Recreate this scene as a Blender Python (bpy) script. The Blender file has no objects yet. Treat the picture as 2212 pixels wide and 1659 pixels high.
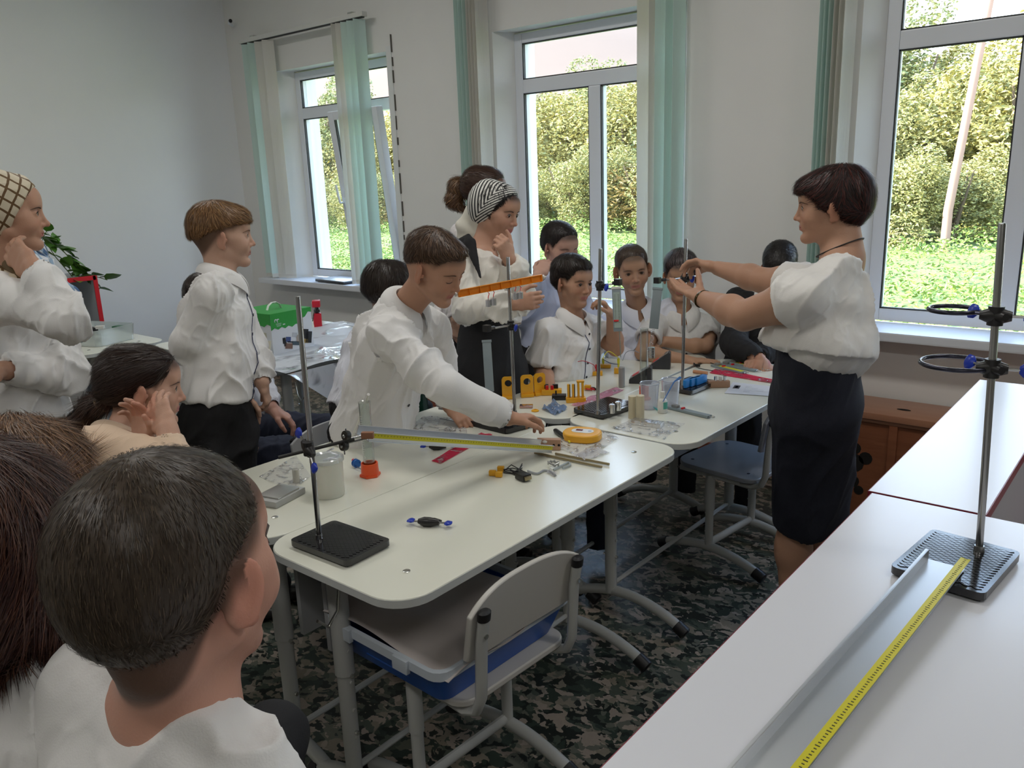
import bpy, bmesh, math, random
import numpy as np
from mathutils import Vector, Matrix
random.seed(7)
SC = bpy.context.scene
COL = SC.collection
# ---------------------------------------------------------------- camera
FPX = 1757.0; PPX, PPY = 1106.0, 829.5; CAMH = 1.6
def _frame():
    d1 = np.array([-1060-PPX, -(458-PPY), -FPX]); d1 /= np.linalg.norm(d1)
    d2 = np.array([2610-PPX, -(325-PPY), -FPX]); d2 /= np.linalg.norm(d2)
    X = -d1; Y = d2; Z = np.cross(X, Y); Z /= np.linalg.norm(Z)
    Y = Y-0.5*np.dot(X, Y)*X; Y /= np.linalg.norm(Y); X = np.cross(Y, Z)
    return np.array([X, Y, Z])
RW = _frame()
CAM = np.array([0, 0, CAMH])
def at(x, y, d):
    """point of the room seen at photo position (x, y), d metres along the view axis"""
    r = RW @ np.array([x-PPX, -(y-PPY), -FPX]); return CAM+r*d/FPX
def on_z(x, y, h):
    r = RW @ np.array([x-PPX, -(y-PPY), -FPX]); return CAM+r*(h-CAMH)/r[2]
def on_y(x, y, Y):
    r = RW @ np.array([x-PPX, -(y-PPY), -FPX]); return CAM+r*Y/r[1]
def on_x(x, y, X):
    r = RW @ np.array([x-PPX, -(y-PPY), -FPX]); return CAM+r*X/r[0]
cd = bpy.data.cameras.new('camera'); cam = bpy.data.objects.new('camera', cd); COL.objects.link(cam)
cd.sensor_width = 36.0; cd.lens = 36.0*FPX/2212.0; cd.clip_start = 0.05; cd.clip_end = 2000
m = Matrix([[RW[r][c] for c in range(3)]+[CAM[r]] for r in range(3)]+[[0, 0, 0, 1]])
cam.matrix_world = m
SC.camera = cam
# ---------------------------------------------------------------- light
SC.view_settings.view_transform = 'Standard'; SC.view_settings.look = 'None'
SC.view_settings.gamma = 1.0; SC.view_settings.exposure = 0.10; SC.view_settings.use_curve_mapping = False
w = bpy.data.worlds.new('world'); SC.world = w; w.use_nodes = True
nt = w.node_tree; nt.nodes.clear()
wo = nt.nodes.new('ShaderNodeOutputWorld'); bg = nt.nodes.new('ShaderNodeBackground')
tc = nt.nodes.new('ShaderNodeTexCoord'); sx = nt.nodes.new('ShaderNodeSeparateXYZ'); rp = nt.nodes.new('ShaderNodeValToRGB')
rp.color_ramp.elements[0].position = 0.0; rp.color_ramp.elements[0].color = (0.96, 0.97, 1.0, 1)
rp.color_ramp.elements[1].position = 0.6; rp.color_ramp.elements[1].color = (0.42, 0.62, 1.0, 1)
nt.links.new(tc.outputs['Generated'], sx.inputs[0]); nt.links.new(sx.outputs['Z'], rp.inputs[0])
nt.links.new(rp.outputs[0], bg.inputs[0]); nt.links.new(bg.outputs[0], wo.inputs[0])
bg.inputs[1].default_value = 6.0
sl = bpy.data.lights.new('sun', 'SUN'); so = bpy.data.objects.new('sun', sl); COL.objects.link(so)
sl.energy = 24.0; sl.color = (1.0, 0.92, 0.80); sl.angle = 0.01
so.rotation_euler = Vector((0.75, 0.42, -0.52)).to_track_quat('-Z', 'Y').to_euler()
def area(name, loc, size, energy, col, target):
    l = bpy.data.lights.new(name, 'AREA'); o = bpy.data.objects.new(name, l); COL.objects.link(o)
    l.shape = 'RECTANGLE'; l.size, l.size_y = size; l.energy = energy; l.color = col
    o.location = loc; o.rotation_euler = (Vector(target)-Vector(loc)).to_track_quat('-Z', 'Y').to_euler(); return o
# the window openings guide the sky light into the room
for x in (-4.98, -2.77, -0.61, 1.6):
    p = area('window_portal', (x, 4.34, 1.65), (1.2, 1.6), 1, (1, 1, 1), (x, 0, 1.65)); p.data.cycles.is_portal = True
# added fill lights below the ceiling, out of view, to brighten the room
for x in (-4.2, -1.6, 1.0):
    for y in (-0.8, 2.0):
        area('ceiling_fill_light', (x, y, 3.28), (1.2, 0.3), 15, (1.0, 0.97, 0.93), (x, y, 0))

# ---------------------------------------------------------------- materials
MATS = {}
def nodes_of(mt):
    mt.use_nodes = True; n = mt.node_tree; b = n.nodes['Principled BSDF']; return n, b
def M(name, col=(.8, .8, .8), rough=.5, metal=0., spec=None, noise=None, bump=None, alpha=None, trans=None, coat=None, sss=None, sheen=None):
    """noise=(scale, amount, colour2) mottles the colour; bump=(scale, strength)"""
    if name in MATS: return MATS[name]
    mt = bpy.data.materials.new(name); n, b = nodes_of(mt); L = n.links
    b.inputs['Base Color'].default_value = (*col, 1); b.inputs['Roughness'].default_value = rough
    b.inputs['Metallic'].default_value = metal
    if spec is not None: b.inputs['Specular IOR Level'].default_value = spec
    if coat: b.inputs['Coat Weight'].default_value = coat; b.inputs['Coat Roughness'].default_value = .15
    if sss: b.inputs['Subsurface Weight'].default_value = sss; b.inputs['Subsurface Radius'].default_value = (.012, .004, .002); b.inputs['Subsurface Scale'].default_value = 1
    if sheen: b.inputs['Sheen Weight'].default_value = sheen
    if alpha is not None: b.inputs['Alpha'].default_value = alpha
    if trans: b.inputs['Transmission Weight'].default_value = trans
    if noise or bump:
        t = n.nodes.new('ShaderNodeTexCoord')
    if noise:
        s, a, c2 = noise
        nz = n.nodes.new('ShaderNodeTexNoise'); nz.inputs['Scale'].default_value = s if not isinstance(s, tuple) else 1; nz.inputs['Detail'].default_value = 5
        if isinstance(s, tuple):
            mp = n.nodes.new('ShaderNodeMapping'); mp.inputs['Scale'].default_value = s
            L.new(t.outputs['Object'], mp.inputs[0]); L.new(mp.outputs[0], nz.inputs[0])
        else: L.new(t.outputs['Object'], nz.inputs[0])
        r = n.nodes.new('ShaderNodeValToRGB'); r.color_ramp.elements[0].position = .5-.5*a; r.color_ramp.elements[1].position = .5+.5*a
        r.color_ramp.elements[0].color = (*col, 1); r.color_ramp.elements[1].color = (*c2, 1)
        L.new(nz.outputs[0], r.inputs[0]); L.new(r.outputs[0], b.inputs['Base Color'])
    if bump:
        s, a = bump
        nb = n.nodes.new('ShaderNodeTexNoise'); nb.inputs['Detail'].default_value = 4
        if isinstance(s, tuple):
            mp = n.nodes.new('ShaderNodeMapping'); mp.inputs['Scale'].default_value = s; nb.inputs['Scale'].default_value = 1
            L.new(t.outputs['Object'], mp.inputs[0]); L.new(mp.outputs[0], nb.inputs[0])
        else: nb.inputs['Scale'].default_value = s; L.new(t.outputs['Object'], nb.inputs[0])
        bu = n.nodes.new('ShaderNodeBump'); bu.inputs['Strength'].default_value = a; bu.inputs['Distance'].default_value = .01
        L.new(nb.outputs[0], bu.inputs['Height']); L.new(bu.outputs[0], b.inputs['Normal'])
    MATS[name] = mt; return mt
def mat_attr(name, rough=.5, mul=(1, 1, 1), bump=None, sss=None, sheen=None, spec=None):
    """colour comes from the mesh's own 'Col' colour attribute (patterns of the thing itself)"""
    if name in MATS: return MATS[name]
    mt = bpy.data.materials.new(name); n, b = nodes_of(mt); L = n.links
    a = n.nodes.new('ShaderNodeAttribute'); a.attribute_name = 'Col'; L.new(a.outputs['Color'], b.inputs['Base Color'])
    b.inputs['Roughness'].default_value = rough
    if spec is not None: b.inputs['Specular IOR Level'].default_value = spec
    if sss: b.inputs['Subsurface Weight'].default_value = sss; b.inputs['Subsurface Radius'].default_value = (.012, .004, .002); b.inputs['Subsurface Scale'].default_value = 1
    if sheen: b.inputs['Sheen Weight'].default_value = sheen
    if bump:
        t = n.nodes.new('ShaderNodeTexCoord'); nb = n.nodes.new('ShaderNodeTexNoise'); nb.inputs['Scale'].default_value = bump[0]; nb.inputs['Detail'].default_value = 3
        L.new(t.outputs['Object'], nb.inputs[0]); bu = n.nodes.new('ShaderNodeBump'); bu.inputs['Strength'].default_value = bump[1]; bu.inputs['Distance'].default_value = .004
        L.new(nb.outputs[0], bu.inputs['Height']); L.new(bu.outputs[0], b.inputs['Normal'])
    MATS[name] = mt; return mt
def mat_glass(name, tint=(1, 1, 1), fres=.08, rough=.02, body=0.0, bodycol=(.9, .9, .95), crinkle=0):
    """thin clear plastic or glass: see-through with a mirror share that grows at grazing angles"""
    if name in MATS: return MATS[name]
    mt = bpy.data.materials.new(name); mt.use_nodes = True; n = mt.node_tree; n.nodes.clear(); L = n.links
    o = n.nodes.new('ShaderNodeOutputMaterial'); tr = n.nodes.new('ShaderNodeBsdfTransparent'); gl = n.nodes.new('ShaderNodeBsdfGlossy')
    tr.inputs[0].default_value = (*tint, 1); gl.inputs['Roughness'].default_value = rough
    lw = n.nodes.new('ShaderNodeLayerWeight'); lw.inputs[0].default_value = fres*3
    ad = n.nodes.new('ShaderNodeMath'); ad.operation = 'MULTIPLY_ADD'; ad.inputs[1].default_value = .8; ad.inputs[2].default_value = fres*.5
    L.new(lw.outputs['Facing'], ad.inputs[0])
    pw = n.nodes.new('ShaderNodeMath'); pw.operation = 'POWER'; pw.inputs[1].default_value = 1.5; L.new(ad.outputs[0], pw.inputs[0])
    fac = pw.outputs[0]
    if crinkle:
        t = n.nodes.new('ShaderNodeTexCoord'); nz = n.nodes.new('ShaderNodeTexNoise'); nz.inputs['Scale'].default_value = crinkle; nz.inputs['Detail'].default_value = 3; nz.inputs['Distortion'].default_value = 1.2; L.new(t.outputs['Object'], nz.inputs[0])
        bu = n.nodes.new('ShaderNodeBump'); bu.inputs['Strength'].default_value = 1; bu.inputs['Distance'].default_value = .02; L.new(nz.outputs[0], bu.inputs['Height']); L.new(bu.outputs[0], gl.inputs['Normal'])
        rr = n.nodes.new('ShaderNodeValToRGB'); rr.color_ramp.elements[0].position = .52; rr.color_ramp.elements[1].position = .66; L.new(nz.outputs[0], rr.inputs[0])
        mu = n.nodes.new('ShaderNodeMath'); mu.operation = 'MULTIPLY_ADD'; mu.inputs[1].default_value = .75; mu.inputs[2].default_value = fres*.3; L.new(rr.outputs[0], mu.inputs[0]); fac = mu.outputs[0]
    mx = n.nodes.new('ShaderNodeMixShader'); L.new(fac, mx.inputs[0]); L.new(gl.outputs[0], mx.inputs[2])
    if body > 0:
        df = n.nodes.new('ShaderNodeBsdfDiffuse'); df.inputs[0].default_value = (*bodycol, 1)
        m2 = n.nodes.new('ShaderNodeMixShader'); m2.inputs[0].default_value = body
        L.new(tr.outputs[0], m2.inputs[1]); L.new(df.outputs[0], m2.inputs[2]); L.new(m2.outputs[0], mx.inputs[1])
    else: L.new(tr.outputs[0], mx.inputs[1])
    L.new(mx.outputs[0], o.inputs[0]); MATS[name] = mt; return mt

# ---------------------------------------------------------------- mesh helpers
def V(*a): return np.array(a, float)
def nrm(v): v = np.asarray(v, float); return v/max(np.linalg.norm(v), 1e-9)
class MB:
    """collects shapes that become ONE mesh"""
    def __init__(s): s.v = []; s.f = []; s.n = 0
    def add(s, vs, fs):
        s.v += [tuple(map(float, p)) for p in vs]; s.f += [tuple(i+s.n for i in f) for f in fs]; s.n += len(vs); return s
    def box(s, c, size, rz=0., M3=None, bev=0.):
        c = np.asarray(c, float); hx, hy, hz = [q/2 for q in size]
        if M3 is None: M3 = rotz(rz)
        if bev <= 0:
            P = [(x*hx, y*hy, z*hz) for z in (-1, 1) for y in (-1, 1) for x in (-1, 1)]
            F = [(0, 2, 3, 1), (4, 5, 7, 6), (0, 1, 5, 4), (2, 6, 7, 3), (0, 4, 6, 2), (1, 3, 7, 5)]
            return s.add([c+M3 @ np.array(p) for p in P], F)
        bm = bmesh.new(); bmesh.ops.create_cube(bm, size=1); bmesh.ops.scale(bm, vec=size, verts=bm.verts)
        bmesh.ops.bevel(bm, geom=bm.edges[:], offset=bev, segments=2, profile=.7, affect='EDGES')
        bm.verts.ensure_lookup_table()
        s.add([c+M3 @ np.array(p.co) for p in bm.verts], [[q.index for q in f.verts] for f in bm.faces]); bm.free(); return s
    def tube(s, pts, r, n=12, cap=True, closed=False, flat=None, flatdir=None):
        """round tube through pts; r number or list; flat=(a,b) elliptic section"""
        pts = [np.asarray(p, float) for p in pts]; N = len(pts)
        rs = r if hasattr(r, '__len__') else [r]*N
        T = []
        for i in range(N):
            if closed: d = pts[(i+1) % N]-pts[i-1]
            else: d = pts[min(i+1, N-1)]-pts[max(i-1, 0)]
            T.append(nrm(d))
        up = np.array([0, 0, 1.]) if abs(T[0][2]) < .9 else np.array([1., 0, 0])
        if flatdir is not None: up = np.asarray(flatdir, float)
        u = nrm(np.cross(T[0], up)); vs = []
        for i in range(N):
            u = nrm(u-T[i]*np.dot(u, T[i])); w_ = np.cross(T[i], u)
            fa, fb = flat if flat else (1, 1)
            for k in range(n):
                a = 2*math.pi*k/n; vs.append(pts[i]+rs[i]*(fa*math.cos(a)*u+fb*math.sin(a)*w_))
        fs = []
        for i in range(N if closed else N-1):
            j = (i+1) % N
            for k in range(n): fs.append((i*n+k, i*n+(k+1) % n, j*n+(k+1) % n, j*n+k))
        if cap and not closed: fs.append(tuple(range(n-1, -1, -1))); fs.append(tuple((N-1)*n+k for k in range(n)))
        return s.add(vs, fs)
    def cyl(s, a, b, r, r2=None, n=24): return s.tube([a, b], [r, r if r2 is None else r2], n)
    def lathe(s, prof, c=(0, 0, 0), n=32, M3=None):
        """prof list of (r, z); capped when r == 0 at the ends"""
        c = np.asarray(c, float); M3 = np.eye(3) if M3 is None else M3; vs = []; fs = []
        for r, z in prof:
            for k in range(n):
                a = 2*math.pi*k/n; vs.append(c+M3 @ np.array([max(r, 1e-5)*math.cos(a), max(r, 1e-5)*math.sin(a), z]))
        for i in range(len(prof)-1):
            for k in range(n): fs.append((i*n+k, i*n+(k+1) % n, (i+1)*n+(k+1) % n, (i+1)*n+k))
        return s.add(vs, fs)
    def prism(s, outline, z0, z1, c=(0, 0, 0), M3=None):
        """extrude a convex or concave outline (x, y) from z0 to z1"""
        c = np.asarray(c, float); M3 = np.eye(3) if M3 is None else M3; n = len(outline)
        vs = [c+M3 @ np.array([x, y, z]) for z in (z0, z1) for x, y in outline]
        fs = [tuple(range(n-1, -1, -1)), tuple(range(n, 2*n))]+[(k, (k+1) % n, n+(k+1) % n, n+k) for k in range(n)]
        return s.add(vs, fs)
    def ball(s, c, r, n=16, M3=None):
        c = np.asarray(c, float); rr = r if hasattr(r, '__len__') else (r, r, r); M3 = np.eye(3) if M3 is None else M3
        vs = []; fs = []; m_ = n//2
        for i in range(m_+1):
            t = math.pi*i/m_
            for k in range(n):
                a = 2*math.pi*k/n; vs.append(c+M3 @ np.array([rr[0]*math.sin(t)*math.cos(a), rr[1]*math.sin(t)*math.sin(a), -rr[2]*math.cos(t)]))
        for i in range(m_):
            for k in range(n): fs.append((i*n+k, i*n+(k+1) % n, (i+1)*n+(k+1) % n, (i+1)*n+k))
        return s.add(vs, fs)
    def grid(s, fn, nu, nv, thick=0.0):
        """surface fn(u, v) -> point, given real thickness by a second offset sheet"""
        P = np.array([[fn(i/nu, j/nv) for j in range(nv+1)] for i in range(nu+1)], float)
        du = np.gradient(P, axis=0); dv = np.gradient(P, axis=1); N = np.cross(du, dv); N /= np.maximum(np.linalg.norm(N, axis=2, keepdims=True), 1e-9)
        W_ = nv+1; F = [(i*W_+j, (i+1)*W_+j, (i+1)*W_+j+1, i*W_+j+1) for i in range(nu) for j in range(nv)]
        if thick <= 0: return s.add(P.reshape(-1, 3), F)
        Q = P-N*thick; o = (nu+1)*W_
        F2 = [tuple(o+q for q in f[::-1]) for f in F]
        rim = [i*W_ for i in range(nu+1)]+[nu*W_+j for j in range(1, W_)]+[i*W_+nv for i in range(nu-1, -1, -1)]+[j for j in range(nv-1, 0, -1)]
        R = [(rim[k], o+rim[k], o+rim[(k+1) % len(rim)], rim[(k+1) % len(rim)]) for k in range(len(rim))]
        return s.add(np.vstack([P.reshape(-1, 3), Q.reshape(-1, 3)]), F+F2+R)
def rotz(a): c, s_ = math.cos(a), math.sin(a); return np.array([[c, -s_, 0], [s_, c, 0], [0, 0, 1.]])
def rotx(a): c, s_ = math.cos(a), math.sin(a); return np.array([[1, 0, 0], [0, c, -s_], [0, s_, c]])
def roty(a): c, s_ = math.cos(a), math.sin(a); return np.array([[c, 0, s_], [0, 1, 0], [-s_, 0, c]])
def rrect(w_, d_, r, n=6):
    """rounded rectangle outline centred at 0; r number or four corner radii (++ -+ -- +-)"""
    R = r if hasattr(r, '__len__') else [r]*4; out = []
    for q, (sx_, sy_) in enumerate(((1, 1), (-1, 1), (-1, -1), (1, -1))):
        rr = R[q]; cx, cy = sx_*(w_/2-rr), sy_*(d_/2-rr)
        for k in range(n+1):
            a = math.pi/2*q+math.pi/2*k/n; out.append((cx+rr*math.cos(a), cy+rr*math.sin(a)))
    return out
def obj(name, mb, material, parent=None, smooth=None, loc=None, bevel=0, col=None, base=None):
    """link one mesh object. Geometry is given in room coordinates (top level) or in the thing's own coordinates."""
    me = bpy.data.meshes.new(name)
    if isinstance(mb, MB): me.from_pydata(mb.v, [], mb.f)
    else: me.from_pydata([], [], []); 
    me.update(); o = bpy.data.objects.new(name, me); COL.objects.link(o)
    if material: me.materials.append(material)
    if smooth is None: smooth = True
    if smooth:
        me.polygons.foreach_set('use_smooth', [True]*len(me.polygons)); me.update()
        try: me.set_sharp_from_angle(angle=math.radians(38))
        except Exception: pass
    if parent is not None: o.parent = parent
    if loc is not None: o.location = loc
    if bevel:
        b = o.modifiers.new('bevel', 'BEVEL'); b.width = bevel; b.segments = 2; b.limit_method = 'ANGLE'; b.angle_limit = math.radians(50)
    return o
def rebase(o, p):
    """put a top level mesh's origin at p without moving it"""
    p = Vector(p); o.data.transform(Matrix.Translation(-p)); o.location = p; return o
def thing(name, label, cat, loc=(0, 0, 0), rz=0., group=None):
    o = bpy.data.objects.new(name, None); COL.objects.link(o); o.empty_display_size = .1
    o.location = tuple(float(q) for q in loc); o.rotation_euler = (0, 0, rz); o['label'] = label; o['category'] = cat
    if group: o['group'] = group
    return o
def tag(o, label, cat, group=None, kind=None):
    o['label'] = label; o['category'] = cat
    if group: o['group'] = group
    if kind: o['kind'] = kind
    return o
def struct(name, mb, material, smooth=False, **k):
    o = obj(name, mb, material, smooth=smooth, **k); o['kind'] = 'structure'; return o
def copy_tree(o, parent=None):
    c = o.copy(); COL.objects.link(c); c.parent = parent
    for ch in list(o.children): copy_tree(ch, c)
    return c
def _hash(ix, iy, iz):
    h = (ix*374761393+iy*668265263+iz*1274126177).astype(np.int64) & 0x7fffffff
    h = ((h ^ (h >> 13))*1103515245) & 0x7fffffff
    return ((h ^ (h >> 16)) & 0xffff)/65535.0
def vnoise(P):
    P = np.asarray(P, float); I = np.floor(P).astype(np.int64); f = P-I; f = f*f*(3-2*f); r = 0
    for dx in (0, 1):
        for dy in (0, 1):
            for dz in (0, 1):
                w_ = (f[:, 0] if dx else 1-f[:, 0])*(f[:, 1] if dy else 1-f[:, 1])*(f[:, 2] if dz else 1-f[:, 2])
                r = r+w_*_hash(I[:, 0]+dx, I[:, 1]+dy, I[:, 2]+dz)
    return r
# ---------------------------------------------------------------- the room
WY = 4.0            # inner face of the window wall
WX = -6.25          # inner face of the left wall
CEIL = 3.3
plaster = M('plaster', (.80, .79, .76), .75, noise=(2.2, .5, (.84, .83, .80)), bump=(9, .12))
plaster_left_lit = M('plaster_left_lit', (.83, .84, .85), .75, noise=(1.6, .5, (.87, .88, .89)), bump=(9, .12))  # same plaster, lighter and bluer: window light put into the colour
pvc = M('white_pvc', (.82, .85, .90), .28)
gasket = M('rubber_gasket', (.03, .03, .03), .6)
pane = mat_glass('window_glass', (.97, .985, .98), .05, .01)
# floor: printed linoleum with broken stone chips
def floor_mat():
    mt = bpy.data.materials.new('chip_linoleum'); n, b = nodes_of(mt); L = n.links
    t = n.nodes.new('ShaderNodeTexCoord'); nz = n.nodes.new('ShaderNodeTexNoise'); nz.inputs['Scale'].default_value = 14; nz.inputs['Detail'].default_value = 4
    L.new(t.outputs['Object'], nz.inputs[0])
    mx = n.nodes.new('ShaderNodeMix'); mx.data_type = 'VECTOR'; mx.inputs[0].default_value = .075
    L.new(t.outputs['Object'], mx.inputs[4]); L.new(nz.outputs['Color'], mx.inputs[5])
    outs = []
    for sc, st in ((20, 1.0), (44, .8)):
        mp = n.nodes.new('ShaderNodeMapping'); mp.inputs['Scale'].default_value = (sc, sc*1.35, sc); mp.inputs['Rotation'].default_value = (0, 0, st)
        L.new(mx.outputs[1], mp.inputs[0])
        v = n.nodes.new('ShaderNodeTexVoronoi'); v.distance = 'MANHATTAN'; v.inputs['Scale'].default_value = 1; L.new(mp.outputs[0], v.inputs[0])
        s = n.nodes.new('ShaderNodeSeparateColor'); L.new(v.outputs['Color'], s.inputs[0]); outs.append(s)
    r = n.nodes.new('ShaderNodeValToRGB'); r.color_ramp.interpolation = 'CONSTANT'; cr = r.color_ramp
    cols = [(0, (.020, .026, .022)), (.22, (.040, .058, .045)), (.42, (.085, .105, .080)), (.55, (.16, .165, .13)), (.68, (.28, .245, .19)), (.84, (.40, .33, .27))]
    while len(cr.elements) < len(cols): cr.elements.new(.5)
    for e, (p, c) in zip(cr.elements, cols): e.position = p; e.color = (*c, 1)
    md = n.nodes.new('ShaderNodeMath'); md.operation = 'MULTIPLY'; L.new(outs[0].outputs[0], md.inputs[0]); md.inputs[1].default_value = 1
    gt = n.nodes.new('ShaderNodeMath'); gt.operation = 'GREATER_THAN'; gt.inputs[1].default_value = .55; L.new(outs[1].outputs[1], gt.inputs[0])
    mf = n.nodes.new('ShaderNodeMix'); mf.data_type = 'FLOAT'; L.new(gt.outputs[0], mf.inputs[0]); L.new(md.outputs[0], mf.inputs[2]); L.new(outs[1].outputs[0], mf.inputs[3])
    L.new(mf.outputs[0], r.inputs[0])
    n2 = n.nodes.new('ShaderNodeTexNoise'); n2.inputs['Scale'].default_value = 60; n2.inputs['Detail'].default_value = 3; L.new(t.outputs['Object'], n2.inputs[0])
    mm = n.nodes.new('ShaderNodeMix'); mm.data_type = 'RGBA'; mm.blend_type = 'MULTIPLY'; mm.inputs[0].default_value = .2
    L.new(r.outputs[0], mm.inputs[6]); L.new(n2.outputs[0], mm.inputs[7]); L.new(mm.outputs[2], b.inputs['Base Color'])
    b.inputs['Roughness'].default_value = .38
    return mt
X1, Y0 = 5.0, -3.5
fl = struct('floor', MB().box(((WX+X1)/2, (Y0+WY)/2, -.05), (X1-WX+.6, WY-Y0+.6, .1)), floor_mat())
struct('ceiling', MB().box(((WX+X1)/2, (Y0+WY)/2, CEIL+.06), (X1-WX+.9, WY-Y0+1.1, .12)), plaster)
struct('wall_left', MB().box((WX-.15, (Y0+WY)/2, CEIL/2), (.3, WY-Y0+.6, CEIL)), plaster_left_lit)
struct('wall_right', MB().box((X1+.15, (Y0+WY)/2, CEIL/2), (.3, WY-Y0+.6, CEIL)), plaster)
struct('wall_back', MB().box(((WX+X1)/2, Y0-.15, CEIL/2), (X1-WX, .3, CEIL)), plaster)
# window wall with four splayed openings
SILL, WTOP, WF = .86, 2.44, 4.12
WINS = [(-5.56, -4.42), (-3.35, -2.19), (-1.19, -.03), (1.05, 2.2)]
mb = MB(); TH = .32
edges = [WX]+[q for a, b_ in WINS for q in (a-.07, b_+.07)]+[X1]
for k in range(0, len(edges), 2):
    a, b_ = edges[k], edges[k+1]; mb.box(((a+b_)/2, WY+TH/2, CEIL/2), (b_-a, TH, CEIL))
for a, b_ in WINS:
    mb.box(((a+b_)/2, WY+TH/2, (SILL-.04)/2), (b_-a+.14, TH, SILL-.04))
    mb.box(((a+b_)/2, WY+TH/2, (CEIL+WTOP)/2), (b_-a+.14, TH, CEIL-WTOP))
    for sx_, x in ((1, a), (-1, b_)):   # splayed inner jambs and narrower outer jambs
        z0, z1 = SILL-.03, WTOP
        P = [(x-sx_*.07, WY), (x, WF), (x, WY+TH), (x-sx_*.07, WY+TH)]
        vs = [(px_, py_, z) for z in (z0, z1) for px_, py_ in P]
        fs = [(0, 1, 5, 4), (1, 2, 6, 5), (2, 3, 7, 6), (3, 0, 4, 7), (0, 3, 2, 1), (4, 5, 6, 7)]
        mb.add(vs, fs)
struct('wall_front', mb, plaster)
# window units
def window(n, a, b_, tilt=False):
    F = .058; D = .07; z0, z1 = SILL, WTOP-.01; zt0, zt1 = 2.085, 2.165; y = WF+D/2; mx_ = (a+b_)/2
    r = bpy.data.objects.new('window_%d' % n, None); COL.objects.link(r); r['kind'] = 'structure'; r.location = (mx_, WF, z0)
    o = np.array([mx_, WF, z0])
    f = MB()
    def B(x0, x1, za, zb, yy=y, d=D): f.box((np.array([(x0+x1)/2, yy, (za+zb)/2])-o), (x1-x0, d, zb-za), bev=.006)
    B(a, a+F, z0, z1); B(b_-F, b_, z0, z1); B(a+F, b_-F, z0, z0+F); B(a+F, b_-F, z1-F, z1); B(a+F, b_-F, zt0, zt1); B(mx_-.04, mx_+.04, z0+F, zt0)
    obj('window_frame', f, pvc, r, smooth=False)
    g = MB(); gz = MB()
    rects = [(a+F, b_-F, zt1, z1-F), (a+F, mx_-.04, z0+F, zt0)]+([] if tilt else [(mx_+.04, b_-F, z0+F, zt0)])
    for x0, x1, za, zb in rects:
        for yy in (y-.012, y+.02):
            gz.box(np.array([(x0+x1)/2, yy, (za+zb)/2])-o, (x1-x0, .003, zb-za))
        for e in ((x0, x0+.006, za, zb), (x1-.006, x1, za, zb), (x0, x1, za, za+.006), (x0, x1, zb-.006, zb)):
            g.box(np.array([(e[0]+e[1])/2, y-.02, (e[2]+e[3])/2])-o, (e[1]-e[0], .02, e[3]-e[2]))
    obj('gasket', g, gasket, r, smooth=False); obj('pane', gz, pane, r, smooth=False)
    # right casement sash: in the first window it is tilted open inwards at the top
    x0, x1 = mx_+.015, b_-.02; za, zb = z0+.03, zt0+.02; S = .06
    s = MB(); g2 = MB(); p2 = MB(); hh = MB()
    A = rotx(math.radians(6.5) if tilt else 0)
    piv = np.array([(x0+x1)/2, WF-.012, za])
    def Q(c, size, mbx, bv=0): mbx.box(piv-o+A @ np.array(c), size, M3=A, bev=bv)
    Wd, Hd = x1-x0, zb-za
    if tilt:
        for c, sz in (((-Wd/2+S/2, 0, Hd/2), (S, .06, Hd)), ((Wd/2-S/2, 0, Hd/2), (S, .06, Hd)), ((0, 0, S/2), (Wd-2*S, .06, S)), ((0, 0, Hd-S/2), (Wd-2*S, .06, S))): Q(c, sz, s, .006)
        for yy in (-.012, .012): Q((0, yy, Hd/2), (Wd-2*S, .003, Hd-2*S), p2)
        for c, sz in (((-Wd/2+S+.003, -.015, Hd/2), (.006, .02, Hd-2*S)), ((Wd/2-S-.003, -.015, Hd/2), (.006, .02, Hd-2*S))): Q(c, sz, g2)
        so_ = obj('sash', s, pvc, r, smooth=False); obj('pane', p2, pane, so_, smooth=False); obj('gasket', g2, gasket, so_, smooth=False)
        hh.box(piv-o+A @ np.array([-Wd/2+S/2, -.036, Hd*.47]), (.026, .012, .07), M3=A, bev=.003)
        hh.tube([piv-o+A @ np.array(q) for q in ((-Wd/2+S/2, -.04, Hd*.47), (-Wd/2+S/2, -.075, Hd*.47), (-Wd/2+S/2-.005, -.078, Hd*.47+.05), (-Wd/2+S/2-.02, -.07, Hd*.47+.13))], [.009, .009, .009, .008], 10)
        obj('handle', hh, pvc, so_)
    return r
for i, (a, b_) in enumerate(WINS): window(i+1, a, b_, tilt=(i == 0))
# sills
sill_m = M('sill_laminate', (.78, .80, .84), .35)
for i, (a, b_) in enumerate(((-5.93, -4.18), (-3.62, -1.95), (-1.42, .22), (.85, 2.4))):
    s = MB().box(((a+b_)/2, 3.98, SILL-.025), (b_-a, .28, .042), bev=.008)
    struct('trim_%d' % (i+1), s, sill_m)
# corner bead with old dark cracks beside the first window
struct('trim_5', MB().box((-4.335, WY-.002, 1.66), (.05, .012, 1.62)), M('bead_white', (.78, .79, .78), .6))
cr = MB()
z = .95
while z < 2.47:
    h = random.uniform(.03, .14); cr.box((-4.303+random.uniform(-.003, .003), WY-.006, z+h/2), (random.uniform(.0015, .005), .012, h), bev=0); z += h+random.uniform(.01, .12)*(1 if z < 2.2 else .3)
struct('trim_6', cr, M('crack_dark', (.13, .12, .105), .9))

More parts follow.
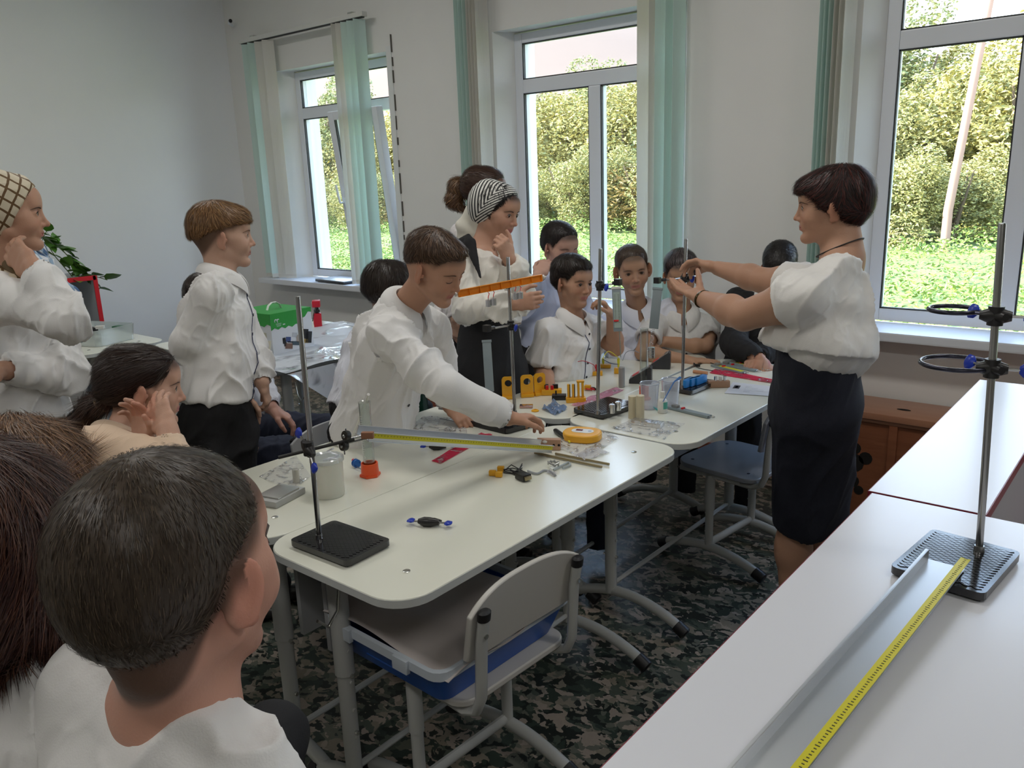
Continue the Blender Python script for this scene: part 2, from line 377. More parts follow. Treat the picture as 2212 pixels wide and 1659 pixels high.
# ---------------------------------------------------------------- outside
grassy = M('meadow', (.12, .17, .05), .9, noise=(1.1, .6, (.20, .26, .08)), bump=(3, .5))
def gz_(x, y):
    return -.35+max(0., (y-4.6))*.048+.10*math.sin(x*.35)*min(1, max(0, (y-6)/6))
g = MB(); g.grid(lambda u, v: (-60+90*u, 4.55+44*v, gz_(-60+90*u, 4.55+44*v)), 60, 40, 0)
tag(obj('meadow_ground', g, grassy), 'sunlit green meadow sloping up outside the windows', 'meadow', kind='structure')
def hillz(x):
    return (44+14*math.sin((x+470)/150.)+5*math.sin(x/47.))*(1-.62*min(1, max(0, (x+150)/110)))
g = MB(); g.grid(lambda u, v: (-700+1000*u, 60+240*v, 0.+hillz(-700+1000*u)*(math.sin(v*math.pi/2)**1.3)), 50, 16, 0)
tag(obj('hill', g, M('dry_hill', (.135, .092, .066), .95, noise=(.02, .5, (.155, .108, .080)))), 'dry pale brown hill rising behind the trees', 'hill', kind='structure')
leaf_mats = [mat_attr('foliage', .6)]
def set_cols(o, cols):
    me = o.data; a = me.color_attributes.new('Col', 'FLOAT_COLOR', 'POINT')
    c = np.ones((len(me.vertices), 4), np.float32); c[:, :3] = cols; a.data.foreach_set('color', c.ravel())
def leafcloud(centres, size, cols, seed, droop=.3):
    rs = np.random.RandomState(seed); n = len(centres)
    a = rs.normal(size=(n, 3)); a[:, 2] *= .5; a /= np.linalg.norm(a, axis=1, keepdims=True)
    b_ = rs.normal(size=(n, 3)); b_ -= a*np.sum(a*b_, 1, keepdims=True); b_ /= np.linalg.norm(b_, axis=1, keepdims=True)
    s = size*rs.uniform(.6, 1.3, (n, 1)); nn_ = np.cross(a, b_)*s*.22
    P = np.stack([centres-a*s, centres-b_*s*.45+nn_, centres+a*s, centres+b_*s*.45+nn_], 1).reshape(-1, 3)
    F = np.arange(4*n).reshape(n, 4)
    me = bpy.data.meshes.new('leaves'); me.from_pydata(P.tolist(), [], F.tolist()); me.update()
    return me, np.repeat(cols, 4, axis=0)
def crown_mesh(seed, n, rx, rz, base):
    rs = np.random.RandomState(seed)
    nb = 26; B = rs.normal(size=(nb, 3)); B /= np.linalg.norm(B, axis=1, keepdims=True); B *= rs.uniform(.35, .9, (nb, 1))
    B = B*np.array([rx, rx, rz]); B[:, 2] += rz*.98
    r = rs.uniform(.28, .5, nb)*rx; k = rs.randint(0, nb, n)
    d = rs.normal(size=(n, 3)); d /= np.linalg.norm(d, axis=1, keepdims=True)
    C_ = B[k]+d*(r[k]*rs.uniform(.75, 1.05, n))[:, None]
    C_[:, 2] = np.maximum(C_[:, 2], .1)
    t = rs.uniform(0, 1, (n, 1)); col = np.array(base)*(1-t)+np.array((base[0]*1.65+.05, base[1]*1.42+.02, base[2]*1.2))*t
    col *= rs.uniform(.7, 1.15, (n, 1))
    return C_, col
TREES = []
def tree_variant(seed, base, rx, rz, n=17000):
    C_, col = crown_mesh(seed, n, rx, rz, base); me, cc = leafcloud(C_, .062, col, seed)
    me.materials.append(leaf_mats[0]); a = me.color_attributes.new('Col', 'FLOAT_COLOR', 'POINT')
    c = np.ones((len(me.vertices), 4), np.float32); c[:, :3] = cc; a.data.foreach_set('color', c.ravel())
    t = MB(); rs = random.Random(seed)
    for q in range(4):
        x, y = rs.uniform(-.5, .5), rs.uniform(-.5, .5)
        t.tube([(x*.5, y*.5, -.4), (x, y, rz*.5), (x*2.2, y*2.2, rz*1.4)], [.09, .06, .02], 7)
    tm = bpy.data.meshes.new('trunk'); tm.from_pydata(t.v, [], t.f); tm.materials.append(M('bark', (.14, .10, .07), .9)); tm.update()
    return me, tm
TV = [tree_variant(3, (.25, .27, .11), 1.9, 2.2), tree_variant(5, (.19, .235, .10), 1.7, 2.5), tree_variant(8, (.27, .275, .10), 1.8, 1.9), tree_variant(9, (.17, .13, .045), 1.5, 1.1, 8000)]  # leaf colours made paler to stand in for haze
rs_ = random.Random(4)
names_ = ['yellowish green leafy tree in the dense tree line across the meadow', 'dark green taller tree in the dense tree line across the meadow', 'golden yellow leafy tree in the dense tree line across the meadow', 'reddish dry shrub at the foot of the tree line']
for i, x in enumerate(np.arange(-42, 9, 2.15)):
    for row in range(2):
        v = rs_.choice([0, 1, 2]); y = 19+row*3.2+rs_.uniform(-.9, .9); xx = x+rs_.uniform(-.6, .6)+row
        s = rs_.uniform(.85, 1.1)*(.93 if row == 0 else 1.0)
        t = thing('leafy_tree', names_[v], 'tree', (xx, y, gz_(xx, y)-.1), rs_.uniform(0, 6), 'trees across the meadow, '+['yellow green', 'dark green', 'golden'][v]); t.scale = (s, s, s*1.05)
        for nm, me in (('crown', TV[v][0]), ('trunk', TV[v][1])):
            o = bpy.data.objects.new(nm, me); COL.objects.link(o); o.parent = t
    for j in range(2):
        v = 3 if (i+j) % 4 == 0 else 0
        xx = x+rs_.uniform(-.5, .5)+j; y = 16.4+rs_.uniform(-.6, .6)
        t = thing('shrub', ['low green shrub at the foot of the tree line', '', '', names_[3]][v], 'shrub', (xx, y, gz_(xx, y)-.1), rs_.uniform(0, 6), 'dry shrubs before the trees' if v else 'green shrubs before the trees'); s = rs_.uniform(.55, .85)*(1 if v else .62); t.scale = (s*1.3, s, s)
        for nm, me in (('foliage', TV[v][0]), ('stem', TV[v][1])):
            o = bpy.data.objects.new(nm, me); COL.objects.link(o); o.parent = t
# weeds of the meadow
rs = np.random.RandomState(2); n = 90000
yy = 4.9+13*rs.uniform(0, 1, n)**1.5; xx = -(yy*1.75+1)+rs.uniform(0, 1, n)*(yy*1.9+4)
mound = .26*vnoise(np.stack([xx*.9, yy*.9, xx*0], 1))+.16*vnoise(np.stack([xx*2.6, yy*2.6, xx*0+3], 1))
zz = np.array([gz_(a, b_) for a, b_ in zip(xx, yy)])+mound*rs.uniform(.55, 1.15, n)*(1.1+.02*yy)
t = rs.uniform(0, 1, (n, 1)); col = np.array((.12, .20, .035))*(1-t)+np.array((.29, .36, .08))*t
dry = (vnoise(np.stack([xx*.5+9, yy*.5, xx*0], 1)) > .72)[:, None]; col = np.where(dry, np.array((.34, .27, .14))*(.6+.6*t), col)
me, cc = leafcloud(np.stack([xx, yy, zz], 1), .036, col, 11); me.materials.append(leaf_mats[0])
wd = bpy.data.objects.new('meadow_weeds', me); COL.objects.link(wd); set_cols(wd, cc); tag(wd, 'bright green weeds and nettles covering the meadow', 'weeds', kind='stuff')
# leaning pole
pb = on_y(2048, 455, 15.5); ptop = on_y(2150, -60, 15.5)
pl = MB().tube([(pb[0], pb[1], gz_(pb[0], pb[1])), pb, ptop, ptop+(ptop-pb)*.1], [.08, .075, .06, .055], 12)
pole = obj('utility_pole', pl, M('pole_wood', (.36, .22, .17), .8, bump=((20, 20, 2), .5))); rebase(pole, (pb[0], pb[1], gz_(pb[0], pb[1])))
tag(pole, 'leaning pinkish wooden pole rising from the meadow before the trees', 'pole')
wm = M('wire_grey', (.3, .3, .32), .5)
wr = MB().tube([ptop+V(0, 0, -.3), ptop+V(-4, 1, -.7), ptop+V(-10, 3, -.5)], .009, 5); tag(rebase(obj('overhead_wire', wr, wm), ptop), 'thin overhead wire running from the leaning pole', 'wire')
# ---------------------------------------------------------------- furniture
lam_top = M('desk_laminate', (.80, .805, .70), .22, coat=.25)
lam_cool = M('bench_laminate', (.72, .73, .78), .3, coat=.2)  # white laminate tinted with the bluish window light that falls on the benches
lam_edge = M('desk_edge', (.60, .62, .60), .45)
red_edge = M('dark_red_edge', (.20, .015, .03), .4)
steel_grey = M('grey_enamel_tube', (.50, .51, .49), .32)
cap_m = M('black_plastic_cap', (.012, .012, .014), .45)
panel_m = M('grey_panel', (.40, .41, .42), .5)
seat_m = M('seat_laminate', (.50, .51, .52), .32)
zinc = M('zinc_screw', (.62, .62, .58), .25, 1.)
TT = .76
def screw(mb, x, y, z): mb.lathe([(0, 0), (.009, 0), (.009, .0012), (.007, .002), (0, .002)], (x, y, z), 14)
def foot(root, x0, x1, y, zc=.10, cx=0.):
    """arched floor tube with two black end caps"""
    f = MB(); n = 14; pts = []
    for k in range(n+1):
        t = k/n; x = x0+(x1-x0)*t; pts.append((x, y, .032+(zc-.032)*math.sin(math.pi*t)**.8))
    f.tube(pts, .0185, 12, flat=(1, 1.0)); obj('foot_tube', f, steel_grey, root)
    for a, b_ in ((pts[0], pts[1]), (pts[-1], pts[-2])):
        a = np.array(a); d = nrm(np.array(a)-np.array(b_)); c = MB(); c.tube([a-d*.030, a+d*.012, a+d*.016], [.0235, .0235, .018], 14); obj('foot_cap', c, cap_m, root)
def desk(cx, cy, rz, label, mirror=1, L=1.2, Wd=.5, foot_holder=False):
    r = thing('school_desk', label, 'desk', (cx, cy, 0), rz)
    t = MB(); t.prism(rrect(Wd, L, .09, 8), TT-.022, TT-.0008); obj('desk_top', t, lam_top, r, bevel=.0015)
    e = MB(); e.prism(rrect(Wd+.002, L+.002, .091, 8), TT-.021, TT-.003); obj('edge_band', e, lam_edge, r)
    xo = -.12*mirror
    for y in (-L/2+.12, L/2-.12):
        for x in (-Wd/2+.11, Wd/2-.11): s = MB(); screw(s, x, y, TT-.0008); obj('screw', s, zinc, r)
    for y in (-L/2+.12, L/2-.12):
        u = MB(); u.tube([(xo, y, .09), (xo, y, .42)], .0215, 14); u.tube([(xo, y, .40), (xo, y, TT-.04)], .0255, 14)
        for z in (.22, .30, .38, .47): u.cyl((xo+.026*mirror, y, z), (xo+.019*mirror, y, z), .005, n=8)
        u.box((0, y, TT-.037), (Wd-.1, .03, .03)); obj('leg', u, steel_grey, r)
        foot(r, xo-.17, xo+.30 if mirror > 0 else xo+.17, y) if mirror > 0 else foot(r, xo-.30, xo+.17, y)
        for z in (.235, .40): b_ = MB(); b_.cyl((xo-.03, y, z), (xo+.03, y, z), .0055, n=8); obj('bolt', b_, zinc, r)
    p = MB(); p.box((-mirror*.19, 0, TT-.19), (.016, L-.26, .28), bev=.002); obj('modesty_panel', p, panel_m, r)
    c = MB(); c.tube([(xo, -L/2+.12, .115), (xo, L/2-.12, .115)], .009, 8); obj('stretcher', c, steel_grey, r)
    h = MB(); h.tube([(xo+.035*mirror, -L/2+.10, .66), (xo+.035*mirror, -L/2+.09, .60), (xo+.035*mirror, -L/2+.06, .57), (xo+.035*mirror, -L/2+.03, .60)], .004, 8); obj('bag_hook', h, zinc, r)
    return r
desk(-1.39, 1.58, 0, 'near right white school desk of the four, with the black stand on its corner', 1)
desk(-1.893, 1.585, 0, 'near left white school desk, carrying the big white tub and orange-footed cylinder', -1)
desk(-1.375, 2.795, math.radians(-1.0), 'far right white school desk beside the teacher, with beakers and spring scales on it', 1)
desk(-1.882, 2.80, math.radians(1.3), 'far left white school desk before the seated boys, with yellow wired blocks', -1)
desk(-3.8, 2.36, math.radians(90), 'white school desk by the wall carrying the green box, nearer of that pair', 1)
desk(-3.8, 2.87, math.radians(90), 'white school desk below the first window, covered with crumpled clear film', -1)
desk(-5.05, 2.0, math.radians(90), 'white school desk at the left wall, seen between the girls, with a tub on it', 1)
def chair(x, y, rz, label, seatmat, group=None):
    """local +x points to the backrest"""
    r = thing('school_chair', label, 'chair', (x, y, 0), rz); SZ = .432
    s = MB(); s.prism(rrect(.38, .39, [.05, .09, .09, .05], 6), SZ-.018, SZ); obj('seat', s, seatmat, r, bevel=.004)
    k = MB()
    for a in (-.13, .13):
        for b_ in (-.13, .13): k.lathe([(0, 0), (.007, 0), (.006, .0015), (0, .0015)], (a, b_, SZ), 12)
    obj('seat_rivets', k, M('rivet_dark', (.05, .06, .10), .4), r)
    b_ = MB()
    def f(u, v):
        a = (u-.5)*2; zt = .715-.045*abs(a)**3.2; zb = .535+.02*abs(a)**3; z = zb+(zt-zb)*v
        return (.205+.035*(z-.5)/.2-.018*(1-a*a)+.0, a*.195, z)
    b_.grid(f, 20, 6, .014); obj('backrest', b_, seatmat, r, bevel=.003)
    for sy in (-1, 1):
        p = MB(); y0 = sy*.165
        pts = [(-.12, y0*.9, SZ-.035), (.10, y0*.97, SZ-.035), (.17, y0, SZ-.035), (.205, y0, SZ-.02), (.222, y0, SZ+.02), (.226, y0, SZ+.08), (.232, y0, SZ+.17), (.245, y0, SZ+.24)]
        p.tube(pts, .013, 12, flat=(1.25, .9)); obj('back_post', p, steel_grey, r)
        c = MB(); c.tube([pts[-2], pts[-1], np.array(pts[-1])+V(.002, 0, .012)], [.0145, .0165, .011], 12); 
        c = MB(); q = np.array(pts[-1]); c.tube([q+V(-.002, 0, -.012), q+V(.001, 0, .008), q+V(.001, 0, .013)], [.0145, .0145, .009], 12, flat=(1.2, .9)); obj('post_cap', c, cap_m, r)
        w_ = MB(); w_.cyl((.250, y0, .62), (.226, y0, .62), .006, n=10); obj('screw', w_, zinc, r)
        u = MB(); u.tube([(-.02, y0, .08), (-.02, y0, .27)], .0165, 12); u.tube([(-.02, y0, .25), (-.02, y0, SZ-.03)], .020, 12)
        for z in (.15, .19, .23): u.cyl((-.04, y0, z), (-.03, y0, z), .004, n=8)
        u.box((-.02, y0, SZ-.028), (.28, .026, .02)); obj('leg', u, steel_grey, r)
        foot(r, -.25, .22, y0, .085)
    c = MB(); c.tube([(-.02, -.165, .10), (-.02, .165, .10)], .012, 10, flat=(1, 1.4)); obj('stretcher', c, steel_grey, r)
    return r
chair_a = chair(-1.325, 1.35, math.radians(-3), 'grey school chair pushed under the near desk with the blue tray on its seat', M('seat_cream_grey', (.60, .58, .54), .4))
chair(-1.345, 3.035, math.radians(-7), 'empty school chair standing in front of the teacher, bluish reflection in its seat colour', M('seat_blue_reflection', (.34, .36, .40), .3))  # the blue of the reflection is painted into the seat colour
_c = at(800, 880, 2.98)
chair(_c[0], _c[1], math.radians(184), 'grey school chair under the boy with dark hair behind the leaning boy', seat_m)
chair(-2.28, 2.83, math.radians(182), 'grey school chair under the boy in short sleeves at the far table', seat_m)
# blue tray with sheet on the near chair
blue_tray = M('blue_plastic', (.005, .10, .48), .3); milky = M('milky_plastic', (.58, .64, .70), .35)
tr = thing('storage_tray', 'shallow blue plastic tray with a milky rim on the grey chair seat', 'tray', (-1.36, 1.335, .4335), math.radians(-2))
t = MB(); a = rrect(.36, .40, .03, 4); b_ = rrect(.42, .47, .035, 4); n = len(a)
vs = [(x, y, 0) for x, y in a]+[(x, y, .085) for x, y in b_]+[(x*.985, y*.985, .085) for x, y in b_]+[(x*.975, y*.975, .006) for x, y in a]
fs = [tuple(range(n-1, -1, -1)), tuple(range(3*n, 4*n))]+[(k+q*n, (k+1) % n+q*n, (k+1) % n+(q+1)*n, k+(q+1)*n) for q in range(3) for k in range(n)]
t.add(vs, fs); t.box((0, -.205, .05), (.16, .02, .04), bev=.004); obj('tray_body', t, blue_tray, tr)
t = MB(); c = rrect(.435, .485, .04, 4); d = rrect(.41, .46, .035, 4)
vs = [(x, y, .082) for x, y in c]+[(x, y, .104) for x, y in c]+[(x, y, .104) for x, y in d]+[(x, y, .082) for x, y in d]
fs = [(k+q*n, (k+1) % n+q*n, (k+1) % n+((q+1) % 4)*n, k+((q+1) % 4)*n) for q in range(4) for k in range(n)]
t.add(vs, fs)
for x in (-.12, .09): t.box((x, -.245, .088), (.05, .012, .034), bev=.002)
obj('tray_rim', t, milky, tr)
sh = MB(); sh.grid(lambda u, v: (-1.585+.44*u+.02*v, 1.105+.42*v, .545+.016*math.sin(u*5+v*3)+.012*math.sin(v*9)-.012*u), 20, 20, .0015)
o = obj('paper_sheet', sh, M('grey_film_sheet', (.55, .50, .48), .5, bump=(12, .4))); rebase(o, (-1.36, 1.32, .54)); tag(o, 'large wrinkled greyish paper sheet lying over the blue tray', 'paper')
# right-hand benches, taller than the desks
BT = .90
def bench(x0, x1, y0, y1, label, extra=False):
    r = thing('work_bench', label, 'bench', ((x0+x1)/2, (y0+y1)/2, 0)); w_, l = x1-x0, y1-y0
    t = MB(); t.box((0, 0, BT-.012), (w_-.004, l-.004, .0235)); obj('bench_top', t, lam_cool, r, smooth=False)
    e = MB(); e.box((0, 0, BT-.013), (w_, l, .024)); obj('edge_band', e, red_edge, r, smooth=False)
    p = MB(); p.box((w_/2-.012 if extra else 0, 0, BT-.14), (.018, l-.06, .22)); obj('apron', p, panel_m, r, smooth=False)
    for sx_ in (-1, 1):
        for sy in (-1, 1):
            q = MB(); q.box((sx_*(w_/2-.05), sy*(l/2-.05), (BT-.026)/2), (.03, .03, BT-.026), bev=.003); obj('leg', q, steel_grey, r)
    return r
bench(-.473, .40, .10, 1.773, 'wide white bench with dark red edge in the right foreground')
bench(-.483, -.252, 1.780, 2.955, 'narrow white bench with dark red edge running towards the window on the right', True)
b = MB(); b.box((0, 0, .55), (.34, 1.3, .03), bev=.004)
for y in (-.5, .5): b.box((0, y, .2675), (.28, .03, .535))
o = obj('low_bench', b, M('red_brown_paint', (.36, .14, .10), .35)); o.location = (-.03, 2.50, 0); tag(o, 'reddish brown low bench behind the narrow white bench at the right edge', 'bench')
# wooden radiator cover below the third window
wood = M('brown_varnished_wood', (.20, .065, .028), .4, noise=((3, 3, 22), .7, (.30, .11, .05)), bump=((6, 6, 60), .15))
woodt = M('brown_varnished_top', (.36, .16, .09), .3, noise=((3, 22, 3), .7, (.44, .22, .13)))
hole = M('dark_hole', (.01, .008, .006), .9)
rc = thing('radiator_cover', 'carved brown wooden radiator cover below the third window', 'radiator cover', (-.45, 3.85, 0))
b = MB(); b.box((0, -.01, .50), (1.66, .29, .03), bev=.006); b.box((0, -.005, .475), (1.62, .27, .02), bev=.004); obj('top_board', b, woodt, rc)
b = MB(); b.box((0, -.12, .235), (1.58, .02, .46)); 
for x in (-.79, -.47, -.15, .17, .49, .79): b.box((x, -.135, .235), (.035, .012, .46), bev=.002)
for x in (-.785, .785): b.box((x, 0.0, .235), (.02, .24, .46))
obj('front_board', b, wood, rc)
circ = [(math.cos(q*.5236), math.sin(q*.5236)) for q in range(12)]
for i in range(7):
    b = MB(); b.prism([(x*.03, y*.013) for x, y in circ], .0, .001); o = obj('carved_opening', b, hole, rc); o.location = (-.66+i*.2, (.04 if i % 2 else 0)-.07, .5152)
for x in (-.63, -.31, .01, .33, .65):
    for dx, dz, rr in ((0, 0, .045), (-.05, .03, .03), (.05, .03, .03), (0, .07, .028), (0, -.09, .03), (-.03, -.13, .022), (.03, -.13, .022)):
        b = MB(); b.prism([(rr*p, rr*q) for p, q in circ], 0, .0015, M3=rotx(math.pi/2)); o = obj('carved_opening', b, hole, rc); o.location = (x+dx, -.1302, .26+dz)
# skirting
sk = M('skirting_red_brown', (.30, .09, .055), .45)
struct('baseboard_front', MB().box(((WX-1.3)/2, WY-.012, .06), (abs(WX)-1.3, .024, .12)), sk)
struct('baseboard_left', MB().box((WX+.012, .25, .06), (.024, 7.4, .12)), sk)
# camera-like bracket in the corner
cb = on_y(497, 47, 3.93)
t = thing('wall_sensor', 'small white sensor with a dark tip high in the corner', 'sensor', cb)
b = MB(); b.tube([V(-.06, .06, -.02), V(-.01, 0, -.01), V(.01, -.005, .0)], [.006, .012, .016], 12); obj('bracket', b, pvc, t)
b = MB(); b.ball((.022, -.01, .003), .014, 12); obj('dark_tip', b, cap_m, t)
# red edged shelf unit at the left wall
su = thing('shelf_unit', 'low grey shelf unit with red edges by the left wall', 'shelf', (-5.85, 2.05, 0))
tp = on_x(197, 598, -5.6)
b = MB(); zt = tp[2]; 
b.box((0, 0, .02), (.4, .75, .03)); b.box((0, 0, zt-.012), (.4, .75, .022)); b.box((0, 0, zt*.5), (.38, .74, .02)); b.box((-.19, 0, zt/2), (.012, .74, zt-.03))
for y in (-.365, .365): b.box((0, y, zt/2), (.4, .018, zt-.03))
obj('carcass', b, M('shelf_grey', (.42, .44, .46), .5), su, smooth=False)
b = MB(); 
for y in (-.365, .365): b.box((.202, y, zt/2), (.006, .028, zt))
for z in (.015, zt*.5, zt-.012): b.box((.202, 0, z), (.006, .74, .03))
for y in (-.377, ): b.box((0, y, zt-.012), (.4, .006, .026))
obj('red_edging', b, M('bright_red_edge', (.62, .01, .02), .4), su, smooth=False)

# vertical blinds
green_b = M('mint_slat', (.78, .90, .86), .8, bump=((200, 200, 8), .2)); cream_b = M('cream_slat', (.86, .84, .79), .8, bump=((200, 200, 8), .2))
for mm_ in (green_b, cream_b):
    n = mm_.node_tree; b_ = n.nodes['Principled BSDF']; o_ = n.nodes['Material Output']
    tl = n.nodes.new('ShaderNodeBsdfTranslucent'); tl.inputs[0].default_value = b_.inputs['Base Color'].default_value
    ms = n.nodes.new('ShaderNodeMixShader'); ms.inputs[0].default_value = .45; n.links.new(b_.outputs[0], ms.inputs[1]); n.links.new(tl.outputs[0], ms.inputs[2]); n.links.new(ms.outputs[0], o_.inputs[0])
BY = 3.90
def blind(name_label, x0, x1, groups, zt=2.655, zb=.885):
    r = thing('vertical_blind', name_label, 'blind', ((x0+x1)/2, BY, zt))
    cx = (x0+x1)/2
    h = MB(); h.box((0, .0, .02), (x1-x0, .045, .03), bev=.004); obj('headrail', h, M('rail_cream', (.70, .70, .66), .5), r)
    h = MB(); h.box((0, -.0, .002), (x1-x0-.03, .02, .008)); obj('rail_slot', h, gasket, r)
    for xx in (x0+.15, x1-.15): obj('bracket', MB().box((xx-cx, .045, .045), (.05, .09, .012)), zinc, r)
    for (xa, xb, seq) in groups:
        n = len(seq)
        for k, ch in enumerate(seq):
            x = xa+(xb-xa)*(k+.5)/n-cx; ang = math.radians(38 if ch.isupper() else 74); w_ = .089; g = MB()
            def f(u, v, x=x, ang=ang):
                a = (u-.5)*w_; bow = .006*math.cos((u-.5)*math.pi); 
                return (x+a*math.cos(ang)-bow*math.sin(ang), a*math.sin(ang)+bow*math.cos(ang)-.0, -.004-(zt-zb)*v)
            g.grid(f, 5, 12, .0012)
            obj('slat', g, green_b if ch.lower() == 'g' else cream_b, r)
            wt = MB(); wt.box((x, 0, -(zt-zb)-.004), (w_*.96, .004, .03), M3=rotz(ang)); obj('slat_weight', wt, cream_b, r)
blind('mint and cream vertical blind drawn apart at the first window on the left', -5.90, -4.44, [(-5.86, -5.70, 'Gg'), (-5.70, -5.50, 'CC'), (-4.76, -4.66, 'cC'), (-4.66, -4.47, 'GGg')])
blind('mint and cream vertical blind drawn apart at the middle window', -3.62, -2.05, [(-3.60, -3.50, 'ggg'), (-3.50, -3.40, 'cccc'), (-2.33, -2.22, 'Cc'), (-2.22, -2.09, 'Ggg')])
blind('mint and cream vertical blind drawn aside at the third window on the right', -1.42, .12, [(-1.40, -1.34, 'ggg'), (-1.34, -1.27, 'ccc')])
# ---------------------------------------------------------------- people: implicit surfaces turned into one continuous mesh
def smin(a, b, k):
    if k <= 0: return np.minimum(a, b)
    h = np.maximum(k-np.abs(a-b), 0)/k; return np.minimum(a, b)-h*h*k*.25
def smax(a, b, k): return -smin(-a, -b, k)
class Field:
    def __init__(s): s.P = []
    def _add(s, fn, lo, hi, k, sub): s.P.append((fn, np.asarray(lo, float), np.asarray(hi, float), k, sub)); return s
    def cone(s, a, b, ra, rb=None, k=.01, sub=False, cuts=()):
        a = np.asarray(a, float); b = np.asarray(b, float); rb = ra if rb is None else rb
        ab = b-a; L2 = max(ab @ ab, 1e-9); mr = max(ra, rb)
        def fn(X, Y, Z):
            x, y, z = X-a[0], Y-a[1], Z-a[2]
            t = np.clip((x*ab[0]+y*ab[1]+z*ab[2])/L2, 0, 1)
            d = np.sqrt((x-t*ab[0])**2+(y-t*ab[1])**2+(z-t*ab[2])**2)-(ra+(rb-ra)*t)
            for cp, cn in cuts: d = np.maximum(d, (X-cp[0])*cn[0]+(Y-cp[1])*cn[1]+(Z-cp[2])*cn[2])
            return d
        return s._add(fn, np.minimum(a, b)-mr, np.maximum(a, b)+mr, k, sub)
    def econe(s, a, b, wa, wb, u, k=.03, sub=False, cuts=(), cp_=.75):
        """elliptic cone: wa=(half width along u, half depth) at a, wb at b"""
        a = np.asarray(a, float); b = np.asarray(b, float); ab = b-a; L = math.sqrt(ab @ ab); ax = ab/L
        u = nrm(np.asarray(u, float)-ax*np.dot(ax, u)); v = np.cross(ax, u); mr = max(max(wa), max(wb))
        def fn(X, Y, Z):
            x, y, z = X-a[0], Y-a[1], Z-a[2]
            h = x*ax[0]+y*ax[1]+z*ax[2]; t = np.clip(h/L, 0, 1)
            pu = x*u[0]+y*u[1]+z*u[2]; pv = x*v[0]+y*v[1]+z*v[2]; e = h-t*L
            wu = wa[0]+(wb[0]-wa[0])*t; wv = wa[1]+(wb[1]-wa[1])*t; we = wv*cp_
            q = np.sqrt((pu/wu)**2+(pv/wv)**2+(e/we)**2); g = np.sqrt((pu/wu**2)**2+(pv/wv**2)**2+(e/we**2)**2)+1e-6
            d = q*(q-1)/g
            for cp, cn in cuts: d = np.maximum(d, (X-cp[0])*cn[0]+(Y-cp[1])*cn[1]+(Z-cp[2])*cn[2])
            return d
        return s._add(fn, np.minimum(a, b)-mr, np.maximum(a, b)+mr, k, sub)
    def ell(s, c, r, R=None, k=.01, sub=False):
        c = np.asarray(c, float); R = np.eye(3) if R is None else np.asarray(R, float); r = np.asarray(r if hasattr(r, '__len__') else (r, r, r), float); mr = r.max()
        ext = np.sqrt(((R*r)**2).sum(1))
        def fn(X, Y, Z):
            x, y, z = X-c[0], Y-c[1], Z-c[2]
            q = [x*R[0, i]+y*R[1, i]+z*R[2, i] for i in range(3)]
            k0 = np.sqrt(sum((q[i]/r[i])**2 for i in range(3))); k1 = np.sqrt(sum((q[i]/r[i]**2)**2 for i in range(3)))+1e-6
            return k0*(k0-1)/k1
        return s._add(fn, c-ext, c+ext, k, sub)
    def func(s, fn, lo, hi, k=.01, sub=False): return s._add(fn, lo, hi, k, sub)
    def apply(s, F, X, Y, Z, p):
        d = p[0](X, Y, Z)
        return smax(F, -d, p[3]) if p[4] else smin(F, d, p[3])
    def at(s, P):
        P = np.asarray(P, float).reshape(-1, 3); F = np.full(len(P), 1., float)
        for p in s.P: F = s.apply(F, P[:, 0], P[:, 1], P[:, 2], p)
        return F
    def mesh(s, h, pad=.028):
        lo = np.min([p[1] for p in s.P if not p[4]], 0)-pad-.02; hi = np.max([p[2] for p in s.P if not p[4]], 0)+pad+.02
        n = np.ceil((hi-lo)/h).astype(int)+1; F = np.full(n, 1., np.float32)
        ax = [(lo[i]+h*np.arange(n[i])).astype(np.float32) for i in range(3)]
        for p in s.P:
            m_ = pad+p[3]; i0 = np.clip(np.floor((p[1]-m_-lo)/h).astype(int), 0, n); i1 = np.clip(np.ceil((p[2]+m_-lo)/h).astype(int)+1, 0, n)
            if (i1 <= i0).any(): continue
            sl_ = tuple(slice(i0[q], i1[q]) for q in range(3))
            X = ax[0][sl_[0]][:, None, None]; Y = ax[1][sl_[1]][None, :, None]; Z = ax[2][sl_[2]][None, None, :]
            F[sl_] = s.apply(F[sl_], X, Y, Z, p)
        return nets(F, lo, h)
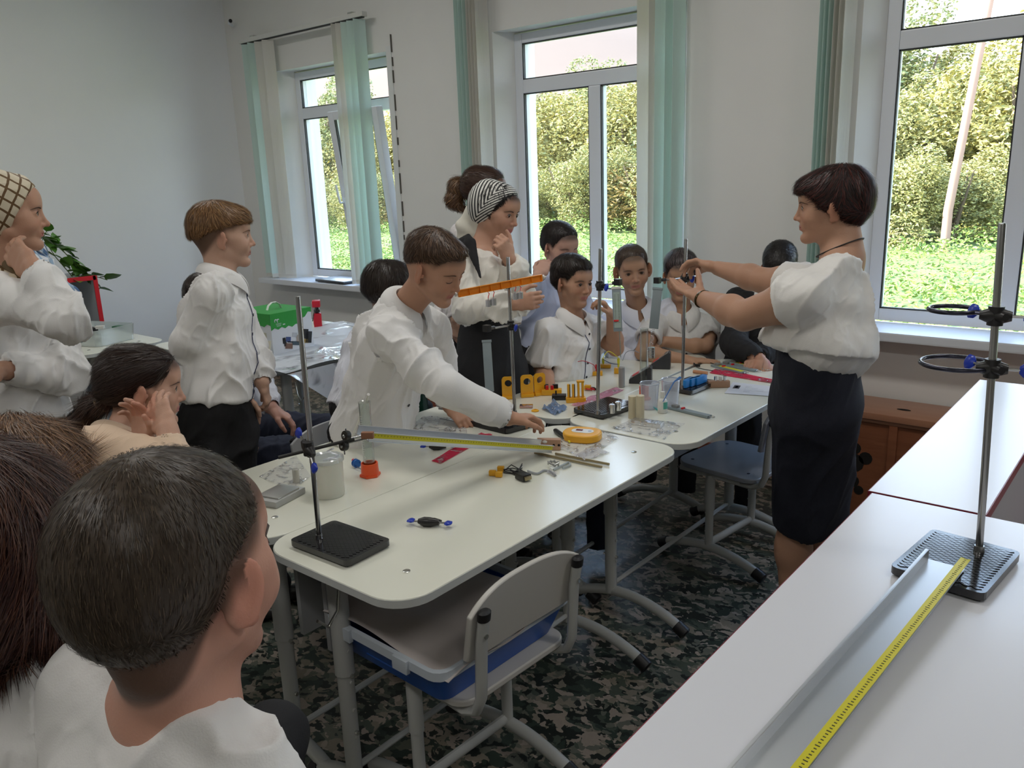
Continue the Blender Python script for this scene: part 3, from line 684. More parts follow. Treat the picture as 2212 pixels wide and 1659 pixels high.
def nets(F, lo, h):
    I = F < 0; S = np.zeros(tuple(q-1 for q in F.shape), np.int8); cs = [(a, b, c) for a in (0, 1) for b in (0, 1) for c in (0, 1)]
    n0, n1, n2 = S.shape
    for a, b, c in cs: S += I[a:a+n0, b:b+n1, c:c+n2]
    act = (S > 0) & (S < 8); ijk = np.argwhere(act)
    idx = np.full(S.shape, -1, np.int32); idx[act] = np.arange(len(ijk))
    val = np.stack([F[ijk[:, 0]+a, ijk[:, 1]+b, ijk[:, 2]+c] for a, b, c in cs], 1)
    acc = np.zeros((len(ijk), 3)); cnt = np.zeros(len(ijk)); C3 = np.array(cs, float)
    for e in range(8):
        for f in range(e+1, 8):
            if np.abs(C3[e]-C3[f]).sum() != 1: continue
            x = (val[:, e] < 0) != (val[:, f] < 0); t = val[:, e]/np.where(x, val[:, e]-val[:, f], 1)
            p = C3[e]+(C3[f]-C3[e])*t[:, None]; acc[x] += p[x]; cnt += x
    vs = (ijk+acc/cnt[:, None])*h+lo; fs = []
    for axis in range(3):
        d = [0, 0, 0]; d[axis] = 1
        A = I[:I.shape[0]-d[0], :I.shape[1]-d[1], :I.shape[2]-d[2]]; B = I[d[0]:, d[1]:, d[2]:]
        E = np.argwhere(A != B); o1, o2 = [q for q in range(3) if q != axis]
        ok = (E[:, o1] > 0) & (E[:, o2] > 0) & (E[:, o1] < I.shape[o1]-1) & (E[:, o2] < I.shape[o2]-1); E = E[ok]
        def g(a, b):
            q = E.copy(); q[:, o1] -= a; q[:, o2] -= b; return idx[q[:, 0], q[:, 1], q[:, 2]]
        Q = np.stack([g(1, 1), g(0, 1), g(0, 0), g(1, 0)], 1); neg = I[E[:, 0], E[:, 1], E[:, 2]]
        if axis == 1: neg = ~neg
        Q[~neg] = Q[~neg][:, ::-1]; fs.append(Q)
    fs = np.vstack(fs); fs = fs[(fs >= 0).all(1)]
    return vs, fs
def vnormals(v, f):
    n = np.cross(v[f[:, 2]]-v[f[:, 0]], v[f[:, 3]]-v[f[:, 1]]); N = np.zeros_like(v)
    for i in range(4): np.add.at(N, f[:, i], n)
    return N/np.maximum(np.linalg.norm(N, axis=1, keepdims=True), 1e-12)
def relax(v, f, it=1, lam=.5):
    e = np.vstack([f[:, [0, 1]], f[:, [1, 2]], f[:, [2, 3]], f[:, [3, 0]]]); e = np.vstack([e, e[:, ::-1]])
    for _ in range(it):
        s = np.zeros_like(v); c = np.zeros(len(v)); np.add.at(s, e[:, 0], v[e[:, 1]]); np.add.at(c, e[:, 0], 1)
        v = v+lam*(s/c[:, None]-v)
    return v
def meshobj(name, v, f, mat, parent, origin, cols=None, R=None):
    """v in room coordinates; the object's own axes R and origin make procedural patterns follow it"""
    R = np.eye(3) if R is None else R
    me = bpy.data.meshes.new(name); q = (v-np.asarray(origin)) @ R
    f = np.asarray(f)
    me.vertices.add(len(q)); me.vertices.foreach_set('co', q.astype(np.float32).ravel())
    nf = len(f); k = f.shape[1]; me.loops.add(nf*k); me.loops.foreach_set('vertex_index', f.astype(np.int32).ravel())
    me.polygons.add(nf); me.polygons.foreach_set('loop_start', np.arange(nf, dtype=np.int32)*k)
    try: me.polygons.foreach_set('loop_total', np.full(nf, k, np.int32))
    except Exception: pass
    me.polygons.foreach_set('use_smooth', [True]*nf); me.update(calc_edges=True); me.validate()
    o = bpy.data.objects.new(name, me); COL.objects.link(o); me.materials.append(mat)
    if cols is not None:
        a = me.color_attributes.new('Col', 'FLOAT_COLOR', 'POINT'); c = np.ones((len(q), 4), np.float32); c[:, :3] = cols; a.data.foreach_set('color', c.ravel())
    o.parent = parent; po = np.array(parent.location) if parent is not None else np.zeros(3)
    if parent is not None and parent.parent is not None: po = np.array(parent['_o'])
    T = Matrix([[R[r][c] for c in range(3)]+[float(origin[r]-po[r])] for r in range(3)]+[[0, 0, 0, 1]])
    o.matrix_parent_inverse = Matrix.Identity(4); o.matrix_basis = T
    return o
def sstep(a, b, x): t = np.clip((x-a)/(b-a), 0, 1); return t*t*(3-2*t)
skin_m = mat_attr('skin', .5, bump=(260, .12), sss=.06, spec=.3)
hair_m = mat_attr('hair', .42, spec=.4)
eye_m = mat_attr('eyeball', .12); dark_m = mat_attr('lash_and_brow', .6)
def headframe(yaw, pitch=0., roll=0.):
    """columns right, forward, up; yaw measured from +X to the looking direction, degrees"""
    a = math.radians(yaw); f = np.array([math.cos(a), math.sin(a), 0]); r = np.array([math.sin(a), -math.cos(a), 0]); u = np.array([0, 0, 1.])
    p = math.radians(pitch); f, u = f*math.cos(p)+u*math.sin(p), u*math.cos(p)-f*math.sin(p)
    q = math.radians(roll); r, u = r*math.cos(q)+u*math.sin(q), u*math.cos(q)-r*math.sin(q)
    return np.stack([r, f, u], 1)
def head_prims(F, c, R, s, ear=1.0, nose=1.0, jaw=1.0, cheek=1.0, mouth_open=0., fem=False, bare_ears=True, closed=False):
    def W(x, y, z): return c+R @ (np.array([x, y, z])*s)
    e = lambda p, r, k=.012, **kw: F.ell(W(*p), np.array(r)*s, R, k=k*s, **kw)
    cn = lambda a, b, ra, rb, k=.012, **kw: F.cone(W(*a), W(*b), ra*s, rb*s, k=k*s, **kw)
    e((0, -.014, .036), (.073, .093, .079)); e((0, -.035, .015), (.069, .073, .075), .02)
    e((0, .030, .010), (.061, .062, .078), .02)
    e((0, .026, -.042), (.052*jaw, .056, .062), .025)
    cn((0, .070, -.093), (0, .060, -.086), .0175, .021, .02)
    for q in (-1, 1):
        cn((q*.048*jaw, .002, -.052), (q*.014, .062, -.092), .017, .016, .018)
        e((q*.040, .052, -.030), (.024*cheek, .026, .026), .022)
        cn((q*.050, .046, -.006), (q*.056, .02, -.006), .013, .010, .02)
    cn((-.034, .074, .026), (.034, .074, .026), .0095, .0095, .016)
    e((0, .066, .048), (.048, .026, .034), .02)
    for q in (-1, 1): e((q*.031, .093, .004), (.0185, .0145, .0125), .012, sub=True)
    # lids
    for q in (-1, 1):
        e((q*.031, .0705, .002), (.0165, .0155, .0135), .004)
        if not closed: e((q*.031, .0885, .0015), (.0125, .009, .0038), .002, sub=True)
    n = nose
    cn((0, .082, .012), (0, .098*1.0+.006*n-.006, -.026), .0060, .0085, .010)
    e((0, .1005+.004*(n-1), -.031), (.0088*n, .0095*n, .0080*n), .006)
    for q in (-1, 1):
        e((q*.0105*n, .090, -.0345), (.0068*n, .0085, .0062), .006); 
        e((q*.0065*n, .0985, -.0405), (.0030, .0042, .0026), .002, sub=True)
    e((0, .078, -.056), (.024, .011, .020), .012)
    mo = mouth_open
    cn((-.018, .0785, -.0592), (0, .0865, -.0562), .0028, .0043, .004); cn((.018, .0785, -.0592), (0, .0865, -.0562), .0028, .0043, .004)
    cn((-.016, .0775, -.0625-mo), (0, .0848, -.0655-mo), .0030, .0050, .004); cn((.016, .0775, -.0625-mo), (0, .0848, -.0655-mo), .0030, .0050, .004)
    cn((-.019, .0865, -.0607-mo*.5), (.019, .0865, -.0607-mo*.5), .0012+mo*.4, .0012+mo*.4, .003, sub=True)
    e((0, .086, -.0765-mo*.5), (.018, .006, .004), .008, sub=True)
    if bare_ears:
        for q in (-1, 1):
            RE = R @ rotz(q*math.radians(-30*ear)) @ rotx(math.radians(-12)); e2 = ear**.5
            F.ell(W(q*(.0775+.004*(ear-1)), -.010, -.010), np.array((.0062, .0190*e2, .0315*e2))*s, RE, k=.0045*s)
            F.ell(W(q*(.0775+.004*(ear-1)), -.010, -.010)+RE @ (np.array((q*.0088, .002, .002))*s), np.array((.0058, .0120*e2, .0205*e2))*s, RE, k=.0025*s, sub=True)
            F.ell(W(q*.0765, -.003, -.035), np.array((.0055, .0080, .0090))*s, RE, k=.005*s)
            F.ell(W(q*.0775, .007, -.010), np.array((.004, .005, .008))*s, RE, k=.004*s)
def surf(F, c, R, s, x, z, y0=.13, y1=.0):
    ys = np.linspace(y0, y1, 90); P = np.array([c+R @ (np.array([x, y, z])*s) for y in ys]); d = F.at(P)
    k = np.argmax(d < 0); 
    if not (d < 0).any(): return c+R @ (np.array([x, .08, z])*s)
    t = d[k-1]/(d[k-1]-d[k]) if k > 0 else 0; return P[k-1]+(P[k]-P[k-1])*t
def face_bits(root, F, c, R, s, brow=(.05, .03, .02), iris=(.08, .04, .02), look=(0, 0), closed=False, thick=1.):
    o = np.array(root.location)
    for q in (-1, 1):
        # eyeball with iris painted by angle
        if not closed:
            ce = c+R @ (np.array([q*.031, .0700, .0015])*s); b = MB(); b.ball((0, 0, 0), .0152*s, 40)
            v = np.array(b.v); g = nrm(np.array([look[0]*q*0+look[0], 1, look[1]])); ang = np.degrees(np.arccos(np.clip((v @ g)/(.0152*s), -1, 1)))
            col = np.where(ang[:, None] < 12, (.005, .005, .005), np.where(ang[:, None] < 29, iris, (.46, .42, .40)))
            meshobj('eye', ce+v @ R.T, np.array([f for f in b.f]), eye_m, root, ce, col, R)
        # upper lash line and brow as thin tubes on the skin
        for nm, pts, r in (('eyelash', [(-.0125, -.0005), (-.008, .0045), (0, .0068), (.008, .0050), (.0135, .0)], (.0006, .0011, .0012, .0013, .0007)),
                           ('eyebrow', [(-.015, .0150), (-.008, .0178), (.004, .0190), (.013, .0172), (.021, .0120)], (.0020, .0038, .0040, .0030, .0010))):
            zo = -.0068 if (closed and nm == 'eyelash') else 0; P = []
            for x, z in pts:
                if closed and nm == 'eyelash': z = -z*.5
                P.append(surf(F, c, R, s, q*(.031+x), .0015+z+zo))
            P = [p+R[:, 1]*.0004 for p in P]
            b = MB(); b.tube(P, [k_*s*(thick if nm == 'eyebrow' else 1) for k_ in r], 8, flat=(1.0, .30) if nm == 'eyebrow' else None)
            v = np.array(b.v); ob = obj(nm, MB().add(v-o, b.f), dark_m, root)
            set_cols(ob, np.tile(np.array(brow)*(.5 if nm == 'eyelash' else 1), (len(v), 1)))
def skin_cols(v, c, R, s, base, lips, hairc=None, hairline=None, ear=None, flush=.25):
    L = ((v-c) @ R)/s; col = np.tile(np.array(base, float), (len(v), 1))
    x, y, z = L.T
    def bl(w_, c2): nonlocal col; col = col*(1-w_[:, None])+np.array(c2)*w_[:, None]
    red = np.array(base)*np.array((1.02, .72, .66))
    ax = np.abs(x)
    bl(np.exp(-((ax-.036)**2+(z+.03)**2)/.00045)*(y > .03)*flush*1.6, red)
    bl(np.exp(-(x**2+(z+.031)**2)/.00012)*(y > .08)*flush*1.4, red)
    bl(sstep(.070, .078, ax)*(np.abs(z+.01) < .045)*(np.abs(y) < .03)*.5, red)
    lip = np.exp(-((z+.0605)/.0085)**4)*sstep(.0245, .019, ax)*(y > .066)
    bl(lip*.85, lips)
    bl(np.exp(-((ax-.0065)**2+(z+.0415)**2)/.000008)*(y > .08)*.6, np.array(base)*.25)
    bl(np.exp(-((ax-.031)**2/.00035+(z-.002)**2/.00018))*(y > .05)*.30, np.array(base)*np.array((.72, .60, .58)))
    if hairline is not None:
        zl = hairline(y, ax); w_ = sstep(-.022, .010, z-zl)*(np.linalg.norm(L, axis=1) < .16)*((ax < .083))
        bl(w_*.85, hairc)
    return col
def hand(F, W, d, n, thumb, s=1., curl=(.3, .3, .35, .4), spread=.06, tc=(.5, .5), k=.005, r0=None, tdir=None):
    """W wrist, d towards the fingers, n out of the palm, thumb +1/-1 picks the side cross(d, n)"""
    d = nrm(d); n = nrm(np.asarray(n)-d*np.dot(d, n)); t = np.cross(d, n)*thumb
    pl = .088*s
    F.econe(W-d*.01*s, W+d*.03*s, (.025*s, .018*s), (.034*s, .0145*s), t, k=.014*s)
    F.econe(W+d*.028*s, W+d*pl*.92, (.034*s, .0150*s), (.037*s, .0110*s), t, k=.012*s)
    F.ell(W+d*.032*s+t*.024*s+n*.007*s, (.020*s, .015*s, .028*s), np.stack([t, n, d], 1), k=.012*s)
    Ls = (.070, .078, .073, .056)
    for i in range(4):
        off = (.0285, .0095, -.0095, -.0275)[i]; a0 = W+d*(pl-(.004 if i in (0, 2) else 0 if i == 1 else .012)*s-.006*s)+t*off*s
        dd = nrm(d+t*off*spread*18*s/s*.6); c = curl[i]; ang = 0; p = a0; L = Ls[i]*s
        ax_n = n
        for j, (fr, cf) in enumerate(((.46, 1.), (.30, 1.25), (.24, .8))):
            ang += c*cf; q = p+(dd*math.cos(ang)+ax_n*math.sin(ang))*L*fr
            ra = (.0092, .0083, .0074)[j]*s*(1 if i < 3 else .88); rb = (.0083, .0074, .0062)[j]*s*(1 if i < 3 else .88)
            F.cone(p, q, ra, rb, k=(.007 if j == 0 else .003)*s); p = q
    b0 = W+d*.022*s+t*.022*s+n*.004*s
    td = nrm(d*.62+t*.72+n*.30) if tdir is None else nrm(tdir)
    b1 = b0+td*.040*s; F.cone(b0, b1, .0145*s, .0108*s, k=.010*s)
    d2 = nrm(td*math.cos(tc[0])+nrm(d*.6-t*.5+n*.25)*math.sin(tc[0])); b2 = b1+d2*.030*s; F.cone(b1, b2, .0105*s, .0095*s, k=.004*s)
    d3 = nrm(d2*math.cos(tc[1])+nrm(d*.4-t*.7+n*.2)*math.sin(tc[1])); F.cone(b2, b2+d3*.024*s, .0096*s, .0072*s, k=.003*s)
def wrinkle(v, N, amp, sc=1., seed=0., mask=None, axis=None):
    """cloth folds: warped ridged noise, long along one slanted axis"""
    if axis is None: axis = nrm(np.array((.35, .25, 1.)))
    axis = nrm(axis); e1 = nrm(np.cross(axis, (.3, 1, .1))); e2 = np.cross(axis, e1); q = np.stack([v @ e1, v @ e2, v @ axis], 1)*sc+seed
    wp = np.stack([vnoise(q*7+1.7), vnoise(q*7+8.1), vnoise(q*7+3.3)], 1)-.5; q = q+wp*.05
    S = lambda f, g, o: (1-np.abs(2*vnoise(q*np.array((f, f, g))+o)-1))
    big = vnoise(q*np.array((6, 6, 3))+9.1)-.5; m = sstep(.30, .72, vnoise(q*4.3+20)); m2 = sstep(.35, .75, vnoise(q*6.1+31))
    r = .8*big+1.5*(S(10, 3.2, 0)**5-.18)*(.25+m)+.9*(S(22, 7, 5.3)**4-.2)*(m2+.15)+.28*(S(50, 18, 2.2)**3-.25)*(m+.1)
    if mask is not None: r = r*mask
    return v+N*(amp*r)[:, None]
def strands(v, N, flow, L, w_, n, seed, col, lift=.25, cvar=.35, cen=None, tint=None):
    """thin tapering hair ribbons lying on the surface along the flow"""
    rs = np.random.RandomState(seed); k = rs.randint(0, len(v), n); p = v[k]+rs.normal(size=(n, 3))*.0012; nn_ = N[k]
    f = flow(p); f -= nn_*np.sum(f*nn_, 1, keepdims=True); f /= np.maximum(np.linalg.norm(f, axis=1, keepdims=True), 1e-6)
    f = f+rs.normal(size=(n, 3))*.12; f /= np.linalg.norm(f, axis=1, keepdims=True)
    side = np.cross(f, nn_); side /= np.maximum(np.linalg.norm(side, axis=1, keepdims=True), 1e-6)
    Ls = (L*rs.uniform(.6, 1.25, n))[:, None]; P = []; S = 5
    for j in range(S):
        t = j/(S-1); arch = math.sin(t*math.pi)*lift-.25*t*t*0
        q = p+f*Ls*(t-.35)+nn_*(Ls*arch*.16+.0008)
        hw = w_*(.55+.45*math.sin(t*math.pi))*(1 if t < .7 else (1-t)/.3*.9+.1)
        P += [q-side*hw, q+side*hw]
    P = np.stack(P, 1).reshape(-1, 3); F = []
    base = (np.arange(n)*2*S)[:, None]
    for j in range(S-1): F.append(np.hstack([base+2*j, base+2*j+1, base+2*j+3, base+2*j+2]))
    F = np.vstack(F); cc = np.array(col)*(1+cvar*(rs.rand(n, 1)*2-1)); 
    if tint is not None: m_ = rs.rand(n, 1) < .4; cc = np.where(m_, np.array(tint)*(1+cvar*(rs.rand(n, 1)*2-1)), cc)
    return P, F, np.repeat(np.maximum(cc, .001), 2*S, axis=0)
def hair_mesh(root, name, F, h, c, R, s, col, flow=None, L=.03, w_=.0011, n=2600, seed=1, lift=.3, amp=.0016, tint=None, relax_it=2):
    v, f = F.mesh(h); v = relax(v, f, relax_it, .5); N = vnormals(v, f)
    if flow is None:
        def flow(p):
            q = ((p-c) @ R)/s; g = np.stack([q[:, 0]*1.2, np.where(q[:, 1] > -.03, (q[:, 1]+.03)*1.3+.01, (q[:, 1]+.03)), -.04-.0*q[:, 2]], 1); return g @ R.T
    g = flow(v); g /= np.maximum(np.linalg.norm(g, axis=1, keepdims=True), 1e-6); side = np.cross(g, N)
    u = np.sum(v*side, 1); q = np.stack([np.sum((v-c)*R[:, 0], 1)*230, np.sum((v-c)*R[:, 1], 1)*230, np.sum((v-c)*R[:, 2], 1)*45], 1)
    nz = vnoise(q); v = v+N*((nz-.5)*2*amp)[:, None]
    cc = np.array(col)*(.75+.5*nz[:, None])
    if tint is not None: cc = cc*(1-.5*vnoise(q*.2)[:, None])+np.array(tint)*.5*vnoise(q*.2)[:, None]
    if n: 
        P, G, c2 = strands(v, N, flow, L*s, w_, n, seed, col, lift, tint=tint); f = np.vstack([f, G+len(v)]); v = np.vstack([v, P]); cc = np.vstack([cc, c2])
    return meshobj(name, v, f, hair_m, root, c, cc, R)
def cap_fn(c, R, s, zl, top=.010, side=.005, extra=None, back=.006, blunt=False):
    """hair volume: cranium grown by a thickness, kept above the hairline zl(y, |x|)"""
    def fn(X, Y, Z):
        x = X-c[0]; y = Y-c[1]; z = Z-c[2]
        q = [(x*R[0, i]+y*R[1, i]+z*R[2, i])/s for i in range(3)]
        zz = zl(q[1], np.abs(q[0])); t = side+(top-side)*sstep(.02, .09, q[2])+back*sstep(-.02, -.09, q[1])
        if not blunt: t = .0012+(t-.0012)*sstep(-.002, .045, q[2]-zz)
        def E(cx, r):
            a = [(q[i]-cx[i])/(r[i]+t) for i in range(3)]; b = [a[i]/(r[i]+t) for i in range(3)]
            k0 = np.sqrt(a[0]**2+a[1]**2+a[2]**2); return k0*(k0-1)/(np.sqrt(b[0]**2+b[1]**2+b[2]**2)+1e-6)
        d = smin(E((0, -.014, .036), (.073, .093, .079)), E((0, -.035, .015), (.069, .073, .075)), .02)
        d = smin(d, E((0, .030, .014), (.061, .060, .078)), .02)
        if extra is not None: d = extra(d, q)
        reg = (zz-q[2])*.75
        return smax(d, reg, .006)*s
    e = .17*s; return fn, c-e, c+e
def HL(ys, zs):
    ys = np.array(ys, float); zs = np.array(zs, float)
    def zl(y, ax): return np.interp(y, ys, zs)-0*ax
    return zl
# hairlines: back of the neck ... around the ear ... temple ... forehead
HL_SHORT = HL([-.11, -.07, -.045, -.030, -.012, .012, .030, .050, .066, .10], [-.045, -.050, -.045, -.015, .022, .026, .012, .045, .062, .068])
HL_FADE = HL([-.11, -.07, -.04, -.02, .012, .035, .055, .07, .10], [.000, .000, .020, .035, .040, .036, .052, .062, .068])
# ---------------------------------------------------------------- things on the desks
black_iron = M('black_cast_iron', (.012, .012, .014), .12, spec=.8); chrome = M('chrome_rod', (.42, .42, .42), .22, 1.); blackp = M('black_clamp', (.015, .014, .014), .38)
bluep = M('blue_knob', (.01, .04, .42), .3); yel = M('yellow_plastic', (.85, .42, .02), .35); redp = M('red_plastic', (.65, .01, .015), .3); orangep = M('orange_plastic', (.85, .10, .02), .3)
alu = M('aluminium', (.66, .68, .70), .32, .85); tape_y = M('yellow_tape', (.62, .56, .01), .4); foil_m = M('crumpled_foil', (.75, .76, .78), .18, .9, bump=(45, .8)); creamp = M('cream_plastic', (.62, .58, .48), .4)
glassm = mat_glass('lab_glass', (.93, .96, .95), .16, .02); beakm = mat_glass('beaker_plastic', (.93, .94, .97), .10, .15, .22, (.85, .88, .95)); filmm = mat_glass('clear_film', (.97, .97, .97), .06, .12, .10, crinkle=38)
redfilm = mat_glass('red_film', (.9, .25, .34), .05, .15, .35, (.8, .1, .2), crinkle=25); pinkfilm = mat_glass('pink_film', (.9, .62, .72), .06, .12, .35, (.8, .5, .62), crinkle=45)
greyp = M('grey_scale_body', (.24, .29, .31), .35); scale_face = M('scale_face', (.36, .44, .40), .4); wood_l = M('pale_wood', (.42, .24, .15), .55, noise=((10, 60, 60), .6, (.50, .30, .19))); white_p = M('white_plastic', (.75, .74, .70), .35)
def tz(x, y, h=TT): return on_z(x, y, h)
def rot2(r): c, s_ = math.cos(r), math.sin(r); return np.array([[c, -s_], [s_, c]])
def lattice_plate(r, w_, l, h=.018, dz=0.):
    b = MB(); b.prism(rrect(w_, l, .012, 3), dz+.004, dz+h)
    for sx_ in (-1, 1):
        for sy in (-1, 1): b.box((sx_*(w_/2-.022), sy*(l/2-.022), dz+.003), (.03, .03, .006))
    p = .017; q = .0105; n1 = int(w_/p)+2; n2 = int(l/q)+2
    for i in range(-n1, n1):
        for j in range(-n2, n2):
            cx = (i+(j % 2)*.5)*p; cy = j*q*.5*1.0
            if abs(cx) > w_/2-.012 or abs(cy) > l/2-.010: continue
            P = [(cx+p*.44, cy), (cx, cy+q*.42), (cx-p*.44, cy), (cx, cy-q*.42)]; b.prism(P, dz+h-.001, dz+h+.0012)
    return obj('base_plate', b, black_iron, r, smooth=False)
def stand(label, bx, by, topx, topy, cx, cy, rz, w_, l, h0):
    """retort stand: rod foot seen at (bx, by), rod top at (topx, topy), plate centre and turn in the room"""
    B = tz(bx, by, h0+.019); T = on_y(topx, topy, B[1]); r = thing('retort_stand', label, 'stand', (cx, cy, h0+.0003), rz)
    lattice_plate(r, w_, l); R2 = rotz(-rz); a = R2 @ (B-V(cx, cy, h0)); t = R2 @ (T-V(cx, cy, h0)); a[2] = .017
    b = MB(); d = nrm(t-a); b.tube([a, t-d*.002, t], [.0062, .0062, .0052], 16); obj('rod', b, chrome, r)
    b = MB(); b.tube([a, a+d*.012], [.0095, .008], 14); obj('collar_nut', b, chrome, r)
    return B, T
def boss(root, p, d1, d2, knobs=True):
    """clamp boss with two thumb screws; p centre, d1 rod direction of one screw, d2 the other"""
    o = np.array(root.location); b = MB(); d1 = nrm(d1); d2 = nrm(d2)
    b.tube([p-o-d1*.024, p-o-d1*.010, p-o+d1*.010, p-o+d1*.024], [.007, .013, .013, .008], 10); b.tube([p-o-d2*.020, p-o, p-o+d2*.022], [.008, .012, .007], 10); b.tube([p-o+V(0, 0, -.016), p-o+V(0, 0, .016)], .0125, 10)
    obj('boss', b, blackp, root)
    if knobs:
        for d in (d1, -d2):
            s_ = MB(); s_.cyl(p-o+d*.022, p-o+d*.042, .0026, n=8); obj('screw', s_, chrome, root)
            k = MB(); u = nrm(np.cross(d, V(.3, .2, 1))); k.tube([p-o+d*.040, p-o+d*.046, p-o+d*.058, p-o+d*.062], [.006, .012, .013, .008], 12, flat=(1, .36), flatdir=u); obj('knob', k, bluep, root)
# -- stand on the near desk corner with the ramp
B1, T1 = stand('retort stand with plain rod on the near corner of the near desk, black ribbed base', 690, 1163, 643, 640, -1.470, 1.093, math.radians(2), .205, .138, TT)
B2, T2 = stand('retort stand behind the reaching hand, holding the orange lever beam', 1112, 893, 1097, 555, -1.775, 2.055, math.radians(-12), .20, .12, TT)
B3, T3 = stand('retort stand in the middle of the far right desk, two metal weights on its base', 1291, 893, 1297, 537, -1.573, 2.395, math.radians(-6), .142, .205, TT)
B4, T4 = stand('retort stand held by the teacher, blue blocks on its base', 1474, 838, 1482, 516, -1.465, 2.842, math.radians(-4), .13, .20, TT)
B5, T5 = stand('retort stand with two rings on the right bench', 2115, 1190, 2165, 482, -.250, 1.497, math.radians(-6), .150, .205, BT)
def along(B, T, z): t = (z-B[2])/(T[2]-B[2]); return B+(T-B)*t
# clamp and cross rod on stand 1
P = along(B1, T1, on_y(677, 968, B1[1])[2]); r = thing('clamp', 'black boss clamp with blue knobs and long cross rod on the near stand', 'clamp', P)
xa = at(612, 985, 1.93)-P; xb = at(775, 945, 1.98)-P; dx = nrm(xb-xa)
boss(r, P+V(.0, -.008, 0), V(-.55, .1, .35), V(-.5, .2, .55)); b = MB(); off = V(0, -.014, 0); b.tube([xa+off, xb+off], .0042, 10); obj('cross_rod', b, blackp, r)
for px_, py_ in ((748, 941), (743, 963)):
    c = at(px_, py_, 1.965)-P; b = MB(); b.lathe([(.004, -.006), (.012, -.006), (.013, 0), (.012, .006), (.004, .006)], c, 16, rotx(1.35)); obj('jaw_knob', b, blackp, r); b = MB(); b.ball(c+V(.0, -.007, 0), .0045, 8); b.cyl(c, c+V(0, 0, .018 if py_ < 950 else -.022), .0018, n=6); obj('jaw_screw', b, chrome, r)
for q0, q1 in (((748, 950), (790, 940)), ((750, 958), (792, 948))): b = MB(); b.tube([at(*q0, 1.965)-P, at(*q1, 1.985)-P], .003, 8); obj('jaw', b, chrome, r)
# the aluminium ramp with yellow tape
def channel(label, a, b_, w_, h, upd, thick=.0016, tape=True):
    """U-shaped rail from a to b_"""
    r = thing('measuring_rail', label, 'rail', a); d = b_-a; L = np.linalg.norm(d); d /= L; u = nrm(np.asarray(upd)-d*np.dot(upd, d)); s_ = np.cross(d, u); R = np.stack([s_, d, u], 1)
    m_ = MB(); m_.box(R @ V(0, L/2, thick/2), (w_, L, thick), M3=R)
    for q in (-1, 1): m_.box(R @ V(q*(w_/2-thick/2), L/2, h/2), (thick, L, h), M3=R); m_.box(R @ V(q*(w_/2+.0015), L/2, h-thick/2), (.005, L, thick), M3=R); m_.box(R @ V(q*(w_/2+.0015), L/2, thick/2), (.005, L, thick), M3=R)
    obj('channel', m_, alu, r, smooth=False)
    if tape:
        m_ = MB(); m_.box(R @ V(w_/2+.0008, L/2, h*.66), (.0010, L*.995, h*.50), M3=R); obj('yellow_scale_tape', m_, tape_y, r, smooth=False)
        t = MB(); n = int(L/.010)
        for i in range(n): hh = .0045 if i % 5 else .007; t.box(R @ V(w_/2+.0015, (i+.5)*L/n, h*.62+.003-hh*.2), (.0003, .0011, hh*.6), M3=R)
        obj('scale_ticks', t, M('tick_black', (.03, .03, .01), .5), r, smooth=False)
    return r, R, L
pa = at(782, 946, 2.00); pb = on_z(1178, 972, TT+.012); channel('long aluminium ramp with yellow scale tape propped between the stand clamp and the desk', pa, pb, .052, .024, V(.12, -.20, 1))
b = MB(); b.box(V(0, 0, 0), (.030, .014, .016), .6, bev=.002); r = obj('cork_pad', b, M('brown_cork', (.28, .13, .07), .7)); r.location = tuple(at(795, 950, 1.985)+V(0, 0, .012)); tag(r, 'small brown pad gripped by the clamp at the upper end of the ramp', 'pad')
# wooden carriage at the foot of the ramp
r = thing('wooden_block', 'small wooden block with two holes at the lower end of the ramp', 'block', on_z(1182, 972, TT+.0003)+V(.0, .01, 0), math.radians(32)); b = MB(); b.box((0, 0, .017), (.074, .022, .034), bev=.001); obj('block', b, wood_l, r)
for x in (0.004, .02): b = MB(); b.cyl((x+.012, -.0111, .017), (x+.012, -.0116, .017), .004, n=12); obj('hole', b, hole, r)
b = MB(); b.ball((-.012, -.012, .028), (.008, .002, .005), 10); obj('paper_mark', b, white_p, r)
# ring stand clamps on the right bench
for nm, (rx, ry, hw), (cx_, cy_), lab in (('ring', (2057, 697, 48), (2150, 682), 'upper iron ring clamped to the right bench stand'), ('ring', (2063, 814, 70), (2140, 795), 'larger lower iron ring clamped to the right bench stand')):
    P = along(B5, T5, on_y(cx_, cy_, B5[1])[2]); r = thing('ring_clamp', lab, 'ring clamp', P); dpt = 1.39
    c = at(rx, ry, 1.44)-P; c[2] = 0.0 if hw < 60 else -.002; rr = hw/1757*1.44; pts = [c+V(rr*math.cos(a_), rr*math.sin(a_), 0) for a_ in np.linspace(0, 2*math.pi, 37)[:-1]]
    b = MB(); b.tube(pts, .0040, 10, closed=True); e = nrm(-c); b.tube([c+e*rr, V(0, .0, 0)+V(0, .014, 0), -c*.25+V(0, .014, 0)], .0038, 8); obj('iron_ring', b, M('iron_ring', (.05, .05, .07), .25, .8), r)
    boss(r, P, V(1, .15, .0), V(.75, -.62, 0))
# rail on the right bench
ra = on_z(2040, 1222, BT+.019); rb = on_z(1530, 1830, BT+.002); r_, R_, L_ = channel('long aluminium rail with yellow scale tape lying on the right bench against the stand base', ra+V(0, 0, .003), rb, .056, .020, V(0, 0, 1), tape=False)
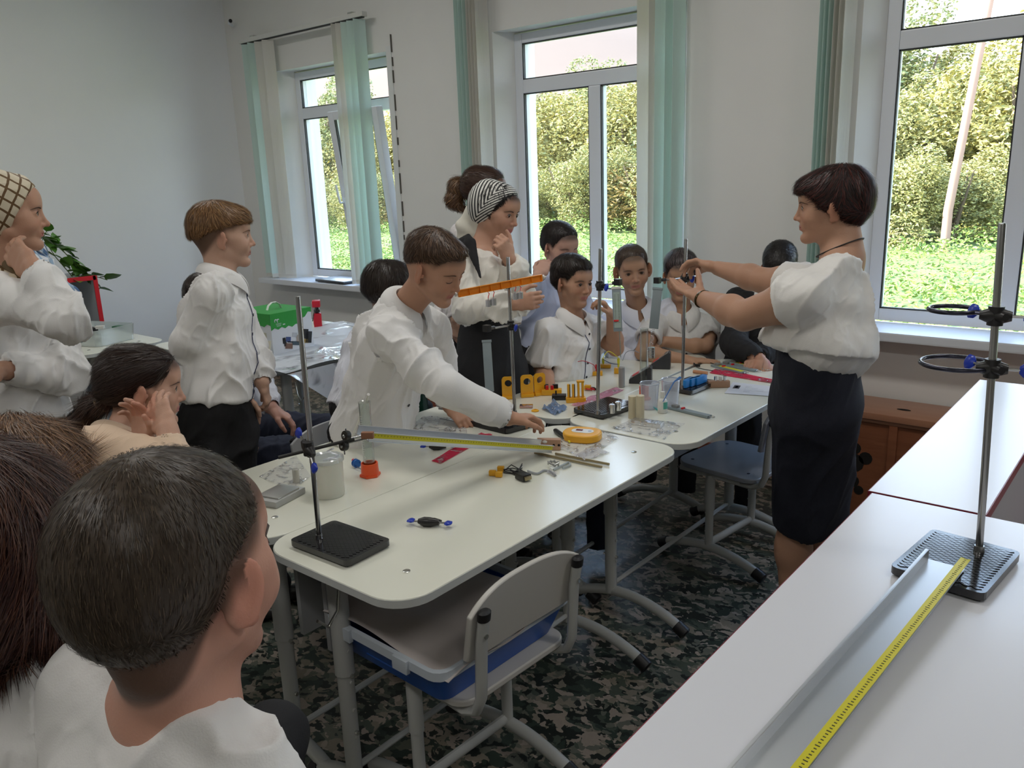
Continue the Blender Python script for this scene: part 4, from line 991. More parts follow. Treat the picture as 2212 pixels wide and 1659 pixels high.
# tape on its right flange
m_ = MB(); m_.box(R_ @ V(-.056/2-.0037, L_/2, .0206), (.0088, L_*.995, .0012), M3=R_); m_.box(R_ @ V(-.056/2-.0040, L_/2, .0215), (.015, L_*.995, .0010), M3=R_); obj('yellow_scale_tape', m_, tape_y, r_, smooth=False)
t = MB(); n = 120
for i in range(n): t.box(R_ @ V(-.056/2-.0050, (i+.5)*L_/n, .0222), (.0035 if i % 5 else .006, .0016, .0003), M3=R_)
obj('scale_ticks', t, MATS['tick_black'], r_, smooth=False)
# -- lever beam on stand 2
P = along(B2, T2, on_y(1103, 614, B2[1])[2]); r = thing('lever_beam', 'orange plastic lever beam balanced on the stand behind the reaching hand', 'lever', P)
la = at(993, 632, 2.60)-P; lb_ = at(1172, 598, 2.72)-P; d = nrm(lb_-la); L = np.linalg.norm(lb_-la); u = nrm(V(0, 0, 1)-d*d[2]); s_ = np.cross(d, u); R = np.stack([d, s_, u], 1); mid = (la+lb_)/2+V(.01, -.02, 0); orange_t = M('orange_translucent', (.95, .33, .02), .3, spec=.5)
b = MB(); b.box(mid, (L, .003, .022), M3=R)
for q in (-1, 1): b.box(mid+u*q*.0105+s_*.004, (L, .009, .0018), M3=R)
for t in np.linspace(-.5, .5, 9): b.box(mid+d*t*L*.99+s_*.004, (.0018, .009, .021), M3=R)
obj('beam', b, orange_t, r)
for q in (-1, 1): b = MB(); b.tube([mid+d*q*L*.5, mid+d*q*(L*.5+.018)], .003, 8); b.tube([mid+d*q*(L*.5+.004), mid+d*q*(L*.5+.010)], .008, 12); obj('balance_nut', b, white_p, r)
b = MB(); b.box(V(-.004, -.012, 0), (.026, .02, .022), bev=.003); b.tube([V(.012, -.030, 0), V(.012, -.010, 0)], .0115, 14); obj('pivot_holder', b, blackp, r)
wl = ((1055, 625, 655), (1066, 622, 652), (1113, 612, 640), (1124, 612, 638))
steel_b = M('bright_steel', (.70, .70, .70), .2, 1.)
for i, (wx, y0, y1) in enumerate(wl):
    dd = 2.66 if i < 2 else 2.72; p0 = at(wx, y0, dd); p1 = at(wx, y1, dd); w_ = thing('weight', ['shiny weight hanging left of the lever beam pivot, outer one', 'shiny weight hanging left of the lever beam pivot, inner one', 'shiny weight hanging right of the lever beam pivot, inner one', 'shiny weight hanging right of the lever beam pivot, outer one'][i], 'weight', p1, group='hanging lever weights')
    b = MB(); b.lathe([(0, -.011), (.0095, -.011), (.0095, .011), (0, .011)], (0, 0, 0), 16); b.tube([V(0, 0, .011), V(0, 0, .016)], .0015, 6); obj('cylinder', b, steel_b, w_)
    hk = [p0-p1+V(.0, 0, .004), p0-p1+V(.005, 0, -.002), p0-p1+V(-.004, 0, -.008), p0-p1+V(.003, 0, -.014), (p0-p1)*.35+V(0, 0, .006), V(0, 0, .014)]; b = MB(); b.tube(hk, .0014, 6); obj('red_hook', b, redp, w_)
# -- clamps with spring scales
def dyn_hang(label, top, bot, wpx, dd, back=False, group='hanging spring scales'):
    a, b_ = at(*top, dd), at(*bot, dd); r = thing('spring_scale', label, 'spring scale', a, group=group); d = nrm(b_-a); L = np.linalg.norm(b_-a); w_ = wpx/1757*dd; u = nrm(-a+CAM); u = nrm(u-d*np.dot(u, d)); s_ = np.cross(d, u); R = np.stack([s_, u, d], 1)
    m_ = MB(); m_.box(d*L/2, (w_, .010, L), M3=R, bev=.002); obj('body', m_, greyp, r)
    if not back:
        m_ = MB(); m_.box(d*L*.52+u*.0055, (w_*.74, .0012, L*.80), M3=R); obj('scale_plate', m_, scale_face, r)
        m_ = MB()
        for i in range(26):
            for q in (-1, 1): m_.box(d*L*(.18+.62*i/25)+u*.0063+s_*q*w_*.2, (w_*(.10 if i % 5 else .18), .0004, .0007), M3=R)
        obj('scale_marks', m_, MATS['tick_black'], r); m_ = MB(); m_.box(d*L*.76+u*.007+s_*w_*.15, (w_*.55, .003, .006), M3=R, bev=.001); obj('pointer', m_, redp, r)
    m_ = MB(); m_.box(d*.003, (w_*1.12, .013, .008), M3=R, bev=.001); obj('end_cap', m_, white_p if not back else greyp, r)
    return r, b_, d
dyn_hang('grey spring scale hanging from the stand behind the leaning boy, seen beside the black skirt', (1051, 735), (1058, 846), 19, 2.62, True)
dyn_hang('grey spring scale with red pointer hanging from the middle stand', (1331, 620), (1335, 716), 19, 2.66)
dyn_hang('grey spring scale hanging under the teacher\'s near hand, back turned to the camera', (1421, 622), (1412, 710), 20, 2.92, True)
for (cx_, cy_, B, T, lab, ex, dd) in ((1105, 703, B2, T2, 'boss clamp with blue knobs low on the stand behind the reaching hand', (1052, 712), 2.62), (1297, 617, B3, T3, 'boss clamp with blue knobs on the middle stand', (1335, 612), 2.70), (1480, 600, B4, T4, 'boss clamp with blue knob on the stand held by the teacher', (1420, 608), 2.95)):
    P = along(B, T, on_y(cx_, cy_, B[1])[2]); r = thing('clamp', lab, 'clamp', P, group='boss clamps on the rods'); boss(r, P, V(.72, -.45, .0), V(.6, -.7, .1))
    e = at(*ex, dd)-P; b = MB(); b.tube([-e*.35+V(0, .012, 0), e*.8+V(0, .012, 0)], .0035, 8); obj('arm_rod', b, chrome, r)
    b = MB(); b.box(e+V(0, 0, .004), (.022, .02, .022), bev=.002); b.tube([e*.72+V(0, 0, .003), e*.95+V(0, 0, .003)], .006, 8); obj('jaw_block', b, blackp, r)
# thin weight cord under the middle scale, spring and slotted weights beside the glass cylinder
b = MB(); b.tube([at(1338, 716, 2.66), at(1341, 772, 2.66)], .0014, 6); o = obj('metal_pull_rod', b, chrome); tag(rebase(o, at(1338, 716, 2.66)), 'thin metal pull rod below the middle spring scale', 'rod')
ws = thing('slotted_weights', 'stack of shiny slotted weights hanging from a spring beside the glass cylinder', 'weights', at(1407, 765, 2.96)); o_ = at(1407, 765, 2.96)
b = MB(); a0, a1 = at(1411, 712, 2.96)-o_, at(1406, 748, 2.96)-o_; n = 120
b.tube([a0+(a1-a0)*i/n+V(.006*math.cos(i*.55), .006*math.sin(i*.55), 0) for i in range(n+1)], .0009, 5); obj('spring', b, chrome, ws)
for i in range(7): b = MB(); b.lathe([(0, 0), (.013, 0), (.013, .0035), (0, .0035)], (0, 0, .022-i*.0058), 18); obj('disc', b, steel_b, ws)
# -- white tub with lid
c = tz(713, 1068); r = thing('plastic_tub', 'big white plastic tub with clear snap lid beside the near stand', 'tub', c); R0 = .0405
R0 = (752-678)/2/1757*2.03; b = MB(); b.lathe([(0, 0), (R0*.93, 0), (R0*.95, .004), (R0, .105), (R0*.97, .106), (0, .104)], (0, 0, 0), 40); obj('tub_body', b, M('milky_white_tub', (.74, .74, .66), .4, sss=.1), r)
b = MB(); b.lathe([(R0*1.02, .098), (R0*1.09, .100), (R0*1.09, .110), (R0*1.02, .112), (R0*.9, .108), (0, .108)], (0, 0, 0), 40); b.box((-R0*1.1, 0, .106), (.02, .03, .006), bev=.002); obj('lid_rim', b, mat_glass('lid_plastic', (.93, .95, .96), .2, .1, .35, (.8, .84, .86)), r)
b = MB(); b.tube([(.01, -.02, .109), (.03, 0, .114), (.02, .025, .112), (-.02, .02, .118), (.02, .01, .135)], .003, 8); obj('clear_stirrer', b, beakm, r)
# -- measuring cylinders with orange feet
def cylinder(c, H, rad, label, footr, rod=False):
    r = thing('measuring_cylinder', label, 'cylinder', c); b = MB()
    b.prism([(footr*math.cos(math.pi/3*k)*1.0, footr*math.sin(math.pi/3*k)) for k in range(6)], 0, .007); b.lathe([(footr*.84, .006), (rad*1.55, .010), (rad*1.45, .040), (rad*1.25, .040), (rad*1.2, .012), (0, .012)], (0, 0, 0), 28); obj('orange_foot', b, orangep, r)
    b = MB(); b.lathe([(0, .014), (rad, .014), (rad, H-.003), (rad*1.1, H), (rad*.93, H-.002), (rad*.9, .018), (0, .017)], (0, 0, 0), 30); obj('glass_tube', b, glassm, r)
    b = MB()
    for i in range(20): z = .05+(H-.09)*i/19; b.box((0, -rad-.0002, z), (rad*(.5 if i % 5 else .9), .0004, .0008))
    obj('graduation', b, white_p, r); return r
cy1 = cylinder(tz(800, 1027), .225, .017, 'tall glass measuring cylinder in an orange foot on the near left desk', .031)
_a = on_z(756, 957, TT+.003); b = MB(); b.tube([_a, at(796, 852, 2.30)], [.0042, .0042], 10); o = obj('white_rod', b, white_p); tag(rebase(o, _a), 'slanted frosted white rod in front of the glass cylinder', 'rod')
# the second one is clear with a dark foot behind the beakers
r = thing('measuring_cylinder', 'clear glass measuring cylinder standing behind the plastic beakers', 'cylinder', tz(1391, 828)); b = MB(); b.lathe([(0, 0), (.026, 0), (.026, .004), (.018, .008), (.0165, .225), (.018, .228), (.0155, .226), (.0155, .010), (0, .010)], (0, 0, 0), 28); obj('glass_tube', b, glassm, r)
b = MB(); b.tube([V(.010, .006, .012), V(.016, .0, .14)], .003, 8); obj('thermometer', b, white_p, r)
# electrodes with blue discs
c = tz(775, 1012)
r = thing('plug_key', 'blue disc with two metal prongs and a red tip lying beside the orange foot', 'electric plug', c+V(0, 0, .012)); dv = nrm(tz(795, 1018)-tz(762, 1000)); b = MB()
b.lathe([(0, -.003), (.013, -.003), (.013, .003), (0, .003)], -dv*.01+V(0, 0, .001), 16, np.stack([V(0, 0, 1), np.cross(V(0, 0, 1), dv)*-1, dv], 1)); b.lathe([(0, -.002), (.013, -.002), (.013, .002), (0, .002)], -dv*.019+V(0, 0, .001), 16, np.stack([V(0, 0, 1), np.cross(V(0, 0, 1), dv)*-1, dv], 1)); obj('blue_disc', b, M('cobalt_plastic', (.01, .12, .42), .35), r)
for q in (-1, 1): sd_ = np.cross(V(0, 0, 1), dv)*q*.007; b = MB(); b.cyl(-dv*.01+sd_+V(0, 0, q*.004), dv*.03+sd_+V(0, 0, q*.004), .0014, n=8); obj('prong', b, chrome, r)
b = MB(); b.cyl(-dv*.021+V(0, 0, .006), -dv*.034+V(0, 0, .006), .005, n=12); obj('red_tip', b, redp, r)
# small metal cylinder and scales at the left
r = obj('aluminium_cylinder', MB().lathe([(0, 0), (.0095, 0), (.010, .001), (.010, .041), (.009, .042), (0, .042)], (0, 0, 0), 24), M('satin_aluminium', (.55, .54, .50), .4, .6)); r.location = tuple(tz(641, 1042)); tag(r, 'small satin metal cylinder standing on clear film on the near left desk', 'cylinder')
def film(label, pts, mat, seed, amp=.006, cat='film', z0=.0012, n=14, name='plastic_bag'):
    """crumpled sheet over a quadrilateral of desk points"""
    Q = [tz(*p) for p in pts]; o = sum(Q)/4; rs = np.random.RandomState(seed); ph = rs.uniform(0, 9, 6)
    def f(u, v):
        p = (Q[0]*(1-u)+Q[1]*u)*(1-v)+(Q[3]*(1-u)+Q[2]*u)*v; z = amp*(.5+.5*math.sin(u*7+ph[0]+3*math.sin(v*5+ph[1])))*(.3+.7*abs(math.sin(v*9+ph[2]+u*4)))
        return p+V(0, 0, z0+z)-o
    b = MB(); b.grid(f, n*2, n*2, .0004); r = obj(name, b, mat); r.location = tuple(o); tag(r, label, cat); return r
film('clear plastic bag under the small metal cylinder on the near left desk', [(560, 1030), (628, 1062), (672, 1030), (640, 985)], filmm, 1, .002)
r = thing('pocket_scales', 'small grey pocket scales at the left edge of the near left desk', 'scales', tz(606, 1078)+V(-.005, .0, 0), math.radians(14)); b = MB(); b.box((0, 0, .009), (.085, .12, .018), bev=.004); obj('scale_body', b, M('scale_grey', (.45, .46, .45), .35), r); b = MB(); b.box((0, -.0, .0205), (.072, .085, .004), bev=.001); obj('pan', b, foil_m if False else M('brushed_steel', (.55, .55, .53), .3, .9), r)
# loose boss heads on the desk
def loose_boss(label, a, b_):
    A, B_ = tz(*a), tz(*b_); c = (A+B_)/2; d = nrm(B_-A); s_ = np.cross(V(0, 0, 1), d); r = thing('boss_head', label, 'clamp', c, group='loose boss heads'); L = np.linalg.norm(B_-A)
    b = MB(); b.tube([-d*L*.28+V(0, 0, .012), -d*L*.14+V(0, 0, .011), d*L*.02+V(0, 0, .011), d*L*.24+V(0, 0, .012)], [.006, .0125, .0125, .007], 10); b.tube([-d*L*.1+s_*.010+V(0, 0, .010), d*L*.08+s_*.014+V(0, 0, .012), d*L*.26+s_*.006+V(0, 0, .011)], [.006, .005, .005], 8); obj('boss', b, blackp, r)
    for q in (-1, 1):
        b = MB(); b.cyl(d*q*L*.22+V(0, 0, .011), d*q*L*.40+V(0, 0, .011), .0024, n=8); obj('screw', b, chrome, r)
        b = MB(); b.tube([d*q*L*.38+V(0, 0, .011), d*q*L*.42+V(0, 0, .012), d*q*L*.50+s_*q*-.004+V(0, 0, .012), d*q*L*.54+s_*q*-.006+V(0, 0, .011)], [.005, .011, .012, .006], 12, flat=(1, .36), flatdir=V(.4, .2, 1)); obj('knob', b, bluep, r)
loose_boss('black boss head with two blue knobs lying alone on the near right desk', (885, 1134), (972, 1139))
loose_boss('black boss head with blue knobs lying half hidden under the ramp', (912, 972), (982, 970))
film('red plastic strip lying under the ramp on the near left desk', [(932, 996), (952, 1002), (1064, 940), (1040, 936)], redfilm, 5, .003, 'strip', name='plastic_strip')
# black wired meter board behind the arm
r = thing('terminal_board', 'long black terminal board with white markings beside the reaching arm', 'board', tz(1060, 922), math.atan2(*(tz(1110, 936)-tz(1010, 912))[[1, 0]])); b = MB(); b.box((0, 0, .009), (.19, .065, .018), bev=.002); obj('board', b, M('matt_black_plastic', (.018, .018, .02), .5), r)
for i in range(14): b = MB(); b.box((-.085+.0125*i, (-.014, .006, .018)[i % 3], .0183), (.006, .005, .0006)); obj('marking', b, white_p, r)
# thin cords and wires on the near left desk
wire_b = M('black_cord', (.02, .02, .022), .5)
def cord(label, pts, r_, mat, h=.003, cat='wire', name='wire', zs=None):
    P = [tz(*p)+V(0, 0, h if zs is None else zs[i]) for i, p in enumerate(pts)]
    Q = [];  n = len(P)
    for i in range(n-1):
        p0, p1, p2, p3 = P[max(i-1, 0)], P[i], P[i+1], P[min(i+2, n-1)]
        for t in np.linspace(0, 1, 6)[:-1]: Q.append(.5*((2*p1)+(-p0+p2)*t+(2*p0-5*p1+4*p2-p3)*t*t+(-p0+3*p1-3*p2+p3)*t**3))
    Q.append(P[-1]); b = MB(); b.tube([q-P[0] for q in Q], r_, 7); o = obj(name, b, mat); o.location = tuple(P[0]); tag(o, label, cat); return o
film('thin clear document sleeve lying on the near left desk beside the leaning boy', [(868, 935), (1010, 942), (1005, 905), (915, 900)], filmm, 9, .003, 'sleeve', name='clear_sleeve')
cord('thin dark wire lying on the clear sleeve', [(950, 905), (1000, 918), (1022, 926)], .0008, wire_b)
# yellow round meter with dial face
r = thing('stopwatch_unit', 'round yellow plastic instrument with an oval white dial face', 'instrument', tz(1258, 948), math.radians(18)); b = MB(); b.prism(rrect(.125, .105, .046, 10), .001, .026); obj('yellow_case', b, yel, r, bevel=.004); b = MB(); b.prism([(x*.7, y*.62+.004) for x, y in rrect(.105, .065, .030, 10)], .0255, .0268); obj('dial_plate', b, M('dial_white', (.75, .78, .80), .3), r); b = MB(); b.box((-.012, .008, .0272), (.022, .014, .0008)); obj('red_display', b, M('dark_red_display', (.14, .005, .02), .2), r)
b = MB(); b.prism([(.006*math.cos(k*.5236)+.024, .006*math.sin(k*.5236)+.006) for k in range(12)], .0268, .0275); obj('dial_button', b, M('dial_button_blue', (.35, .42, .55), .3), r)
film('clear bag with silver reflections under the yellow instrument', [(1180, 960), (1262, 990), (1338, 948), (1290, 925)], filmm, 3, .004); film('folded clear bag at the front of the yellow instrument', [(1235, 985), (1262, 998), (1318, 978), (1280, 968)], mat_glass('crinkled_bag', (.95, .95, .95), .1, .08, .25, crinkle=70), 6, .008)
r = thing('marker_probe', 'black probe with a yellow wire end lying left of the yellow instrument', 'probe', tz(1212, 943)+V(0, 0, .0085)); a, b_ = tz(1198, 934)-tz(1212, 943), tz(1226, 954)-tz(1212, 943); b = MB(); b.tube([a, a*.8, b_*.8, b_], [.005, .0085, .0085, .005], 12); obj('probe_body', b, blackp, r); b = MB(); b.tube([b_*.95, b_*1.35+V(0, 0, -.004)], .003, 6); obj('wire_end', b, M('yellow_wire', (.8, .75, .05), .4), r)
# two long brass rods
brass = M('brass_grey_rod', (.36, .30, .18), .35, .8)
for a, b_, l in (((1155, 981), (1300, 1012), 'longer of two metal rods lying on the near right desk, nearer one'), ((1200, 983), (1316, 1006), 'shorter of two metal rods lying on the near right desk, further one')):
    A, B_ = tz(*a)+V(0, 0, .0045), tz(*b_)+V(0, 0, .0045); b = MB(); b.tube([V(0, 0, 0), B_-A], .0040, 8); o = obj('metal_rod', b, brass); o.location = tuple(A); tag(o, l, 'rod', 'metal rods')
# wired yellow plugs and serial connector
r = thing('wired_plugs', 'yellow plugs on a bundle of black cord', 'plugs', tz(1075, 1022)); o_ = tz(1075, 1022)
for px_, py_ in ((1064, 1027), (1078, 1030), (1082, 1018)): b = MB(); b.box(tz(px_, py_)-o_+V(0, 0, .008), (.020, .013, .015), .5, bev=.002); obj('yellow_plug', b, yel, r)
for k in range(5): cc = [tz(1088, 1022), tz(1105+k*3, 1012+k*4), tz(1128, 1018-k*2), tz(1122-k*2, 1026), tz(1098+k*4, 1020+k*2), tz(1136, 1034)]; b = MB(); b.tube([q-o_+V(0, 0, .006+.006*math.sin(i*2+k)) for i, q in enumerate(cc)], .0016, 6); obj('cord_loop', b, wire_b, r)
c = tz(1130, 1036); r = thing('serial_connector', 'black serial connector with metal socket in front of the cord bundle', 'connector', c, math.radians(-12)); b = MB(); b.box((0, 0, .0105), (.038, .030, .018), bev=.003); obj('shell', b, blackp, r); b = MB(); b.box((.022, 0, .0105), (.008, .022, .010), bev=.001); obj('metal_socket', b, brass, r)
cord('grey ribbon cable folded behind the black connector', [(1140, 1020), (1160, 1026), (1175, 1019), (1190, 1022), (1200, 1030)], .0032, M('grey_cable', (.32, .34, .36), .5), .004, 'cable', 'ribbon_cable')
b = MB(); rs = np.random.RandomState(1); P = [tz(1196, 1010)+V(.016*math.cos(i*.9)*(1+.15*rs.rand()), .013*math.sin(i*.9), .008+.010*abs(math.sin(i*1.7))) for i in range(26)]; b.tube([p-P[0] for p in P], .0026, 7); o = obj('coiled_cord', b, M('silver_cord', (.42, .43, .42), .3, .4)); o.location = tuple(P[0]); tag(o, 'silvery coiled cord on the two metal rods', 'cord')
cord('grey flat strap folded beside the silvery coiled cord', [(1196, 1018), (1215, 1008), (1228, 1002), (1231, 1008), (1215, 1014)], .0035, M('grey_strap', (.38, .42, .42), .5), .0045, 'strap', 'flat_strap')
film('small clear bag tip beside the ribbon cable', [(1180, 1022), (1196, 1030), (1204, 1024), (1188, 1016)], MATS['crinkled_bag'], 2, .006)
# -- far left desk: yellow lens holders
def holder(label, x, y, rz, w_=.050, h=.088, hr=.0135):
    r = thing('lens_holder', label, 'holder', tz(x, y), rz, 'yellow lens holders'); n = 24; out = [(-w_/2, .006), (w_/2, .006), (w_/2, h-.008), (w_/2-.008, h), (-w_/2+.008, h), (-w_/2, h-.008)]
    # plate with a round hole, built as a ring of quads
    th = .006; ang = [2*math.pi*k/n for k in range(n)]; cz = h*.70; inn = [(hr*math.cos(a), cz+hr*math.sin(a)) for a in ang]; o2 = []
    for a in ang:
        dx, dz = math.cos(a), math.sin(a); t = min((w_/2)/max(abs(dx), 1e-6), ((h-cz) if dz > 0 else (cz-.006))/max(abs(dz), 1e-6)); x_, z_ = dx*t, cz+dz*t
        ex = abs(x_)+abs(z_-cz) if dz > 0 else 0
        if dz > 0 and abs(x_) > w_/2-.006 and z_ > h-.006: x_ *= .88; z_ -= .003
        o2.append((x_, z_))
    b = MB(); vs = [(p[0], y_, p[1]) for y_ in (-th/2, th/2) for ring in (inn, o2) for p in ring]; fs = []
    for k in range(n):
        j = (k+1) % n; fs += [(k, j, n+j, n+k), (2*n+k, 3*n+k, 3*n+j, 2*n+j), (k, 2*n+k, 2*n+j, j), (n+k, n+j, 3*n+j, 3*n+k)]
    b.add(vs, fs); obj('plate', b, yel, r, smooth=False)
    b = MB(); b.box((0, 0, .006), (w_*1.02, .026, .012), bev=.002); b.box((0, 0, .013), (w_*.99, .014, .006)); obj('foot', b, yel, r)
    b = MB(); b.lathe([(hr*1.28, -.0045), (hr*1.28, .0045), (hr*1.02, .0045), (hr*1.02, -.0045), (hr*1.28, -.0045)], (0, 0, cz), 24, rotx(math.pi/2)); obj('ring_rim', b, yel, r)
holder('widest yellow lens holder, first from the left behind the stand', 1099, 861, math.radians(38)); holder('middle one of three upright yellow lens holders', 1139, 857, math.radians(48)); holder('rightmost and furthest of three upright yellow lens holders', 1166, 853, math.radians(68))
# slotted yellow unit, battery blocks
r = thing('slotted_unit', 'yellow block with upright slotted plates on the far left desk', 'block', tz(1244, 868), math.radians(40)); b = MB(); b.box((0, 0, .009), (.075, .030, .018), bev=.002); obj('base', b, yel, r)
for i, (x, hh) in enumerate(((-.028, .052), (-.010, .052), (.010, .064), (.026, .064))): b = MB(); b.box((x, 0, .018+hh/2), (.008, .022 if i > 1 else .012, hh), bev=.001); obj('upright_plate', b, yel, r)
b = MB(); b.box((.018, 0, .080), (.028, .022, .006)); obj('bridge', b, yel, r)
for x in (-.022, -.004): b = MB(); b.box((x, -.0, .044), (.0025, .0125, .050)); obj('dark_slot', b, cap_m, r)
r = thing('switch_block', 'yellow block with red terminals and black switches on the far left desk', 'block', tz(1192, 852), math.radians(35)); b = MB(); b.box((0, 0, .011), (.078, .034, .022), bev=.002); obj('base', b, yel, r)
for x in (-.018, .002): b = MB(); b.cyl((x, -.008, .022), (x, -.008, .038), .0062, n=12); obj('red_terminal', b, redp, r)
for x in (-.024, .014): b = MB(); b.box((x, .010, .030), (.022, .012, .018), bev=.002); obj('black_switch', b, blackp, r)
r = thing('battery_box', 'flat black box in front of the yellow switch block', 'box', tz(1208, 862), math.radians(35)); b = MB(); b.box((0, 0, .009), (.055, .036, .018), bev=.002); obj('box', b, blackp, r); b = MB(); b.cyl((-.012, 0, .018), (-.012, 0, .034), .003, n=8); obj('terminal', b, blackp, r)
r = thing('sample_card', 'small pinkish packet of samples on the far left desk before the lens holders', 'packet', tz(1137, 880), math.radians(35)); b = MB(); b.box((0, 0, .005), (.05, .03, .009), bev=.003); obj('packet', b, mat_glass('pink_packet', (.9, .7, .65), .25, .1, .5, (.7, .45, .4)), r)
r = thing('yellow_ring', 'small round yellow stopper lying near the edge of the far left desk', 'stopper', tz(1156, 888)); b = MB(); b.lathe([(0, 0), (.014, 0), (.014, .003), (.009, .006), (.006, .006), (.005, .003), (0, .003)], (0, 0, 0), 22); obj('stopper', b, yel, r)
film('crinkled blue-silver bag lying near the edge of the far left desk', [(1170, 885), (1200, 898), (1226, 884), (1196, 868)], mat_glass('blue_silver_bag', (.6, .7, .85), .1, .08, .5, (.3, .42, .62), crinkle=70), 4, .014)
film('pink shiny plastic strip on the far left desk behind the middle stand', [(1234, 876), (1262, 880), (1348, 843), (1325, 838)], pinkfilm, 7, .006, 'strip', name='plastic_strip')
r = thing('crocodile_leads', 'small heap of yellow, black and red leads on the far left desk', 'leads', tz(1272, 843)); o_ = tz(1272, 843); b = MB(); b.box((-.008, .004, .010), (.026, .022, .018), .4, bev=.004); obj('yellow_clip', b, yel, r); b = MB(); b.tube([V(-.02, 0, .004), V(.0, -.012, .008), V(.018, -.004, .005), V(.004, .006, .01), V(.028, .0, .006)], .0035, 7); obj('red_lead', b, redp, r); b = MB(); b.tube([V(.005, .012, .008), V(.022, .008, .010), V(.045, .0, .003)], .004, 7); obj('black_lead', b, blackp, r)
def yblock(label, x, y, rz, w_=.062, d_=.024, h=.016, pins=()):
    r = thing('circuit_block', label, 'block', tz(x, y), rz, 'yellow circuit blocks'); b = MB(); b.box((0, 0, h/2), (w_, d_, h), bev=.002); obj('base', b, yel, r)
    for px_, mt_, hh in pins: b = MB(); b.tube([(px_, 0, h), (px_, 0, h+hh*.4), (px_, 0, h+hh)], [.003, .0055, .0062], 10); obj('plug', b, mt_, r)
yp = M('lemon_plug', (.75, .70, .03), .35); bp = M('steel_blue_plug', (.02, .12, .35), .35)
yblock('yellow circuit block with red plug, leftmost on the far left desk', 1259, 797, .45, pins=((-.022, redp, .026), (.012, yp, .022))); yblock('yellow circuit block with a red plug close behind the middle stand', 1290, 810, .6, .045, .030, pins=((-.002, redp, .030),)); yblock('yellow circuit block with blue and yellow plugs, furthest back', 1305, 794, .45, .060, pins=((-.026, bp, .032), (-.004, yp, .026))); yblock('yellow circuit block with yellow plug left of the metal cylinder', 1336, 806, .45, .035, .028, .024, pins=((.0, yp, .04),))
def wire3(label, pts, mat, dd, r_=.0014):
    P = [at(x, y, dd+k*.0) for k, (x, y) in enumerate(pts)]; Q = []; n = len(P)
    for i in range(n-1):
        p0, p1, p2, p3 = P[max(i-1, 0)], P[i], P[i+1], P[min(i+2, n-1)]
        for t in np.linspace(0, 1, 8)[:-1]: Q.append(.5*((2*p1)+(-p0+p2)*t+(2*p0-5*p1+4*p2-p3)*t*t+(-p0+3*p1-3*p2+p3)*t**3))
    Q.append(P[-1]); b = MB(); b.tube([q-P[0] for q in Q], r_, 6); o = obj('wire', b, mat); o.location = tuple(P[0]); tag(o, label, 'wire')
wire3('red wire joining two red plugs on the yellow blocks', [(1248, 781), (1262, 780), (1282, 788), (1286, 796)], M('red_wire', (.5, .02, .05), .4), 3.10); wire3('yellow wire arching to the yellow plug', [(1301, 775), (1312, 760), (1322, 762), (1338, 775)], yp, 3.12); wire3('dark blue wire from the blue plug to the sloped unit', [(1302, 776), (1320, 785), (1336, 787)], M('navy_wire', (.04, .06, .15), .4), 3.12); wire3('grey wire arching behind the sloped units', [(1345, 779), (1352, 762), (1366, 757), (1380, 762)], M('grey_wire', (.25, .28, .32), .4), 3.2)
# sloped black units
def wedge(label, x, y, rz, w_=.09, d_=.05, h=.07):
    r = thing('sloped_unit', label, 'unit', tz(x, y), rz, 'sloped black units'); b = MB(); P = [(-w_/2, 0), (w_/2, 0), (w_/2, h*.92), (w_/2-.006, h), (-w_/2, .016)]; vs = [(p[0], q, p[1]) for q in (-d_/2, d_/2) for p in P]; b.add(vs, [(0, 1, 2, 3, 4), (9, 8, 7, 6, 5)]+[(k, k+5, (k+1) % 5+5, (k+1) % 5) for k in range(5)]); obj('case', b, M('charcoal_case', (.035, .036, .04), .45), r, bevel=.001)
    b = MB(); a = math.atan2(h-.016, w_-.006); b.box((-.003, 0, (h+.016)/2+.003), (w_*1.02, d_*.9, .003), M3=roty(-a)); obj('clear_top', b, mat_glass('clear_acrylic', (.9, .9, .92), .3, .05, .3, (.6, .6, .6)), r)
    b = MB(); b.box((-.02, 0, .036), (.03, d_*.6, .004), M3=roty(-a)); obj('red_panel', b, redp, r)
wedge('charcoal sloped unit with red contacts behind the metal cylinder', 1384, 826, .42); wedge('charcoal sloped unit further back by the folded arms', 1427, 795, .42, .085, .045, .075)
r = obj('metal_cylinder', MB().lathe([(0, 0), (.012, 0), (.0125, .0008), (.0125, .001), (.0125, .081), (.0115, .082), (0, .082)], (0, 0, 0), 24), M('grey_metal_cylinder', (.38, .38, .38), .4, .5)); r.location = tuple(tz(1343, 836)); tag(r, 'tall narrow grey metal cylinder on the far left desk before the sloped unit', 'cylinder')
# steel weights on the base of stand 3
for x, y, l in ((1322, 886, 'shiny cylindrical weight with notched rim on the middle stand base, nearer one'), (1335, 880, 'shiny cylindrical weight on the middle stand base, further one')):
    r = thing('weight', l, 'weight', on_z(x, y+6, TT+.0205), 0, 'weights on the middle stand base'); b = MB(); b.lathe([(0, 0), (.0105, 0), (.0110, .001), (.0110, .030), (.010, .031), (0, .030)], (0, 0, 0), 8 if x < 1330 else 20); obj('cylinder', b, steel_b, r, smooth=x > 1330); b = MB(); b.tube([(0, 0, .030), (0, 0, .035), (.003, 0, .038)], .001, 6); obj('hook', b, chrome, r)
# blue blocks on the stand held by the teacher
for i, (x, y) in enumerate(((1488, 829), (1500, 826), (1512, 823))): r = thing('blue_block', ['left', 'middle', 'right'][i]+' one of three bright blue grooved blocks on the teacher\'s stand base', 'block', on_z(x, y+5, TT+.0205), math.radians(-4), 'blue grooved blocks'); b = MB(); b.box((0, 0, .015), (.020, .075, .030), bev=.003); obj('block', b, M('sky_blue_plastic', (.01, .22, .62), .35), r)
